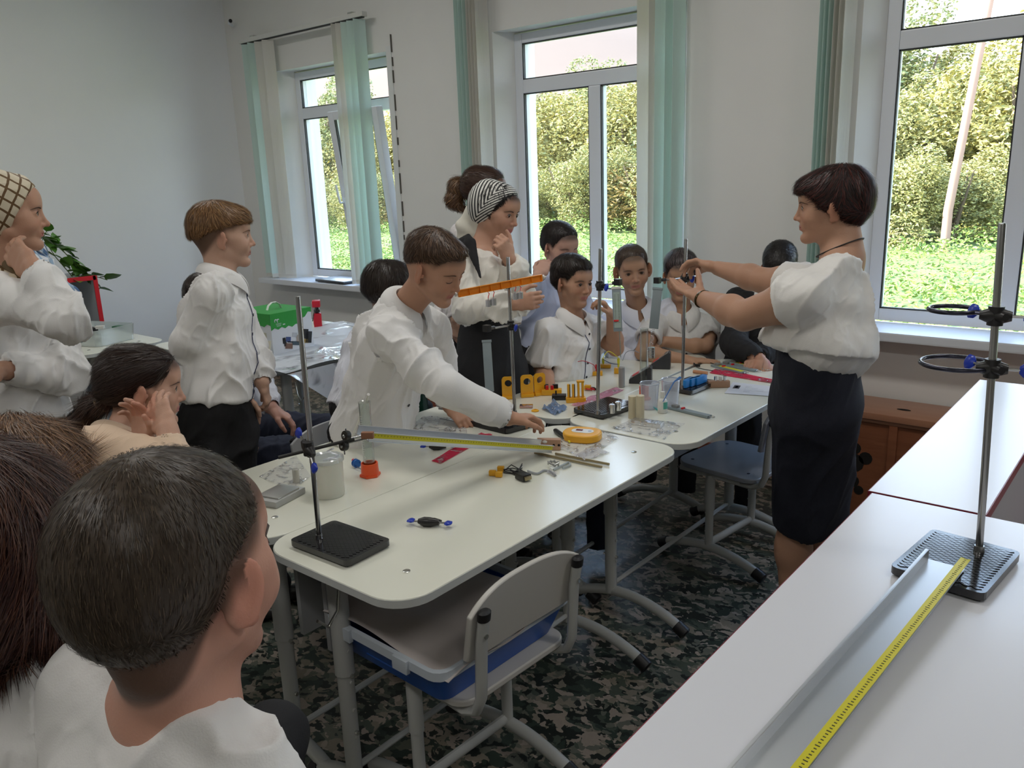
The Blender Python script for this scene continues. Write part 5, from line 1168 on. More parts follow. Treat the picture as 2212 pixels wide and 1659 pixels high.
# beakers
for x, y, l in ((1403, 882, 'left clear plastic beaker with a pink stopper seen through it'), (1448, 874, 'right clear plastic beaker with a blue stirrer')):
    r = thing('beaker', l, 'beaker', tz(x, y), 0, 'plastic beakers'); b = MB(); b.lathe([(0, .001), (.0275, .001), (.0285, .003), (.0345, .093), (.0362, .096), (.0340, .0945), (.0275, .004), (0, .004)], (0, 0, 0), 36); obj('cup', b, beakm, r)
    b = MB(); b.lathe([(.0348, .093), (.0368, .096), (.0348, .0975), (.0336, .0955), (.0348, .093)], (0, 0, 0), 36); obj('rim', b, mat_glass('beaker_rim', (.8, .85, .95), .2, .1, .6, (.7, .76, .88)), r)
r = thing('orange_stopper', 'orange-red foot of a cylinder behind the left beaker', 'stopper', tz(1391, 862)); b = MB(); b.lathe([(0, 0), (.026, 0), (.026, .005), (.018, .010), (.0180, .050), (.0155, .050), (.0150, .012), (0, .012)], (0, 0, 0), 20); obj('stopper', b, orangep, r)
r = obj('blue_stirrer', MB().tube([at(1432, 868, 2.84)-at(1432, 868, 2.84), at(1456, 825, 2.86)-at(1432, 868, 2.84), at(1470, 815, 2.87)-at(1432, 868, 2.84)], [.002, .003, .007], 8, flat=(1, .5)), M('blue_stirrer_plastic', (.03, .14, .40), .4)); r.location = tuple(at(1432, 868, 2.84)); tag(r, 'blue stirrer leaning in the right beaker', 'stirrer')
# candles, foil, bottle
for x, y, hh, l in ((1366, 903, .080, 'shorter cream upright cylinder by the foil block'), (1383, 907, .088, 'taller cream upright cylinder by the foil block')):
    r = obj('cream_cylinder', MB().lathe([(0, 0), (.0138, 0), (.014, .001), (.014, hh), (.013, hh+.001), (0, hh+.0005)], (0, 0, 0), 24), M('cream_wax', (.66, .58, .40), .5)); r.location = tuple(tz(x, y)); tag(r, l, 'cylinder', 'cream cylinders')
r = obj('foil_block', MB().box((0, 0, .008), (.11, .036, .016), bev=.003), foil_m); r.location = tuple(tz(1398, 918)); r.rotation_euler = (0, 0, math.radians(8)); tag(r, 'flat block wrapped in silver foil on clear film', 'block')
film('clear plastic film under the foil block at the edge of the far right desk', [(1320, 925), (1435, 950), (1480, 915), (1370, 905)], filmm, 8, .003)
r = thing('dropper_bottle', 'small white plastic bottle with a green label in front of the beakers', 'bottle', tz(1431, 891)); b = MB(); b.lathe([(0, 0), (.0125, 0), (.0135, .002), (.0135, .030), (.011, .036), (.006, .039), (.006, .043), (0, .043)], (0, 0, 0), 24); obj('bottle', b, white_p, r); b = MB(); b.lathe([(0, .042), (.0068, .042), (.0062, .056), (0, .057)], (0, 0, 0), 18); obj('cap', b, white_p, r); r.scale = (1.28, 1.28, 1.38)
b = MB(); b.grid(lambda u, v: (.0138*math.cos(-.9+1.2*u), .0138*math.sin(-.9+1.2*u), .012+.018*v), 8, 2, .0003); obj('green_label', b, M('green_label', (.10, .42, .33), .5), r)
cord('little turquoise clip beside the white bottle', [(1412, 882), (1417, 885), (1421, 888)], .003, M('turquoise', (.05, .45, .42), .4), .004, 'clip', 'small_clip')
# lying spring scales
def dyn_lie(label, a, b_, wid, face, h=TT, group='lying spring scales'):
    A, B_ = tz(*a, h), tz(*b_, h); d = B_-A; L = np.linalg.norm(d); r = thing('spring_scale', label, 'spring scale', A, math.atan2(d[1], d[0]), group)
    b = MB(); b.box((L/2, 0, .005), (L, wid, .009), bev=.002); obj('body', b, MATS['grey_scale_body'] if not face else greyp, r)
    if face: b = MB(); b.box((L*.55, 0, .0098), (L*.78, wid*.72, .001)); obj('yellow_scale', b, M('scale_yellow', (.62, .60, .05), .4), r)
    b = MB(); b.box((L*.16, 0, .013), (.026, wid*.7, .012), bev=.003); obj('slider', b, M('slider_grey', (.20, .20, .19), .4), r); b = MB(); b.box((L*.34, .002, .012), (.008, wid*.6, .006), bev=.001); obj('pointer', b, redp, r)
    b = MB(); b.tube([V(L+.010+.010*math.cos(a_), .010*math.sin(a_), .006) for a_ in np.linspace(0, 6.2832, 19)[:-1]], .0014, 6, closed=True); obj('ring', b, chrome, r)
dyn_lie('grey spring scale with red pointer and end ring lying alone on the far right desk', (1446, 882), (1533, 903), .026, False)
dyn_lie('yellow-faced spring scale lying nearest of the three by the teacher', (1540, 791), (1608, 808), .028, True); dyn_lie('grey spring scale lying in the middle of the three by the teacher', (1556, 788), (1634, 803), .024, False); dyn_lie('yellow-faced spring scale lying furthest of the three by the teacher', (1575, 784), (1652, 800), .028, True)
film('red plastic strip running along the far right desk by the teacher', [(1532, 806), (1690, 832), (1692, 824), (1545, 797)], redfilm, 12, .003, 'strip', name='plastic_strip')
cord('black plug lead looping at the far end of the far right desk', [(1540, 803), (1510, 797), (1498, 789), (1512, 784), (1532, 785), (1545, 790)], .0018, wire_b, .004, 'lead', 'plug_lead')
r = thing('lead_plug', 'small black plug at the end of the looping lead', 'plug', tz(1507, 792)+V(0, 0, .006)); b = MB(); b.box((0, 0, 0), (.022, .010, .012), .4, bev=.003); b.cyl((-.01, 0, 0), (-.022, .006, .006), .003, n=8); obj('plug', b, blackp, r)
r = obj('clay_stick', MB().tube([tz(1498, 806)-tz(1498, 806)+V(0, 0, .0075), tz(1528, 810)-tz(1498, 806)+V(0, 0, .0075)], .0075, 12), M('orange_clay', (.52, .24, .12), .6)); r.location = tuple(tz(1498, 806)); tag(r, 'short orange-brown round stick on the far right desk', 'stick')
r = thing('wooden_weight_block', 'narrow wooden block holding small metal weights on the far right desk', 'block', tz(1552, 836), math.radians(38)); b = MB(); b.box((0, 0, .013), (.085, .024, .026), bev=.001); obj('block', b, wood_l, r)
for k in range(3): b = MB(); b.cyl((-.012+.018*k, 0, .026), (-.012+.018*k, 0, .044), .0065, n=14); obj('small_weight', b, steel_b if k != 1 else white_p, r)
# printed sheets
r = thing('printed_sheet', 'printed instruction sheet in a clear sleeve beside the teacher', 'paper', tz(1632, 842)); Q = [tz(*p) for p in ((1565, 850), (1690, 858), (1690, 838), (1583, 826))]; o_ = tz(1632, 842)
b = MB(); b.add([q-o_+V(0, 0, .0010) for q in Q]+[q-o_+V(0, 0, .0016) for q in Q], [(3, 2, 1, 0), (4, 5, 6, 7), (0, 1, 5, 4), (1, 2, 6, 5), (2, 3, 7, 6), (3, 0, 4, 7)]); obj('sheet', b, M('paper_bluish', (.72, .74, .80), .4, coat=.4), r, smooth=False)
def onq(u, v): return (Q[0]*(1-u)+Q[1]*u)*(1-v)+(Q[3]*(1-u)+Q[2]*u)*v-o_+V(0, 0, .0017)
def patch(u0, u1, v0, v1, nm, mt_): b = MB(); P = [onq(u0, v0), onq(u1, v0), onq(u1, v1), onq(u0, v1)]; b.add(P+[p+V(0, 0, .0003) for p in P], [(3, 2, 1, 0), (4, 5, 6, 7), (0, 1, 5, 4), (1, 2, 6, 5), (2, 3, 7, 6), (3, 0, 4, 7)]); obj(nm, b, mt_, r, smooth=False)
patch(.08, .20, .45, .75, 'dark_picture', M('print_dark', (.06, .06, .07), .5)); patch(.11, .17, .52, .68, 'picture_inset', M('print_grey', (.35, .36, .38), .5))
for i in range(5): patch(.30, .30+.12*(1+(i*7 % 4)), .25+.12*i, .265+.12*i, 'text_line', M('print_line', (.45, .47, .52), .5))
# -- window sill laptop
c = on_z(730, 600, .860)
r = thing('laptop', 'closed grey laptop lying on the sill of the first window', 'laptop', (-5.02, 3.99, .8575), math.radians(-4)); b = MB(); b.box((0, 0, .009), (.38, .25, .013), bev=.004); obj('base', b, M('laptop_dark', (.06, .065, .08), .35), r); b = MB(); b.box((0, 0, .0195), (.38, .25, .007), bev=.003); obj('lid', b, M('laptop_lid', (.42, .44, .47), .3, .5), r)
for i in range(9): b = MB(); b.box((.02+i*.018, -.1255, .009), (.011, .002, .005)); obj('port', b, cap_m, r)
# -- green box on the back desk
green = M('box_green', (.03, .33, .05), .45); boxw = M('box_white', (.70, .72, .76), .45); boxb = M('box_beige', (.52, .50, .40), .5)
A = tz(592, 770, TT); A = on_z(592, 772, TT); Bp = on_z(676, 752, TT); Cp = on_z(540, 752, TT)
ex = nrm((Bp-A)*V(1, 1, 0)); ey = np.array([-ex[1], ex[0], 0]); W_ = .26; D_ = .30; Hh = .215
r = thing('kit_box', 'green and white cardboard kit box with a plastic handle on the back desk', 'box', A+ex*W_/2+ey*D_/2+V(0, 0, .0006), math.atan2(ex[1], ex[0]))
b = MB(); b.box((0, 0, Hh/2), (W_, D_, Hh), bev=.002); obj('carton', b, boxw, r)
b = MB(); b.box((0, 0, Hh+.0005), (W_+.002, D_+.002, .002)); obj('green_lid', b, green, r)
def jag(face, z0, seed, n=12, cut=.55):
    rs = np.random.RandomState(seed); P = []
    for i in range(n+1):
        u = i/n; z = Hh-(z0*(1-.75*sstep(cut, 1., u)) if face == 'front' else z0*(.6+.7*(1-u)))*Hh+(.006 if i % 2 else -.004); P.append((u, z))
    return P
for face, z0, seed in (('front', .36, 1), ('side', .40, 2)):
    P = jag(face, z0, seed); b = MB(); vs = []; 
    for u, z in P+[(1, Hh), (0, Hh)]:
        for off in (.0, .0012):
            vs.append((-W_/2+u*W_, -D_/2-off-.0006, z) if face == 'front' else (-W_/2-off-.0006, D_/2-u*D_, z))
    n = len(P)+2; fs = [tuple(2*k+1 for k in range(n)), tuple(2*k for k in range(n-1, -1, -1))]+[(2*k, 2*((k+1) % n), 2*((k+1) % n)+1, 2*k+1) for k in range(n)]; b.add(vs, fs); obj('green_print', b, green, r, smooth=False)
b = MB(); b.box((-W_/2-.0012, .02, .07), (.0012, .26, .10)); obj('beige_print', b, boxb, r, smooth=False)
for (u, v, w2, h2, mt_) in ((.30, .25, .03, .025, M('print_navy', (.05, .08, .22), .5)), (.34, .18, .035, .006, cap_m), (.20, .24, .018, .03, cap_m), (.22, .15, .015, .02, cap_m), (.30, .09, .045, .028, M('print_brown', (.20, .11, .08), .5)), (.48, .12, .05, .02, M('print_slate', (.06, .09, .12), .5)), (.52, .22, .012, .04, M('print_tan', (.40, .33, .28), .5)), (.70, .30, .05, .05, cap_m), (.80, .20, .04, .06, cap_m), (.72, .12, .03, .02, M('print_gold', (.45, .30, .08), .5)), (.62, .20, .02, .03, cap_m), (.47, .33, .03, .02, M('print_lightgrey', (.5, .52, .56), .5))):
    b = MB(); b.box((-W_/2+u*W_+.02, -D_/2-.0012, v*Hh+.02), (w2, .0012, h2), M3=roty(.2 if w2 > .02 else .0)); obj('printed_picture', b, mt_, r, smooth=False)
# curled white mark and small lettering on the green front
for k, (cx_, sg_) in enumerate(((-.098, 1), (-.083, -1))):
    b = MB(); b.tube([V(cx_+.0075*math.cos(a_), -D_/2-.0022, Hh-.038+.0085*math.sin(a_)) for a_ in np.linspace(.2+k*.6, 3.9+k*.4, 12)], [.0012+.0018*math.sin(t*3.14) for t in np.linspace(0, 1, 12)], 6); obj('white_mark', b, boxw, r)
for k in range(3): b = MB(); b.box((-.082+.012*k*0, -D_/2-.0022, Hh-.052-.006*k), (.034-.004*k, .0008, .0016)); obj('small_lettering', b, boxw, r)
b = MB(); b.box((-.050, -D_/2-.0022, Hh-.060), (.014, .0008, .005), bev=.0003); obj('white_badge', b, boxw, r)
b = MB(); b.tube([V(-.045, -.02, Hh), V(-.035, -.02, Hh+.022), V(-.012, -.02, Hh+.036), V(.012, -.02, Hh+.036), V(.035, -.02, Hh+.022), V(.045, -.02, Hh)], .004, 8, flat=(2.2, .7)); obj('handle', b, M('handle_white', (.72, .78, .74), .4), r)
b = MB(); vs = []
# -- leaning white booklet in front of box
r = thing('white_booklet', 'white booklet with grey print leaning against the green kit box', 'booklet', on_z(560, 778, TT)); b = MB(); b.box((0, 0, .048), (.13, .004, .096), M3=rotz(.55) @ rotx(-.35), bev=.001); obj('cover', b, boxb, r)
# -- red toy robot
c = on_z(688, 708, TT)+V(0, 0, .0006); r = thing('toy_robot', 'small red robot figure with wire arms on the back desk', 'robot', c, math.radians(-40)); rp = M('robot_red', (.60, .01, .03), .4)
b = MB(); b.box((0, 0, .040), (.040, .034, .078), bev=.003); obj('body', b, rp, r); b = MB(); b.box((0, 0, .130), (.050, .034, .034), bev=.004); obj('head', b, rp, r); b = MB(); b.cyl((0, 0, .078), (0, 0, .114), .008, n=10); b.box((0, 0, .092), (.034, .026, .014), bev=.002); obj('neck', b, blackp, r)
for q in (-1, 1): b = MB(); b.lathe([(0, 0), (.0075, 0), (.0075, .001), (0, .001)], (q*.011, -.0185, .132), 16, rotx(math.pi/2)); obj('eye', b, white_p, r); b = MB(); b.lathe([(0, 0), (.0035, 0), (.0035, .001), (0, .001)], (q*.011, -.0196, .132), 12, rotx(math.pi/2)); obj('pupil', b, cap_m, r); b = MB(); b.tube([V(q*.012, 0, .10), V(q*.045, .0, .112), V(q*.055, -.01, .09), V(q*.03, -.015, .07), V(q*.045, -.02, .045)], .0022, 7); obj('wire_arm', b, blackp, r)
b = MB(); b.box((0, -.0178, .045), (.026, .001, .056)); obj('front_plate', b, M('robot_pale', (.6, .45, .35), .5), r); b = MB(); b.box((0, -.0186, .045), (.018, .001, .048)); obj('front_panel', b, rp, r)
r.scale = (1.35, 1.35, 1.12)
# -- crumpled transparent cover over the back desks with a hanging corner
F_ = mat_glass('thick_film', (.96, .97, .98), .1, .12, .6, (.80, .83, .88), crinkle=5); rs = np.random.RandomState(5)
def ff(u, v):
    x = -4.35+1.24*u; y = 2.10+1.04*v; z = TT+.004+.012*abs(math.sin(u*9+2.2*math.sin(v*6)))*abs(math.sin(v*8+u*3)); 
    return (x, y, z)
b = MB(); b.grid(lambda u, v: ff(.30+.70*u, v), 60, 50, .0006); b.grid(lambda u, v: (-3.11+.012+.02*u, 2.10+.50*v+.10*u*(1-v)*0, TT+.002-(.20*u)*(1-abs(2*v-1))-.001), 6, 16, .0006); o = obj('clear_cover', b, F_); tag(rebase(o, (-3.7, 2.6, TT)), 'crumpled thick clear cover spread over the back desks', 'plastic cover')
c = on_z(566, 790, TT); b = MB(); b.ball((0, 0, .022), (.030, .024, .022), 18); b.tube([V(.02, 0, .012), V(.05, .01, .006), V(.07, -.01, .004)], .006, 8); o = obj('wrapped_part', b, M('dark_glossy_part', (.03, .05, .06), .15)); o.location = tuple(c); tag(o, 'dark shiny part in clear wrap at the front of the back desk', 'part')
# -- clear tub with green parts on the left desk
c = on_z(215, 762, TT); r = thing('parts_tub', 'clear plastic tub of green and black parts on the left desk', 'tub', V(-4.80, 2.0, TT+.0006), .3); b = MB(); b.prism(rrect(.34, .26, .03, 4), 0, .005); q = rrect(.34, .26, .03, 4); n = len(q); b.add([(x, y, .0) for x, y in q]+[(x*1.06, y*1.06, .09) for x, y in q]+[(x*1.04, y*1.04, .09) for x, y in q]+[(x*.98, y*.98, .0) for x, y in q], [(k+a_*n, (k+1) % n+a_*n, (k+1) % n+(a_+1)*n, k+(a_+1)*n) for a_ in range(3) for k in range(n)]); obj('tub', b, mat_glass('frosted_tub', (.88, .93, .93), .2, .2, .5, (.75, .82, .82)), r)
rs = random.Random(5)
for k in range(10): b = MB(); b.box((rs.uniform(-.12, .12), rs.uniform(-.09, .09), .020+.009*k), (rs.uniform(.03, .08), rs.uniform(.02, .05), .018), rs.uniform(0, 3), bev=.002); obj('part', b, [M('part_green', (.02, .12, .06), .4), cap_m, white_p][k % 3], r)
# -- potted plant with trailing vines by the left wall
pc = on_x(95, 600, -5.80); zt_ = tp[2]
leafm = M('vine_leaf', (.05, .17, .03), .4, noise=(8, .8, (.14, .30, .04))); r = thing('trailing_plant', 'potted plant with trailing leafy vines at the left wall', 'plant', (-5.80, pc[1]-.05, zt_+.0006))
b = MB(); b.lathe([(0, 0), (.07, 0), (.095, .15), (.10, .155), (.09, .15), (.085, .13), (0, .13)], (0, 0, 0), 24); obj('pot', b, M('pot_brown', (.25, .13, .08), .6), r); o_ = np.array(r.location)
def leaf(b, p, d, L, tw):
    d = nrm(d); s_ = nrm(np.cross(d, V(.3*math.sin(tw), math.cos(tw)*.5, 1))); n_2 = np.cross(s_, d); pts = []
    for t, w_ in ((0, 0), (.15, .30), (.4, .42), (.7, .28), (1, 0)): pts.append((p+d*L*t-n_2*L*.12*t*t, s_*w_*L, n_2*abs(w_)*L*.18))
    vs = []; 
    for c_, w_, u_ in pts: vs += [c_-w_+u_, c_, c_+w_+u_]
    fs = [q for k in range(4) for q in ((3*k, 3*k+1, 3*k+4, 3*k+3), (3*k+1, 3*k+2, 3*k+5, 3*k+4))]; v2 = [v_-n_2*.0008 for v_ in vs]; b.add(vs+v2, fs+[tuple(15+q for q in f[::-1]) for f in fs])
paths = [[(70, 560), (100, 500), (135, 540), (165, 575), (190, 600), (215, 625)], [(70, 560), (110, 520), (150, 555), (185, 590), (232, 605)], [(70, 560), (90, 510), (120, 555), (150, 590), (165, 610)]]
rs = random.Random(8)
for pth in paths:
    P = [on_x(x, y, -5.78+rs.uniform(-.04, .10))-o_ for x, y in pth]; P[0] = V(0, 0, .12); b = MB(); b.tube(P, .003, 6); obj('stem', b, M('stem_green', (.12, .20, .06), .5), r)
    for i in range(1, len(P)):
        for t in np.linspace(0, .9, 4 if i > 1 else 3):
            p = P[i-1]+(P[i]-P[i-1])*t
            if i == 1 and t < .5: continue
            b = MB(); leaf(b, p, V(rs.uniform(-.5, 1.), rs.uniform(-.2, 1.), rs.uniform(-.9, .5)), rs.uniform(.085, .125), rs.uniform(-1, 1)); obj('leaf', b, leafm, r)
# -- dark green sequinned bag and boot
c = on_z(935, 872, .60); H3 = MB(); H3.tube([V(0, 0, -.16), V(0, 0, -.05), V(0, 0, .10), V(.0, 0, .16)], [.05, .075, .07, .03], 14, flat=(1, .6)); r = obj('fabric_bag', H3, M('green_sequin', (.005, .06, .035), .2, .3, bump=(300, .9))); r.location = (-2.30, 2.12, .70); tag(r, 'dark green glittering bag hanging beyond the desks behind the leaning boy', 'bag')
white_cl = M('white_cotton', (.80, .79, .78), .8, bump=(420, .12), sheen=.2)
cool_cl = M('cool_white_cotton', (.74, .76, .84), .8, bump=(420, .12), sheen=.2)
blue_cl = M('pale_blue_cotton', (.62, .68, .88), .8, bump=(420, .12), sheen=.2)
cream_cl = M('cream_silk', (.80, .77, .70), .55, bump=(300, .08), sheen=.3)
peach_cl = M('peach_fabric', (.72, .53, .38), .7, bump=(300, .1), sheen=.2)
black_cl = M('black_cloth', (.012, .012, .014), .85, bump=(300, .12))
navy_cl = M('navy_cloth', (.012, .016, .035), .85, bump=(300, .12))
shoe_m = M('black_shoe', (.015, .014, .014), .35)
btn_dark = M('dark_button', (.02, .02, .03), .3); btn_white = M('white_button', (.75, .75, .75), .3)
SK1 = (.54, .335, .245); SK2 = (.46, .270, .185); SK3 = (.52, .295, .205)
LIP = (.42, .14, .12)
def collar(root, nb, up, fwd, r, mat, h=.036, drop=.045, spread=.5, name='collar', thick=.002, point=.045, edge=None):
    """shirt collar: a stand round the neck with a leaf folded outwards ending in two points"""
    up = nrm(up); fwd = nrm(fwd-up*np.dot(fwd, up)); rt = np.cross(fwd, up); o = np.array(root.location); b = MB()
    gap = .16
    def leaf(u, v):
        a = (u*2-1)*(math.pi-gap); ca, sa = -math.cos(a), math.sin(a)     # u=.5 is the nape
        fr = abs(u*2-1)**3
        rr = r*(1+.02); top = h*(1-.25*fr)
        base = nb+rt*sa*rr+fwd*ca*rr*1.02-up*fr*.012
        if v < .35:
            t = v/.35; return base+up*top*t-o+(rt*sa+fwd*ca)*.0*t
        t = (v-.35)/.65; ln = drop+point*fr
        out = (rt*sa+fwd*ca)
        return base+up*(top+.004*math.sin(t*3.14)-ln*.80*t)+out*(.004+.62*ln*t*(1-.25*fr)+.008*math.sin(t*3.1))+fwd*fr*.004*t-o
    b.grid(leaf, 44, 12, thick)
    return obj(name, b, mat, root)
def person(label, name='person', **k):
    """joints are room coordinates. Returns the root; parts: body, hair, shirt, collar, trousers, shoes ..."""
    g = k.get; c = np.array(k['head'], float); hs = k['hs']; s = hs/.238; R = headframe(*k['look'])
    neck = np.array(k['neck'], float); pel = np.array(k['pelvis'], float); a = math.radians(k['yaw']); fwd = np.array([math.cos(a), math.sin(a), 0])
    upv = nrm(neck-pel); fwd = nrm(fwd-upv*np.dot(fwd, upv)); rt = np.cross(fwd, upv)
    if g('tilt'): rt = nrm(rt+upv*k['tilt']); fwd = np.cross(upv, rt); rt = nrm(rt)
    B = g('build', 1.0); sw = g('sw', .165); root = thing(name, label, 'person', g('base', (pel[0], pel[1], 0)))
    h = g('res', .0030); skin = g('skin', SK1); fem = g('fem', False)
    chest = pel+(neck-pel)*.72; waist = pel+(neck-pel)*.34
    if 'chest' in k: chest = np.array(k['chest'])
    # ---------------- body
    F = Field(); head_prims(F, c, R, s, **g('face', {}))
    nr = g('nr', .045*s)
    hb = c+R @ (np.array([0, -.030, -.060])*s)
    F.cone(hb, neck+upv*.0, nr, nr*1.08, k=.028); F.cone(c+R @ (np.array([0, .006, -.070])*s), neck+fwd*.016-upv*.01, .028*s, .034*s, k=.02)
    cd = g('cd', .088)*B
    F.econe(chest, neck-upv*.045, (sw*.62, cd*.80), (sw*.66, .055*B), rt, k=.05)
    F.econe(pel+upv*.02, chest, (g('ww', .125)*B*.85, .075*B), (sw*.62, cd*.8), rt, k=.05)
    SH = {}
    for q, sd in ((1, 'R'), (-1, 'L')):
        if g(sd) is None: continue
        arm = k[sd]; S = neck-upv*g('sdrop', .050)+rt*q*sw*.88
        if 'S' in arm: S = np.array(arm['S'], float)
        SH[sd] = S; E_ = np.array(arm['E'], float); W_ = np.array(arm['W'], float); ar = g('ar', 1.)*(arm.get('ar', 1.))
        F.cone(S, S+(E_-S)*.35, .044*ar, .044*ar, k=.03); F.cone(S+(E_-S)*.3, E_, .043*ar, .034*ar, k=.015)
        m1 = E_+(W_-E_)*.28; F.cone(E_, m1, .034*ar, .037*ar, k=.012); F.cone(m1, W_, .036*ar, .0245*s+.002, k=.012)
        hd = dict(arm.get('hand', dict(d=W_-E_+V(0, 0, -.05), n=V(.1, .1, -1), thumb=-q))); hand(F, W_, s=hd.pop('s', s*.97), **hd)
    for lg in g('bare_legs', []):
        K, A, Tt = [np.array(q, float) for q in lg[:3]]; F.cone(pel, K, .075, .055, k=.03); F.cone(K, K+(A-K)*.35, .052, .057, k=.03); F.cone(K+(A-K)*.3, A, .056, .033, k=.03); F.cone(A, Tt, .034, .025, k=.02)
    v, f = F.mesh(h)
    col = skin_cols(v, c, R, s, skin, g('lips', LIP), g('scalp', g('hair', (.03, .02, .015))), g('hairline'), flush=g('flush', .25))
    meshobj('body', v, f, skin_m, root, c, col, R)
    fa = k.get('face', {})
    face_bits(root, F, c, R, s, brow=g('brow', (.05, .03, .02)), iris=g('iris', (.08, .04, .02)), look=g('eyes', (0, 0)), closed=fa.get('closed', False), thick=g('browthick', 1.))
    # ---------------- shirt
    if g('shirt') is not None:
        G = Field(); sm = k['shirt']; th = g('cloth', .012); hem = g('hem', pel-upv*.02); hf = g('hemflare', 1.); wwd = (g('ww', .125)*B+th, g('wd', .092)*B+th)
        chd = (sw*.80+th*.3, cd+th)
        G.econe(chest, neck-upv*.062, chd, (sw*.80, .058*B+th*.6), rt, k=.03)
        G.econe(waist, chest, (wwd[0]*1.04, wwd[1]*1.05), chd, rt, k=.035)
        hp = np.array(hem, float); hv = nrm(hp-waist)
        G.econe(waist, hp+hv*.05, wwd, (wwd[0]*1.10*hf, wwd[1]*1.14*hf), rt, k=.03, cuts=[(hp, -upv)])
        if g('bust'): 
            for q in (-1, 1): G.ell(chest+fwd*(cd*.72)+rt*q*sw*.40-upv*.03, (.066, .055, .068), np.stack([rt, fwd, upv], 1), k=.04)
        G.cone(neck-upv*.034-rt*sw*.34, neck-upv*.034+rt*sw*.34, .030, .030, k=.03)
        for q, sd in ((1, 'R'), (-1, 'L')):
            if sd not in SH: continue
            arm = k[sd]; S = SH[sd]; E_ = np.array(arm['E'], float); W_ = np.array(arm['W'], float); ar = g('ar', 1.)*(arm.get('ar', 1.)); t2 = g('sleeve', .013)
            G.cone(neck-upv*.040+rt*q*sw*.34, S, .034, .046*ar+t2*.4, k=.04)
            if arm.get('short'):
                fr = arm['short'] if not isinstance(arm['short'], bool) else .62
                P_ = S+(E_-S)*fr; d = nrm(E_-S)
                G.cone(S, P_+d*.02, .048*ar+t2*.4, .050*ar+t2*1.3, k=.03, cuts=[(P_, d)])
                G.cone(P_-d*.02, P_+d*.05, .043*ar+t2*.3, .046*ar+t2*.6, k=.003, sub=True)
            else:
                d = nrm(W_-E_); P_ = W_-d*arm.get('cuff', .012)
                G.cone(S, E_, .047*ar+t2*.4, .039*ar+t2*.8, k=.025); G.cone(E_, P_-d*.045, .039*ar+t2*.8, .031*ar+t2*g('puff', 1.), k=.015)
                G.cone(P_-d*.050, P_+d*.02, .0325*s+.003, .0335*s+.003, k=.012, cuts=[(P_, d)])
                G.cone(P_-d*.012, P_+d*.05, .0285*s+.002, .031*s+.003, k=.002, sub=True)
        # opening for the neck
        no = g('neckopen', nr*1.14); G.cone(neck-upv*.03+fwd*.004, neck+upv*.09+fwd*.01, no*.92, no*1.25, k=.006, sub=True)
        if g('vneck'): G.cone(neck+fwd*.05-upv*k['vneck'], neck+fwd*.10+upv*.03, .004, .05, k=.006, sub=True)
        v, f = G.mesh(g('cres', .0045)); v = relax(v, f, 2); N = vnormals(v, f); v = wrinkle(v, N, g('wr', .010)*1.25, 1., seed=g('seed', 3)+pel[0]*3)
        so_ = meshobj('shirt', v, f, sm, root, pel) if not g('shirtcol') else meshobj('shirt', v, f, sm, root, pel, k['shirtcol'](v))
        if g('collar', True):
            collar(root, neck+upv*g('cup', .008)+fwd*.006, upv+fwd*g('cfw', .12), fwd, g('cr', nr*1.16), g('collarmat', sm), **g('ck', {}))
        def front(base, off):
            d_ = v-base-rt*off; m_ = ((d_ @ rt)**2+(d_ @ upv)**2 < .00009) & (d_ @ fwd > .02)
            return base+rt*off+fwd*float(np.max((d_ @ fwd)[m_])) if m_.any() else None
        bt = g('buttons')
        if bt:
            for i in range(bt[0]):
                base = neck+(pel-neck)*(bt[1]+(bt[2]-bt[1])*i/max(1, bt[0]-1)); p = front(base, 0)
                if p is not None:
                    p = p-fwd*.0005; b = MB(); b.lathe([(0, 0), (.0052, 0), (.0052, .002), (0, .0025)], p-np.array(root.location), 12, np.stack([rt, upv, fwd], 1)); obj('button', b, bt[3], root)
            if g('placket'):
                pts = []
                for t in np.linspace(.06, 1.0, 24):
                    p = front(neck+(pel-neck)*t, .014)
                    if p is not None: pts.append(p-np.array(root.location))
                if len(pts) > 3: b = MB(); b.tube(pts, .0016, 6); obj('placket_trim', b, k['placket'], root)
    # ---------------- trousers or skirt
    if g('legs'):
        T = Field(); T.econe(pel-upv*.02, pel+upv*.07, (g('hw', .15)*B, .105*B), (g('ww', .125)*B+.004, .088*B), rt, k=.03, cuts=[(pel+upv*g('waistup', .08), upv)])
        for hip, K, A in k['legs']:
            hip, K, A = [np.array(q, float) for q in (hip, K, A)]; lr = g('lr', 1.)
            T.cone(hip, K, .088*lr, .062*lr, k=.05); T.cone(K, A, .060*lr, .047*lr, k=.03, cuts=[(A, nrm(A-K))])
        v, f = T.mesh(.008); v = relax(v, f, 2); N = vnormals(v, f); v = wrinkle(v, N, .009, 1., seed=4)
        meshobj('trousers', v, f, g('pants', black_cl), root, pel)
    if g('skirt'):
        T = Field(); P0, P1, w0, w1 = k['skirt'][:4]; P0 = np.array(P0); P1 = np.array(P1); mid = P0+(P1-P0)*.32; wm_ = k['skirt'][4] if len(k['skirt']) > 4 else tuple((w0[i]+w1[i])/2 for i in (0, 1))
        T.econe(P0, mid, w0, wm_, rt, k=.04, cuts=[(P0, nrm(P0-P1))]); T.econe(mid, P1+(P1-mid)*.1, wm_, w1, rt, k=.04, cuts=[(P1, nrm(P1-P0))])
        v, f = T.mesh(.008); v = relax(v, f, 2); N = vnormals(v, f); v = wrinkle(v, N, .006, .7, seed=6)
        meshobj('skirt', v, f, g('pants', black_cl), root, pel)
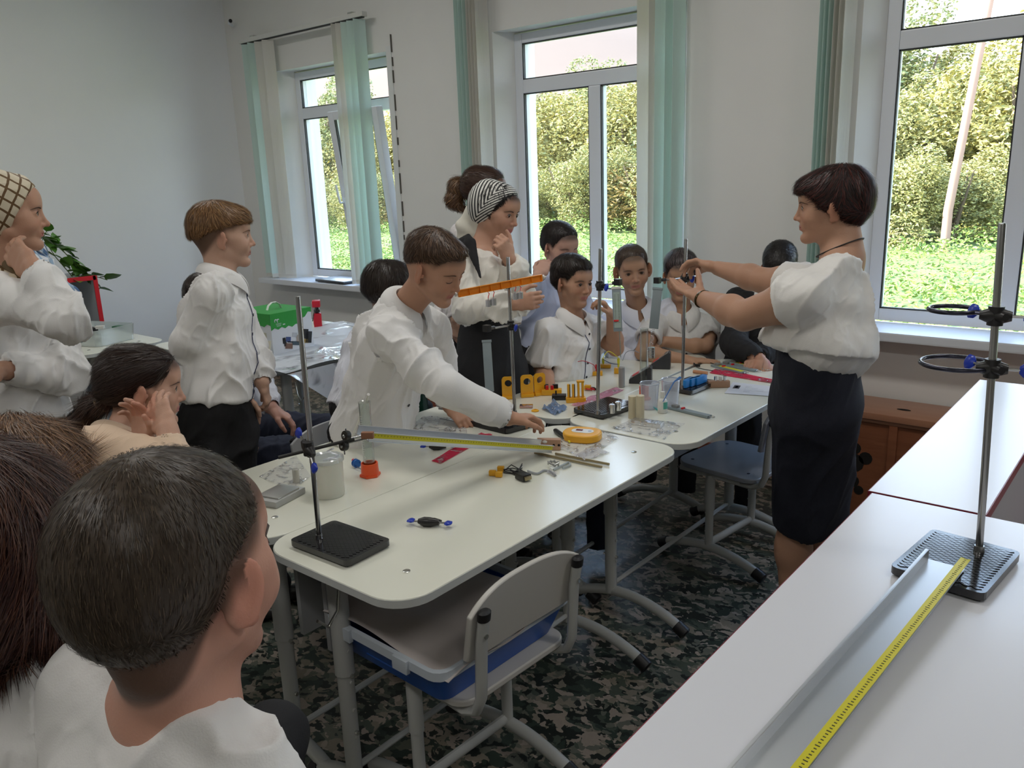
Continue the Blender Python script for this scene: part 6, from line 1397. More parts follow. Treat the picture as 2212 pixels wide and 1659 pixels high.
    for p, d in g('shoes', []):
        p = np.array(p, float); d = nrm(np.array([d[0], d[1], 0])); T = Field(); T.econe(p+V(0, 0, .035)-d*.05, p+V(0, 0, .028)+d*.12, (.036, .036), (.044, .024), np.cross(d, V(0, 0, 1)), k=.02, cuts=[(p, V(0, 0, -1))]); T.cone(p-d*.03+V(0, 0, .05), p-d*.03+V(0, 0, .085), .038, .038, k=.02)
        v, f = T.mesh(.008); meshobj('shoe', v, f, g('shoemat', shoe_m), root, p)
    # ---------------- hair
    hk = g('hairstyle')
    if hk:
        hk = dict(hk); H_ = Field(); fn, lo, hi = cap_fn(c, R, s, hk.pop('line', HL_SHORT), hk.pop('top', .010), hk.pop('side', .004), hk.pop('extra', None), hk.pop('back', .005), hk.pop('blunt', False)); H_.func(fn, lo, hi, k=.0)
        for pr in hk.pop('lobes', []): H_.ell(c+R @ (np.array(pr[0])*s), np.array(pr[1])*s, R if len(pr) < 4 else R @ pr[3], k=pr[2]*s)
        for pr in hk.pop('cuts', []): H_.ell(c+R @ (np.array(pr[0])*s), np.array(pr[1])*s, R if len(pr) < 4 else R @ pr[3], k=pr[2]*s, sub=True)
        for pr in hk.pop('cones', []): H_.cone(pr[0], pr[1], pr[2], pr[3], k=pr[4])
        hair_mesh(root, 'hair', H_, hk.pop('h', .0035), c, R, s, g('hair'), **hk)
    root['_s'] = s
    del root['_s']
    return dict(root=root, c=c, R=R, s=s, neck=neck, up=upv, fwd=fwd, rt=rt, F=F, pel=pel)
# ---------------------------------------------------------------- the people
def chev():
    mt = M('chevron_scarf', (.74, .73, .68), .7); n = mt.node_tree; b = n.nodes['Principled BSDF']; L = n.links; t = n.nodes.new('ShaderNodeTexCoord'); x = n.nodes.new('ShaderNodeSeparateXYZ'); L.new(t.outputs['Object'], x.inputs[0])
    def m(op, a, c, *r):
        q = n.nodes.new('ShaderNodeMath'); q.operation = op
        for i, w_ in enumerate((a, c)):
            if hasattr(w_, 'is_linked') or not isinstance(w_, (int, float)): L.new(w_, q.inputs[i])
            else: q.inputs[i].default_value = w_
        return q.outputs[0]
    sl_ = m('ABSOLUTE', m('ADD', m('ADD', x.outputs[1], m('MULTIPLY', x.outputs[2], -.55)), .028), 0)
    ph = m('MULTIPLY', m('ADD', m('MULTIPLY', x.outputs[2], .95), m('MULTIPLY', sl_, -1.3)), 340)
    g_ = m('GREATER_THAN', m('SINE', ph, 0), .15); mx = n.nodes.new('ShaderNodeMix'); mx.data_type = 'RGBA'; L.new(g_, mx.inputs[0]); mx.inputs[6].default_value = (.74, .73, .68, 1); mx.inputs[7].default_value = (.02, .02, .022, 1); L.new(mx.outputs[2], b.inputs['Base Color']); return mt
chevron = chev()
def gridmat(name, base, line, sc, thr=.92, line2=None, ang=.6):
    """crossed lines woven or printed on cloth"""
    mt = M(name, base, .7); n = mt.node_tree; b = n.nodes['Principled BSDF']; L = n.links; t = n.nodes.new('ShaderNodeTexCoord'); prev = None
    for i, a in enumerate((ang, ang+1.45)):
        mp = n.nodes.new('ShaderNodeMapping'); mp.inputs['Rotation'].default_value = (a, .3, .2); wv = n.nodes.new('ShaderNodeTexWave'); wv.bands_direction = 'Z'; wv.inputs['Scale'].default_value = sc; wv.inputs['Distortion'].default_value = .8; wv.inputs['Detail Scale'].default_value = 1.5
        g = n.nodes.new('ShaderNodeMath'); g.operation = 'GREATER_THAN'; g.inputs[1].default_value = thr
        L.new(t.outputs['Object'], mp.inputs[0]); L.new(mp.outputs[0], wv.inputs[0]); L.new(wv.outputs[0], g.inputs[0])
        mx = n.nodes.new('ShaderNodeMix'); mx.data_type = 'RGBA'; L.new(g.outputs[0], mx.inputs[0])
        if prev is None: mx.inputs[6].default_value = (*base, 1)
        else: L.new(prev, mx.inputs[6])
        mx.inputs[7].default_value = (*(line if i == 0 or line2 is None else line2), 1); prev = mx.outputs[2]
    L.new(prev, b.inputs['Base Color']); return mt
def sdf_part(root, name, F, h, mat, origin, seed=1, amp=.004, R=None, rl=2):
    v, f = F.mesh(h); v = relax(v, f, rl); N = vnormals(v, f)
    if amp: v = wrinkle(v, N, amp, 1.6, seed)
    return meshobj(name, v, f, mat, root, origin, None, R)
def tubepart(root, name, pts, r, mat, n=8, **k):
    o = np.array(root.location); b = MB(); b.tube([np.asarray(p)-o for p in pts], r, n, **k); return obj(name, b, mat, root)
navy_trim = M('navy_trim', (.03, .04, .10), .7)
BOYHAIR = dict(L=.012, w_=.0009, n=3800, lift=.10)
# -- standing fair boy in profile, left of the desks
st = person('person standing in profile left of the desks, fair bowl-cut hair, white shirt, black trousers', head=at(482, 510, 2.70), look=(60, -2, 0), hs=.220,
    neck=at(476, 602, 2.70), pelvis=at(468, 862, 2.74), yaw=50, sw=.172, skin=SK1, hair=(.17, .085, .035), brow=(.12, .06, .03), iris=(.10, .14, .15), eyes=(0, -.05), hairline=HL([-.11, -.07, -.04, -.02, .012, .035, .055, .07, .10], [-.065, -.060, -.02, .005, .03, .030, .045, .062, .068]), scalp=(.075, .040, .022),
    hairstyle=dict(line=HL([-.12, -.085, -.05, .0, .05, .09, .12], [-.010, -.005, .018, .036, .044, .046, .046]), blunt=True, top=.011, side=.0065, back=.006, lobes=[((0, .058, .070), (.050, .038, .028), .03)], cuts=[((0, .122, .012), (.09, .04, .030), .006)], L=.032, n=6500, w_=.0008, lift=.12, seed=5, tint=(.28, .15, .06)),
    shirt=white_cl, wr=.012, R=dict(E=at(408, 735, 2.58), W=at(515, 850, 2.78), cuff=.0),
    L=dict(E=at(548, 742, 2.88), W=at(566, 826, 2.80), cuff=.0, hand=dict(d=V(0, .2, -1), n=V(-.6, -.6, 0), thumb=1, curl=(.5, .6, .7, .7))),
    hem=at(466, 858, 2.74), hemflare=1.12, buttons=(6, .12, .92, btn_dark), placket=navy_trim, ck=dict(h=.036, drop=.046, point=.03),
    legs=[(at(440, 930, 2.69), at(452, 1120, 2.75), V(-2.57, 1.45, .08)), (at(500, 930, 2.79), at(512, 1120, 2.85), V(-2.59, 1.62, .08))], shoes=[(V(-2.58, 1.45, 0), (.5, .8)), (V(-2.60, 1.62, 0), (.5, .8))])
# -- girl with patterned headscarf at the left edge
gl = person('person at the left edge in white blouse and beige headscarf with brown chain print', head=at(17, 462, 2.33), look=(64, -3, 0), hs=.222, fem=True,
    neck=at(5, 590, 2.36), pelvis=at(45, 870, 2.42), yaw=50, sw=.165, skin=SK3, hair=(.010, .009, .010), brow=(.03, .02, .015), iris=(.05, .03, .02), face=dict(nose=1.12, bare_ears=False),
    hairstyle=dict(line=HL([-.11, -.03, .0, .03, .06, .10], [-.04, -.04, -.02, .03, .060, .072]), top=.006, side=.004, L=.03, n=1500), collar=False, vneck=.13, neckopen=.075,
    shirt=white_cl, wr=.014, sleeve=.017, puff=1.0, bust=True, R=dict(E=at(142, 688, 2.16), W=at(70, 580, 2.20), cuff=.02, hand=dict(s=1.12, d=at(0, 515, 2.28)-at(70, 578, 2.22), n=V(-.7, .75, .1), thumb=1, curl=(.25, .25, .3, .35), tc=(.2, .2))),
    L=dict(E=at(150, 800, 2.40), W=at(0, 800, 2.20), cuff=.02), hem=at(50, 900, 2.42), hemflare=1.18,
    legs=[(at(20, 950, 2.40), at(40, 1180, 2.5), at(60, 1420, 2.5)*V(1, 1, 0)+V(0, 0, .08)), (at(90, 950, 2.50), at(100, 1180, 2.6), at(110, 1400, 2.6)*V(1, 1, 0)+V(0, 0, .08))])
c, R, s = gl['c'], gl['R'], gl['s']
scarf = gridmat('beige_chain_scarf', (.66, .58, .44), (.13, .07, .025), 11, .90)
H_ = Field(); fn, lo, hi = cap_fn(c, R, s, HL([-.12, -.05, .0, .03, .055, .075, .10], [-.085, -.085, -.055, .0, .045, .078, .085]), top=.014, side=.012, back=.018, blunt=True); H_.func(fn, lo, hi, 0)
H_.cone(c+R @ (V(0, -.07, -.03)*s), gl['neck']-gl['fwd']*.05, .062, .05, k=.04); H_.cone(gl['neck']-gl['fwd']*.04+gl['rt']*.03+V(0, 0, .03), at(30, 610, 2.22), .030, .018, k=.03)
H_.cone(at(30, 610, 2.22), at(52, 650, 2.2), .018, .012, k=.02)
sdf_part(gl['root'], 'headscarf', H_, .004, scarf, c, 2, .003, R)
H_ = Field(); H_.cone(at(22, 575, 2.27), at(62, 655, 2.215), .022, .026, k=.01); H_.cone(at(40, 610, 2.23), at(66, 660, 2.205), .026, .018, k=.01)
sdf_part(gl['root'], 'brown_scarf_lining', H_, .005, M('brown_lining', (.10, .06, .018), .7), c, 2, .004)
# -- person in plaid behind her
person('person mostly hidden behind the girl in the beige headscarf, blue and white plaid shirt', head=at(2, 452, 3.0), look=(60, 0, 0), hs=.20, neck=at(40, 520, 3.0), pelvis=at(60, 760, 3.05), yaw=60, sw=.16, hair=(.03, .02, .015), skin=SK1, hairstyle=dict(n=800),
    shirt=gridmat('blue_plaid', (.70, .72, .76), (.08, .16, .32), 6.5, .72, (.30, .42, .56)), R=dict(E=at(140, 640, 2.9), W=at(150, 740, 2.9), hand=dict(d=V(0, 0, -1), n=V(0, -1, 0), thumb=1)), L=dict(E=at(100, 680, 3.15), W=at(120, 740, 3.1)), legs=[(at(50, 800, 3.0), at(50, 960, 3.0), at(50, 1100, 3.0)*V(1, 1, 0)+V(0, 0, .08)), (at(90, 800, 3.1), at(90, 960, 3.1), at(90, 1100, 3.1)*V(1, 1, 0)+V(0, 0, .08))])
# -- seated girl in peach blouse, cheek on her hand
pg = person('person seated in a peach blouse, dark ponytail, resting her cheek on her hand', head=at(312, 838, 2.08), look=(62, -7, 3), hs=.215, fem=True, neck=at(262, 945, 2.06), pelvis=at(210, 1150, 2.0), yaw=55, sw=.155, skin=(.56, .33, .24), hair=(.028, .014, .010), brow=(.06, .03, .02), iris=(.10, .11, .10), lips=(.45, .16, .16),
    hairline=HL_SHORT, hairstyle=dict(line=HL([-.12, -.09, -.05, -.02, .01, .03, .05, .07, .1], [-.06, -.06, -.045, -.01, .012, .020, .035, .062, .07]), top=.010, side=.007, back=.012, L=.05, n=5200, w_=.0007, lift=.08, seed=8, flow=lambda p: np.tile(-np.array([math.cos(math.radians(62)), math.sin(math.radians(62)), .32]), (len(p), 1))),
    shirt=peach_cl, wr=.010, collarmat=peach_cl, ck=dict(h=.022, drop=.045, point=.035), R=dict(E=at(375, 1010, 1.90), W=at(362, 928, 1.93), cuff=.02, hand=dict(d=at(330, 852, 1.98)-at(362, 928, 1.93), n=V(-.6, .8, .0), thumb=1, curl=(.25, .22, .25, .3), spread=.12, tc=(.3, .2))),
    L=dict(E=at(330, 1040, 2.05), W=at(312, 960, 2.0), cuff=.02, hand=dict(d=V(-.05, .0, 1), n=V(.3, -.9, .0), thumb=1, curl=(.35, .35, .4, .5))), hem=at(215, 1130, 2.0),
    legs=[(at(240, 1180, 1.95), at(420, 1190, 1.80), at(430, 1500, 1.85)), (at(240, 1180, 2.1), at(430, 1180, 2.05), at(440, 1480, 2.05))], pants=black_cl)
c, R, s = pg['c'], pg['R'], pg['s']
H_ = Field(); q = [c+R @ (V(0, -.095, -.035)*s), at(200, 880, 2.14), at(165, 925, 2.14), at(130, 975, 2.12)]
for a_, b_, ra, rb in ((q[0], q[1], .020, .028), (q[1], q[2], .028, .028), (q[2], q[3], .028, .014)): H_.cone(a_, b_, ra, rb, k=.02)
hair_mesh(pg['root'], 'ponytail', H_, .005, q[1], np.eye(3), 1., (.045, .020, .012), flow=lambda p: np.tile(q[3]-q[0], (len(p), 1)), L=.09, w_=.0008, n=1500, lift=.05, seed=3)
b = MB(); b.lathe([(.019, -.008), (.025, -.004), (.025, .004), (.019, .008)], q[0]*.8+q[1]*.2-np.array(pg['root'].location), 18, np.stack([nrm(np.cross(q[1]-q[0], V(0, 0, 1))), nrm(np.cross(np.cross(q[1]-q[0], V(0, 0, 1)), q[1]-q[0]))*-1, nrm(q[1]-q[0])], 1)); obj('hair_tie', b, M('beige_band', (.45, .32, .2), .6), pg['root'])
b = MB(); b.ball((0, 0, 0), .0032, 10); o = obj('ear_stud', b, zinc, pg['root']); o.location = tuple(c+R @ (V(.083, -.004, -.038)*s)-np.array(pg['root'].location))
# -- seated boy half hidden behind the standing boy
person('person seated behind the standing fair boy, white shirt and navy trousers, mostly hidden', head=at(463, 652, 3.12), look=(50, -4, 0), hs=.225, neck=at(456, 722, 3.10), pelvis=at(478, 905, 3.05), yaw=40, sw=.155, hair=(.03, .02, .015), skin=(.60, .33, .26), hairstyle=dict(n=900),
    shirt=cool_cl, R=dict(E=at(505, 860, 3.02), W=at(520, 940, 2.98), cuff=-.01, hand=dict(d=V(-.3, .6, -.6), n=V(0, 0, -1), thumb=1, curl=(.6, .6, .6, .6))), L=dict(E=at(550, 800, 3.15), W=at(585, 880, 3.0), cuff=.0, hand=dict(d=V(.4, .5, -.5), n=V(0, 0, -1), thumb=-1, curl=(.4, .4, .4, .4))),
    legs=[(on_z(520, 925, .53), on_z(715, 925, .53), on_z(735, 930, .53)*V(1, 1, 0)+V(0, 0, .08)), (on_z(515, 990, .52), on_z(690, 975, .52), on_z(705, 990, .52)*V(1, 1, 0)+V(0, 0, .08))], pants=navy_cl, lr=1.02)
# -- boy leaning over the desks
lb = person('person in a white shirt leaning over the desks, short brown hair, reaching with one hand', head=at(940, 580, 2.50), look=(12, -24, -4), hs=.222, neck=at(874, 664, 2.60), pelvis=at(800, 905, 2.82), yaw=12, sw=.165, skin=(.50, .275, .18), hair=(.060, .032, .018), brow=(.07, .04, .025), iris=(.05, .03, .02), eyes=(0, -.5), face=dict(closed=True, ear=1.1),
    hairline=HL_FADE, scalp=(.09, .055, .035), hairstyle=dict(line=HL([-.12, -.08, -.04, .0, .04, .06, .08, .12], [-.020, -.010, .015, .034, .046, .056, .062, .064]), top=.015, side=.004, back=.004, lobes=[((0, .055, .088), (.044, .038, .020), .02)], L=.024, n=4200, w_=.0009, lift=.25, seed=4, tint=(.13, .075, .045)),
    shirt=white_cl, wr=.013, R=dict(S=at(836, 722, 2.48), E=at(968, 838, 2.40), W=at(1098, 903, 2.50), ar=1.0, cuff=.012, hand=dict(d=at(1175, 930, 2.58)-at(1098, 903, 2.50)+V(0, 0, .05), n=V(.1, -.1, -1), thumb=-1, curl=(.45, .5, .55, .6), tc=(.5, .5))),
    L=dict(S=at(925, 700, 2.78), E=at(950, 800, 2.90), W=at(972, 878, 2.86), cuff=.01, hand=dict(d=V(.75, .0, -.45), n=V(0, .2, -1), thumb=1, curl=(.3, .3, .4, .4))), hem=at(805, 930, 2.80), hemflare=1.15, sleeve=.013,
    buttons=(4, .2, .95, btn_dark), ck=dict(h=.040, drop=.050, point=.03), cup=.004,
    legs=[(at(780, 950, 2.75), at(790, 1130, 2.8), at(790, 1300, 2.8)*V(1, 1, 0)+V(0, 0, .08)), (at(830, 940, 2.92), at(840, 1100, 2.95), at(840, 1260, 2.95)*V(1, 1, 0)+V(0, 0, .08))])
# -- boy seated behind him
person('person seated behind the leaning boy with tousled dark brown hair, face turned away', head=at(848, 632, 2.95), look=(78, -8, 0), hs=.215, neck=at(818, 708, 3.0), pelvis=at(775, 875, 2.95), yaw=60, sw=.16, skin=SK1, hair=(.022, .014, .010), hairline=HL_SHORT, hairstyle=dict(line=HL([-.12, -.08, -.05, -.03, .0, .02, .05, .07, .1], [-.04, -.045, -.03, .0, .01, .0, .03, .05, .06]), top=.016, side=.011, back=.010, L=.028, n=4000, w_=.001, lift=.3, seed=9),
    shirt=cool_cl, R=dict(E=at(765, 830, 2.88), W=at(815, 880, 2.98)), L=dict(E=at(845, 800, 3.15), W=at(860, 860, 3.2)), legs=[(on_z(790, 880, .5), on_z(900, 885, .5), on_z(905, 890, .45)*V(1, 1, 0)+V(0, 0, .08))])
# -- girl with the striped headscarf
sg = person('person in white blouse and black skirt, black and white striped headscarf, hand at chin', head=at(1073, 457, 3.22), look=(8, -14, 4), hs=.222, fem=True, neck=at(1040, 540, 3.26), pelvis=at(1055, 690, 3.28), yaw=10, sw=.150, skin=SK3, hair=(.010, .008, .008), brow=(.02, .015, .012), iris=(.04, .025, .02), eyes=(.1, -.3), face=dict(nose=1.08, jaw=.95, bare_ears=False), lips=(.42, .12, .12),
    hairline=HL_SHORT, hairstyle=dict(line=HL([-.11, -.05, .0, .02, .045, .07, .10], [-.06, -.06, -.05, -.01, .030, .064, .07]), top=.008, side=.006, L=.035, n=2600), shirt=cream_cl, bust=True, wr=.013, sleeve=.024, puff=1.1, collar=False, vneck=.10, ww=.10,
    R=dict(E=at(1010, 665, 3.12), W=at(1110, 655, 3.08), cuff=.01, hand=dict(d=V(.7, .3, .1), n=V(0, 1, 0), thumb=1, curl=(.6, .6, .6, .6))), L=dict(E=at(1122, 642, 3.28), W=at(1100, 560, 3.14), cuff=.01, hand=dict(d=at(1082, 518, 3.09)-at(1100, 560, 3.14), n=V(-.7, .3, -.3), thumb=-1, curl=(.9, 1.0, 1.0, 1.0), tc=(.3, .3))),
    hem=at(1057, 700, 3.28), ck={}, skirt=(at(1055, 660, 3.28), at(1063, 1030, 3.38)*V(1, 1, 0)+V(0, 0, .28), (.118, .10), (.24, .19), (.17, .14)), pants=black_cl,
    bare_legs=[], shoes=[(at(1050, 1020, 3.35)*V(1, 1, 0), (.9, .1)), (at(1080, 1020, 3.45)*V(1, 1, 0), (.9, .1))])
c, R, s = sg['c'], sg['R'], sg['s']
H_ = Field(); fn, lo, hi = cap_fn(c, R, s, HL([-.12, -.06, -.02, .02, .045, .06, .10], [-.085, -.08, -.055, .0, .052, .082, .10]), top=.011, side=.010, back=.014, blunt=True); H_.func(fn, lo, hi, 0)
sdf_part(sg['root'], 'headscarf', H_, .0035, chevron, c, 2, .002, R)
H_ = Field(); a_ = c+R @ (V(.02, -.085, -.02)*s); b_ = at(1002, 535, 3.30)
H_.econe(a_, a_*.5+b_*.5, (.052, .030), (.062, .022), R[:, 1], k=.03); H_.econe(a_*.5+b_*.5, b_, (.062, .022), (.040, .014), R[:, 1], k=.03)
sdf_part(sg['root'], 'scarf_tail', H_, .004, M('scarf_cream', (.70, .67, .58), .6), c, 3, .005)
H_ = Field(); H_.econe(at(992, 528, 3.16), at(1015, 518, 3.10), (.022, .010), (.026, .010), V(0, 0, 1), k=.02); H_.econe(at(1015, 522, 3.10), at(1038, 600, 3.06), (.022, .009), (.006, .005), V(1, .6, 0), k=.02)
sdf_part(sg['root'], 'black_scarf_end', H_, .004, black_cl, c, 3, .002)
# -- girl behind her
gb = person('person behind the girl in the striped headscarf, curly brown ponytail, sheer white blouse', head=at(1052, 418, 3.72), look=(20, -5, 0), hs=.22, fem=True, neck=at(1032, 495, 3.72), pelvis=at(1000, 680, 3.75), yaw=20, sw=.16, skin=SK1, hair=(.055, .026, .016), hairline=HL_SHORT,
    hairstyle=dict(line=HL([-.12, -.05, -.02, .02, .05, .07, .1], [-.05, -.05, -.01, .012, .035, .06, .07]), top=.016, side=.010, back=.014, L=.04, n=2500, flow=lambda p: np.tile(V(-.8, -.5, .2), (len(p), 1))), shirt=M('sheer_blouse', (.74, .70, .70), .7, bump=(60, .3)), collar=False, wr=.012, sleeve=.02,
    R=dict(E=at(978, 620, 3.62), W=at(985, 690, 3.55), cuff=.01, hand=dict(d=V(0, 0, -1), n=V(0, 1, 0), thumb=1, curl=(.3, .3, .3, .3))), L=dict(E=at(1090, 620, 3.9), W=at(1080, 690, 3.85)), hem=at(1000, 690, 3.74), hemflare=1.1,
    legs=[(at(985, 750, 3.70), at(985, 860, 3.75), at(985, 970, 3.8)*V(1, 1, 0)+V(0, 0, .08)), (at(1040, 750, 3.82), at(1040, 860, 3.85), at(1040, 960, 3.9)*V(1, 1, 0)+V(0, 0, .08))])
H_ = Field(); q = [at(1012, 400, 3.80), at(990, 405, 3.80), at(982, 432, 3.80), at(1000, 452, 3.78)]
for a_, b_, ra, rb in ((q[0], q[1], .020, .038), (q[1], q[2], .040, .036), (q[2], q[3], .030, .012)): H_.cone(a_, b_, ra, rb, k=.02)
hair_mesh(gb['root'], 'ponytail', H_, .005, q[1], np.eye(3), 1., (.10, .050, .025), flow=lambda p: np.stack([np.sin(p[:, 2]*70), np.cos(p[:, 0]*60), -1+0*p[:, 0]], 1), L=.06, w_=.0012, n=1500, lift=.9, seed=3, tint=(.2, .11, .05), amp=.006)
# -- boys at the far end
person('person by the middle window in a pale blue shirt, looking down, hand at his collar', head=at(1210, 535, 3.72), look=(-18, -14, 0), hs=.222, neck=at(1206, 612, 3.76), pelvis=at(1180, 765, 3.80), yaw=-10, sw=.165, skin=(.60, .36, .28), hair=(.018, .013, .012), brow=(.05, .035, .03), face=dict(closed=True, cheek=1.15, jaw=1.08, ear=1.1), lips=(.45, .2, .18), hairline=HL_SHORT, hairstyle=dict(top=.012, side=.004, **BOYHAIR),
    shirt=blue_cl, wr=.011, R=dict(E=at(1142, 690, 3.72), W=at(1163, 598, 3.58), cuff=.0, hand=dict(d=at(1185, 560, 3.60)-at(1163, 598, 3.58), n=V(-.2, .9, -.2), thumb=1, curl=(.8, .8, .8, .8))), L=dict(E=at(1290, 710, 3.85), W=at(1260, 760, 3.7), cuff=0), hem=at(1180, 775, 3.80), ck=dict(drop=.04),
    legs=[(at(1155, 790, 3.75), at(1150, 880, 3.7), at(1150, 960, 3.7)*V(1, 1, 0)+V(0, 0, .08)), (at(1210, 790, 3.85), at(1210, 880, 3.85), at(1210, 950, 3.85)*V(1, 1, 0)+V(0, 0, .08))])
sb = person('person seated at the far table, short-sleeved white shirt with dark buttons, dark fringe', head=at(1238, 610, 3.42), look=(-12, -4, 3), hs=.212, neck=at(1238, 690, 3.46), pelvis=at(1215, 830, 3.55), yaw=-8, sw=.155, skin=(.47, .265, .175), hair=(.020, .013, .010), brow=(.025, .018, .015), iris=(.03, .02, .015), face=dict(jaw=.96, ear=1.1), lips=(.42, .15, .14), hairline=HL_SHORT,
    hairstyle=dict(top=.020, side=.008, line=HL([-.12, -.07, -.045, -.030, -.012, .012, .030, .050, .07, .10], [-.045, -.050, -.045, -.015, .022, .026, .018, .040, .050, .052]), L=.03, n=3600, w_=.001, lift=.2, seed=4), shirt=white_cl, wr=.010, sleeve=.020,
    R=dict(E=at(1172, 798, 3.42), W=at(1190, 850, 3.25), short=.80, hand=dict(d=V(.8, .3, -.1), n=V(0, 0, -1), thumb=-1)), L=dict(E=at(1330, 752, 3.52), W=at(1322, 682, 3.42), short=.62, hand=dict(d=at(1292, 636, 3.38)-at(1322, 682, 3.42), n=V(-.5, -.6, -.3), thumb=1, curl=(.6, .7, .8, .9))),
    hem=at(1215, 840, 3.55), buttons=(5, .12, .95, btn_dark), placket=navy_trim, ck=dict(drop=.045, point=.035), legs=[(at(1215, 860, 3.5), at(1290, 880, 3.3), at(1290, 960, 3.3)*V(1, 1, 0)+V(0, 0, .08))], pants=navy_cl)
person('person at the far end facing the camera, cropped hair, protruding ears, open-necked white shirt', head=at(1366, 584, 3.78), look=(-50, -6, -5), hs=.228, neck=at(1377, 668, 3.86), pelvis=at(1395, 800, 4.0), yaw=-50, sw=.165, skin=(.47, .275, .18), hair=(.06, .04, .028), brow=(.04, .025, .018), iris=(.06, .035, .02), face=dict(ear=1.45, jaw=.95, mouth_open=.003), lips=(.45, .17, .15), hairline=HL_SHORT, scalp=(.09, .06, .04), hairstyle=dict(top=.010, side=.002, **BOYHAIR),
    shirt=cool_cl, wr=.013, R=dict(E=at(1330, 760, 3.82), W=at(1390, 790, 3.75), cuff=0), L=dict(E=at(1440, 760, 3.95), W=at(1420, 790, 3.8), cuff=0), hem=at(1395, 800, 4.0), ck=dict(drop=.045, point=.05), vneck=.06, legs=[(at(1395, 800, 4.0), at(1395, 860, 4.0), at(1395, 920, 4.05)*V(1, 1, 0)+V(0, 0, .08))], buttons=(3, .3, .8, btn_white))
person('person with arms folded on the far table, navy-trimmed white polo, face behind the teacher\'s hands', head=at(1470, 596, 3.80), look=(-60, -12, 0), hs=.222, neck=at(1472, 678, 3.86), pelvis=at(1480, 815, 3.98), yaw=-55, sw=.17, skin=(.48, .28, .18), hair=(.040, .032, .032), brow=(.03, .02, .015), hairline=HL_SHORT, hairstyle=dict(top=.016, side=.006, L=.03, n=3000, lift=.4, w_=.0011, tint=(.12, .09, .09)),
    shirt=M('speckled_polo', (.76, .75, .72), .75, noise=((70, 70, 20), .5, (.68, .67, .66))), wr=.004, sleeve=.012, R=dict(S=at(1412, 700, 3.84), E=at(1388, 762, 3.72), W=at(1482, 778, 3.66), short=.55, hand=dict(d=V(.75, .45, -.02), n=V(0, 0, -1), thumb=-1, curl=(.05, .03, .03, .05), tc=(.1, .1))),
    L=dict(S=at(1530, 705, 3.95), E=at(1526, 748, 3.82), W=at(1436, 738, 3.80), short=.55, hand=dict(d=V(-.8, -.4, -.2), n=V(0, 0, -1), thumb=1, curl=(.3, .3, .3, .3))), hem=at(1480, 820, 3.98), ck=dict(drop=.045), buttons=(3, .12, .5, btn_dark), vneck=.05, legs=[(at(1480, 830, 3.95), at(1480, 860, 3.9), at(1480, 930, 3.9)*V(1, 1, 0)+V(0, 0, .08))])
person('person behind the teacher\'s arms, dark cropped hair, head bowed, black vest', head=at(1684, 580, 3.70), look=(-75, -40, 0), hs=.225, neck=at(1668, 640, 3.78), pelvis=at(1625, 800, 3.80), yaw=-65, sw=.17, skin=(.50, .29, .2), hair=(.016, .013, .012), hairline=HL_SHORT, hairstyle=dict(top=.010, side=.004, **BOYHAIR),
    shirt=black_cl, R=dict(E=at(1590, 740, 3.60), W=at(1640, 775, 3.5), cuff=0), L=dict(E=at(1700, 745, 3.75), W=at(1640, 770, 3.55), cuff=0), hem=at(1625, 810, 3.8), collarmat=white_cl, ck=dict(drop=.05), legs=[(at(1625, 810, 3.8), at(1615, 850, 3.7), at(1615, 930, 3.7)*V(1, 1, 0)+V(0, 0, .08))])
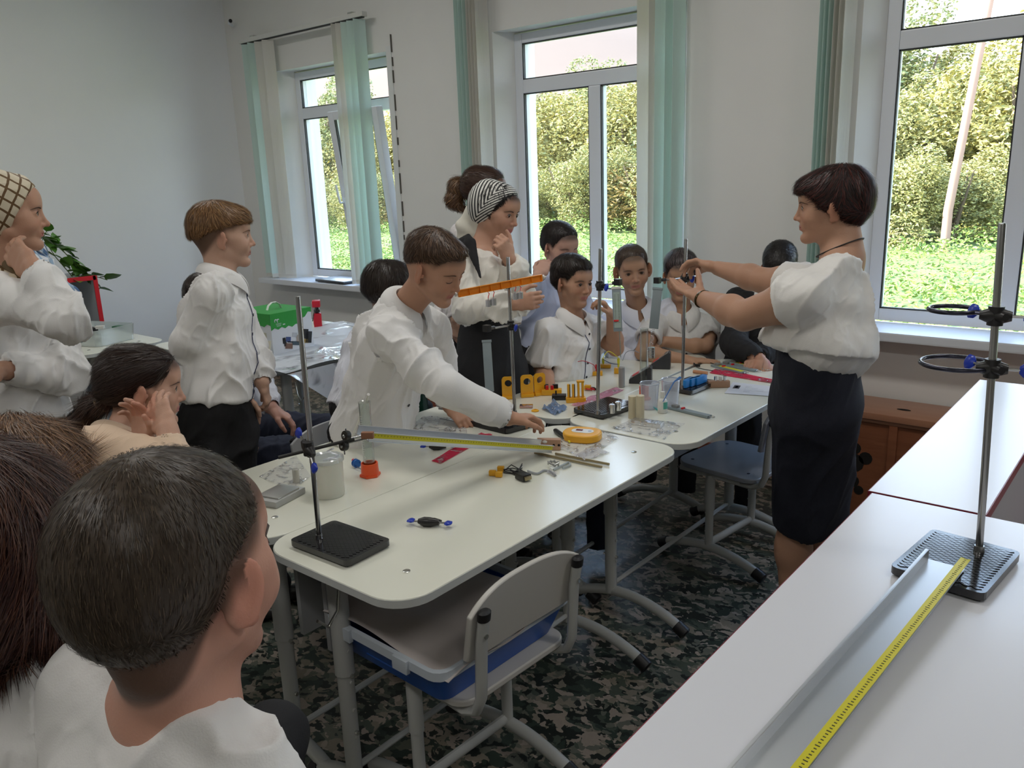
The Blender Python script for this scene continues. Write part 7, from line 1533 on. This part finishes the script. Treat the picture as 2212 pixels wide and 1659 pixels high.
# -- the teacher
tc_ = person('person at the right, short dark reddish hair, white blouse, navy skirt, adjusting a stand', head=at(1793, 447, 2.46), look=(201, -2, 0), hs=.228, fem=True, neck=at(1822, 552, 2.45), pelvis=at(1772, 850, 2.53), chest=at(1790, 650, 2.47), yaw=190, sw=.180, cd=.104, ww=.150, wd=.104, build=1.0, skin=(.47, .265, .175), hair=(.016, .008, .007), brow=(.03, .018, .014), iris=(.05, .03, .02), eyes=(0, -.4), face=dict(cheek=1.15, jaw=1.1, nose=.95), lips=(.45, .17, .14), nr=.056,
    hairline=HL_SHORT, hairstyle=dict(line=HL([-.13, -.09, -.055, -.030, -.010, .015, .040, .060, .075, .12], [-.088, -.092, -.080, -.035, -.005, -.012, .012, .038, .048, .048]), blunt=True, top=.014, side=.010, back=.010, lobes=[((0, .066, .068), (.05, .035, .024), .03), ((0, -.068, .03), (.062, .045, .066), .03)], L=.040, n=6500, w_=.0009, lift=.12, seed=6, tint=(.075, .018, .014)),
    shirt=M('white_blouse', (.80, .78, .75), .6, bump=(300, .08), sheen=.3), bust=True, cloth=.016, wr=.008, seed=5, collar=False, neckopen=.088, sdrop=.058, ar=1.22, cup=0,
    L=dict(S=at(1742, 640, 2.34), E=at(1608, 682, 2.50), W=at(1512, 643, 2.74), ar=1.12, short=.32, hand=dict(d=at(1440, 606, 2.88)-at(1512, 643, 2.74), n=V(.0, .15, 1), thumb=1, curl=(.10, .08, .1, .15), spread=.05, s=1.02, tc=(.0, .1), tdir=V(-.35, .45, .75))),
    R=dict(S=at(1716, 612, 2.66), E=at(1648, 606, 2.76), W=at(1552, 580, 2.92), ar=1.0, short=.30, hand=dict(d=at(1490, 562, 3.0)-at(1552, 580, 2.92), n=V(-.5, -.3, -.7), thumb=1, curl=(.45, .6, .7, .75), s=1.02, tc=(.3, .3), tdir=V(-.75, .45, -.35))),
    hem=at(1766, 752, 2.49), hemflare=.98, skirt=(at(1770, 742, 2.50), V(-.895, 2.62, .44), (.150, .116), (.165, .118), (.178, .134)), pants=M('navy_skirt', (.010, .012, .024), .8, bump=(300, .15)),
    bare_legs=[(V(-.92, 2.55, .46), V(-.90, 2.52, .075), V(-1.02, 2.49, .03)), (V(-.88, 2.68, .46), V(-.86, 2.68, .075), V(-.98, 2.65, .03))], shoes=[(V(-.91, 2.52, 0), (-.95, -.25)), (V(-.87, 2.68, 0), (-.95, -.25))], res=.0032)
n_ = tc_['neck']; f_ = tc_['fwd']; r_ = tc_['rt']; u_ = tc_['up']
tubepart(tc_['root'], 'necklace_cord', [n_+f_*(.062*math.cos(a_)+.014)+r_*(.062*math.sin(a_))+u_*(.022-.034*math.cos(a_)) for a_ in np.linspace(-math.pi, math.pi, 33)], .0022, M('cord_black', (.02, .015, .012), .6))
Wt = at(1512, 643, 2.74); dw = nrm(at(1440, 606, 2.88)-Wt); 
b = MB(); e1 = nrm(np.cross(dw, V(0, 0, 1))); e2 = np.cross(e1, dw); p_ = Wt+(at(1608, 682, 2.50)-Wt)*.06
b.tube([p_+(e1*math.cos(q)+e2*math.sin(q)*.85)*.0315 for q in np.linspace(0, 2*math.pi, 28)[:-1]], .0035, 8, closed=True, flat=(1, 2.0)); v_ = MB().add(np.array(b.v)-np.array(tc_['root'].location), b.f); obj('wrist_band', v_, M('gold_black_band', (.06, .04, .01), .25, .6), tc_['root'])
# -- foreground
fb = person('person in the near foreground seen from behind, close-cropped dark brown hair, white shirt', head=at(382, 1240, .84), look=(112, -4, 4), hs=.268, neck=at(385, 1470, .87), pelvis=at(270, 2300, .98), yaw=98, sw=.150, sdrop=.070, skin=(.58, .31, .23), hair=(.040, .028, .019), brow=(.05, .03, .02), hairline=HL([-.12, -.09, -.06, -.04, -.02, .0, .02, .04, .06, .1], [-.100, -.100, -.092, -.050, .0, .012, .02, .03, .05, .068]), scalp=(.050, .032, .022), nr=.050, res=.0026, face=dict(ear=1.05),
    hairstyle=dict(line=HL([-.12, -.09, -.06, -.04, -.02, .0, .02, .04, .06, .1], [-.082, -.082, -.072, -.030, .016, .026, .034, .042, .056, .066]), top=.006, side=.0025, back=.003, L=.009, n=14000, w_=.00042, lift=.12, seed=3, amp=.0006, h=.003, tint=(.075, .052, .034)),
    shirt=white_cl, wr=.007, cres=.0045, R=dict(E=at(560, 2200, .88), W=at(650, 2000, 1.1)), L=dict(E=at(0, 2050, 1.08), W=at(150, 1900, 1.25)), collar=False, neckopen=.057,
    legs=[(at(420, 1950, 1.06), at(585, 1600, 1.36), at(600, 1800, 1.6)), (at(150, 2100, .95), at(300, 1740, 1.40), at(320, 1900, 1.65))], lr=.9)
def bob(label, head, look, hs, neck, pel, yaw, hair, tint, seed, shirt=white_cl):
    c = head; R = headframe(*look); s = hs/.225
    p = person(label, head=head, look=look, hs=hs, fem=True, neck=neck, pelvis=pel, yaw=yaw, sw=.155, skin=SK1, hair=hair, hairline=HL_SHORT, face=dict(bare_ears=False), shirt=shirt, R=dict(E=neck+V(.05, -.05, -.30), W=neck+V(-.02, .14, -.45)), L=dict(E=neck+V(-.18, .08, -.3), W=neck+V(-.16, .26, -.45)), ck=dict(drop=.04),
        hairstyle=dict(line=HL([-.13, -.06, .0, .02, .045, .065, .1], [-.17, -.17, -.15, -.10, -.02, .045, .06]), blunt=True, top=.010, side=.010, back=.012, h=.004,
        lobes=[((q*.066, -.01, -.07), (.026, .045, .085), .03) for q in (-1, 1)]+[((0, -.075, -.07), (.07, .035, .085), .04)], L=.085, n=9000, w_=.0006, lift=.05, seed=seed, tint=tint, amp=.0025, flow=lambda p, c=c: np.stack([(p[:, 0]-c[0])*1.5, (p[:, 1]-c[1])*1.5, -.12+0*p[:, 2]], 1)),
        legs=[(pel, pel+V(-.15, .38, 0), pel+V(-.15, .40, -.4)), (pel+V(-.1, .0, 0), pel+V(-.3, .36, 0), pel+V(-.3, .38, -.4))])
    return p
bob('person at the bottom left edge with a dark reddish bob, seen from behind, white shirt', at(-18, 1160, .98), (125, -5, 0), .235, at(-20, 1410, 1.0), at(-60, 1900, 1.0), 130, (.045, .016, .013), (.12, .05, .03), 3)
bob('person with light brown streaked hair behind the reddish bob at the left edge', at(68, 1062, 1.32), (95, -8, 0), .235, at(60, 1235, 1.34), at(20, 1600, 1.35), 100, (.12, .06, .03), (.30, .16, .08), 7, cool_cl)
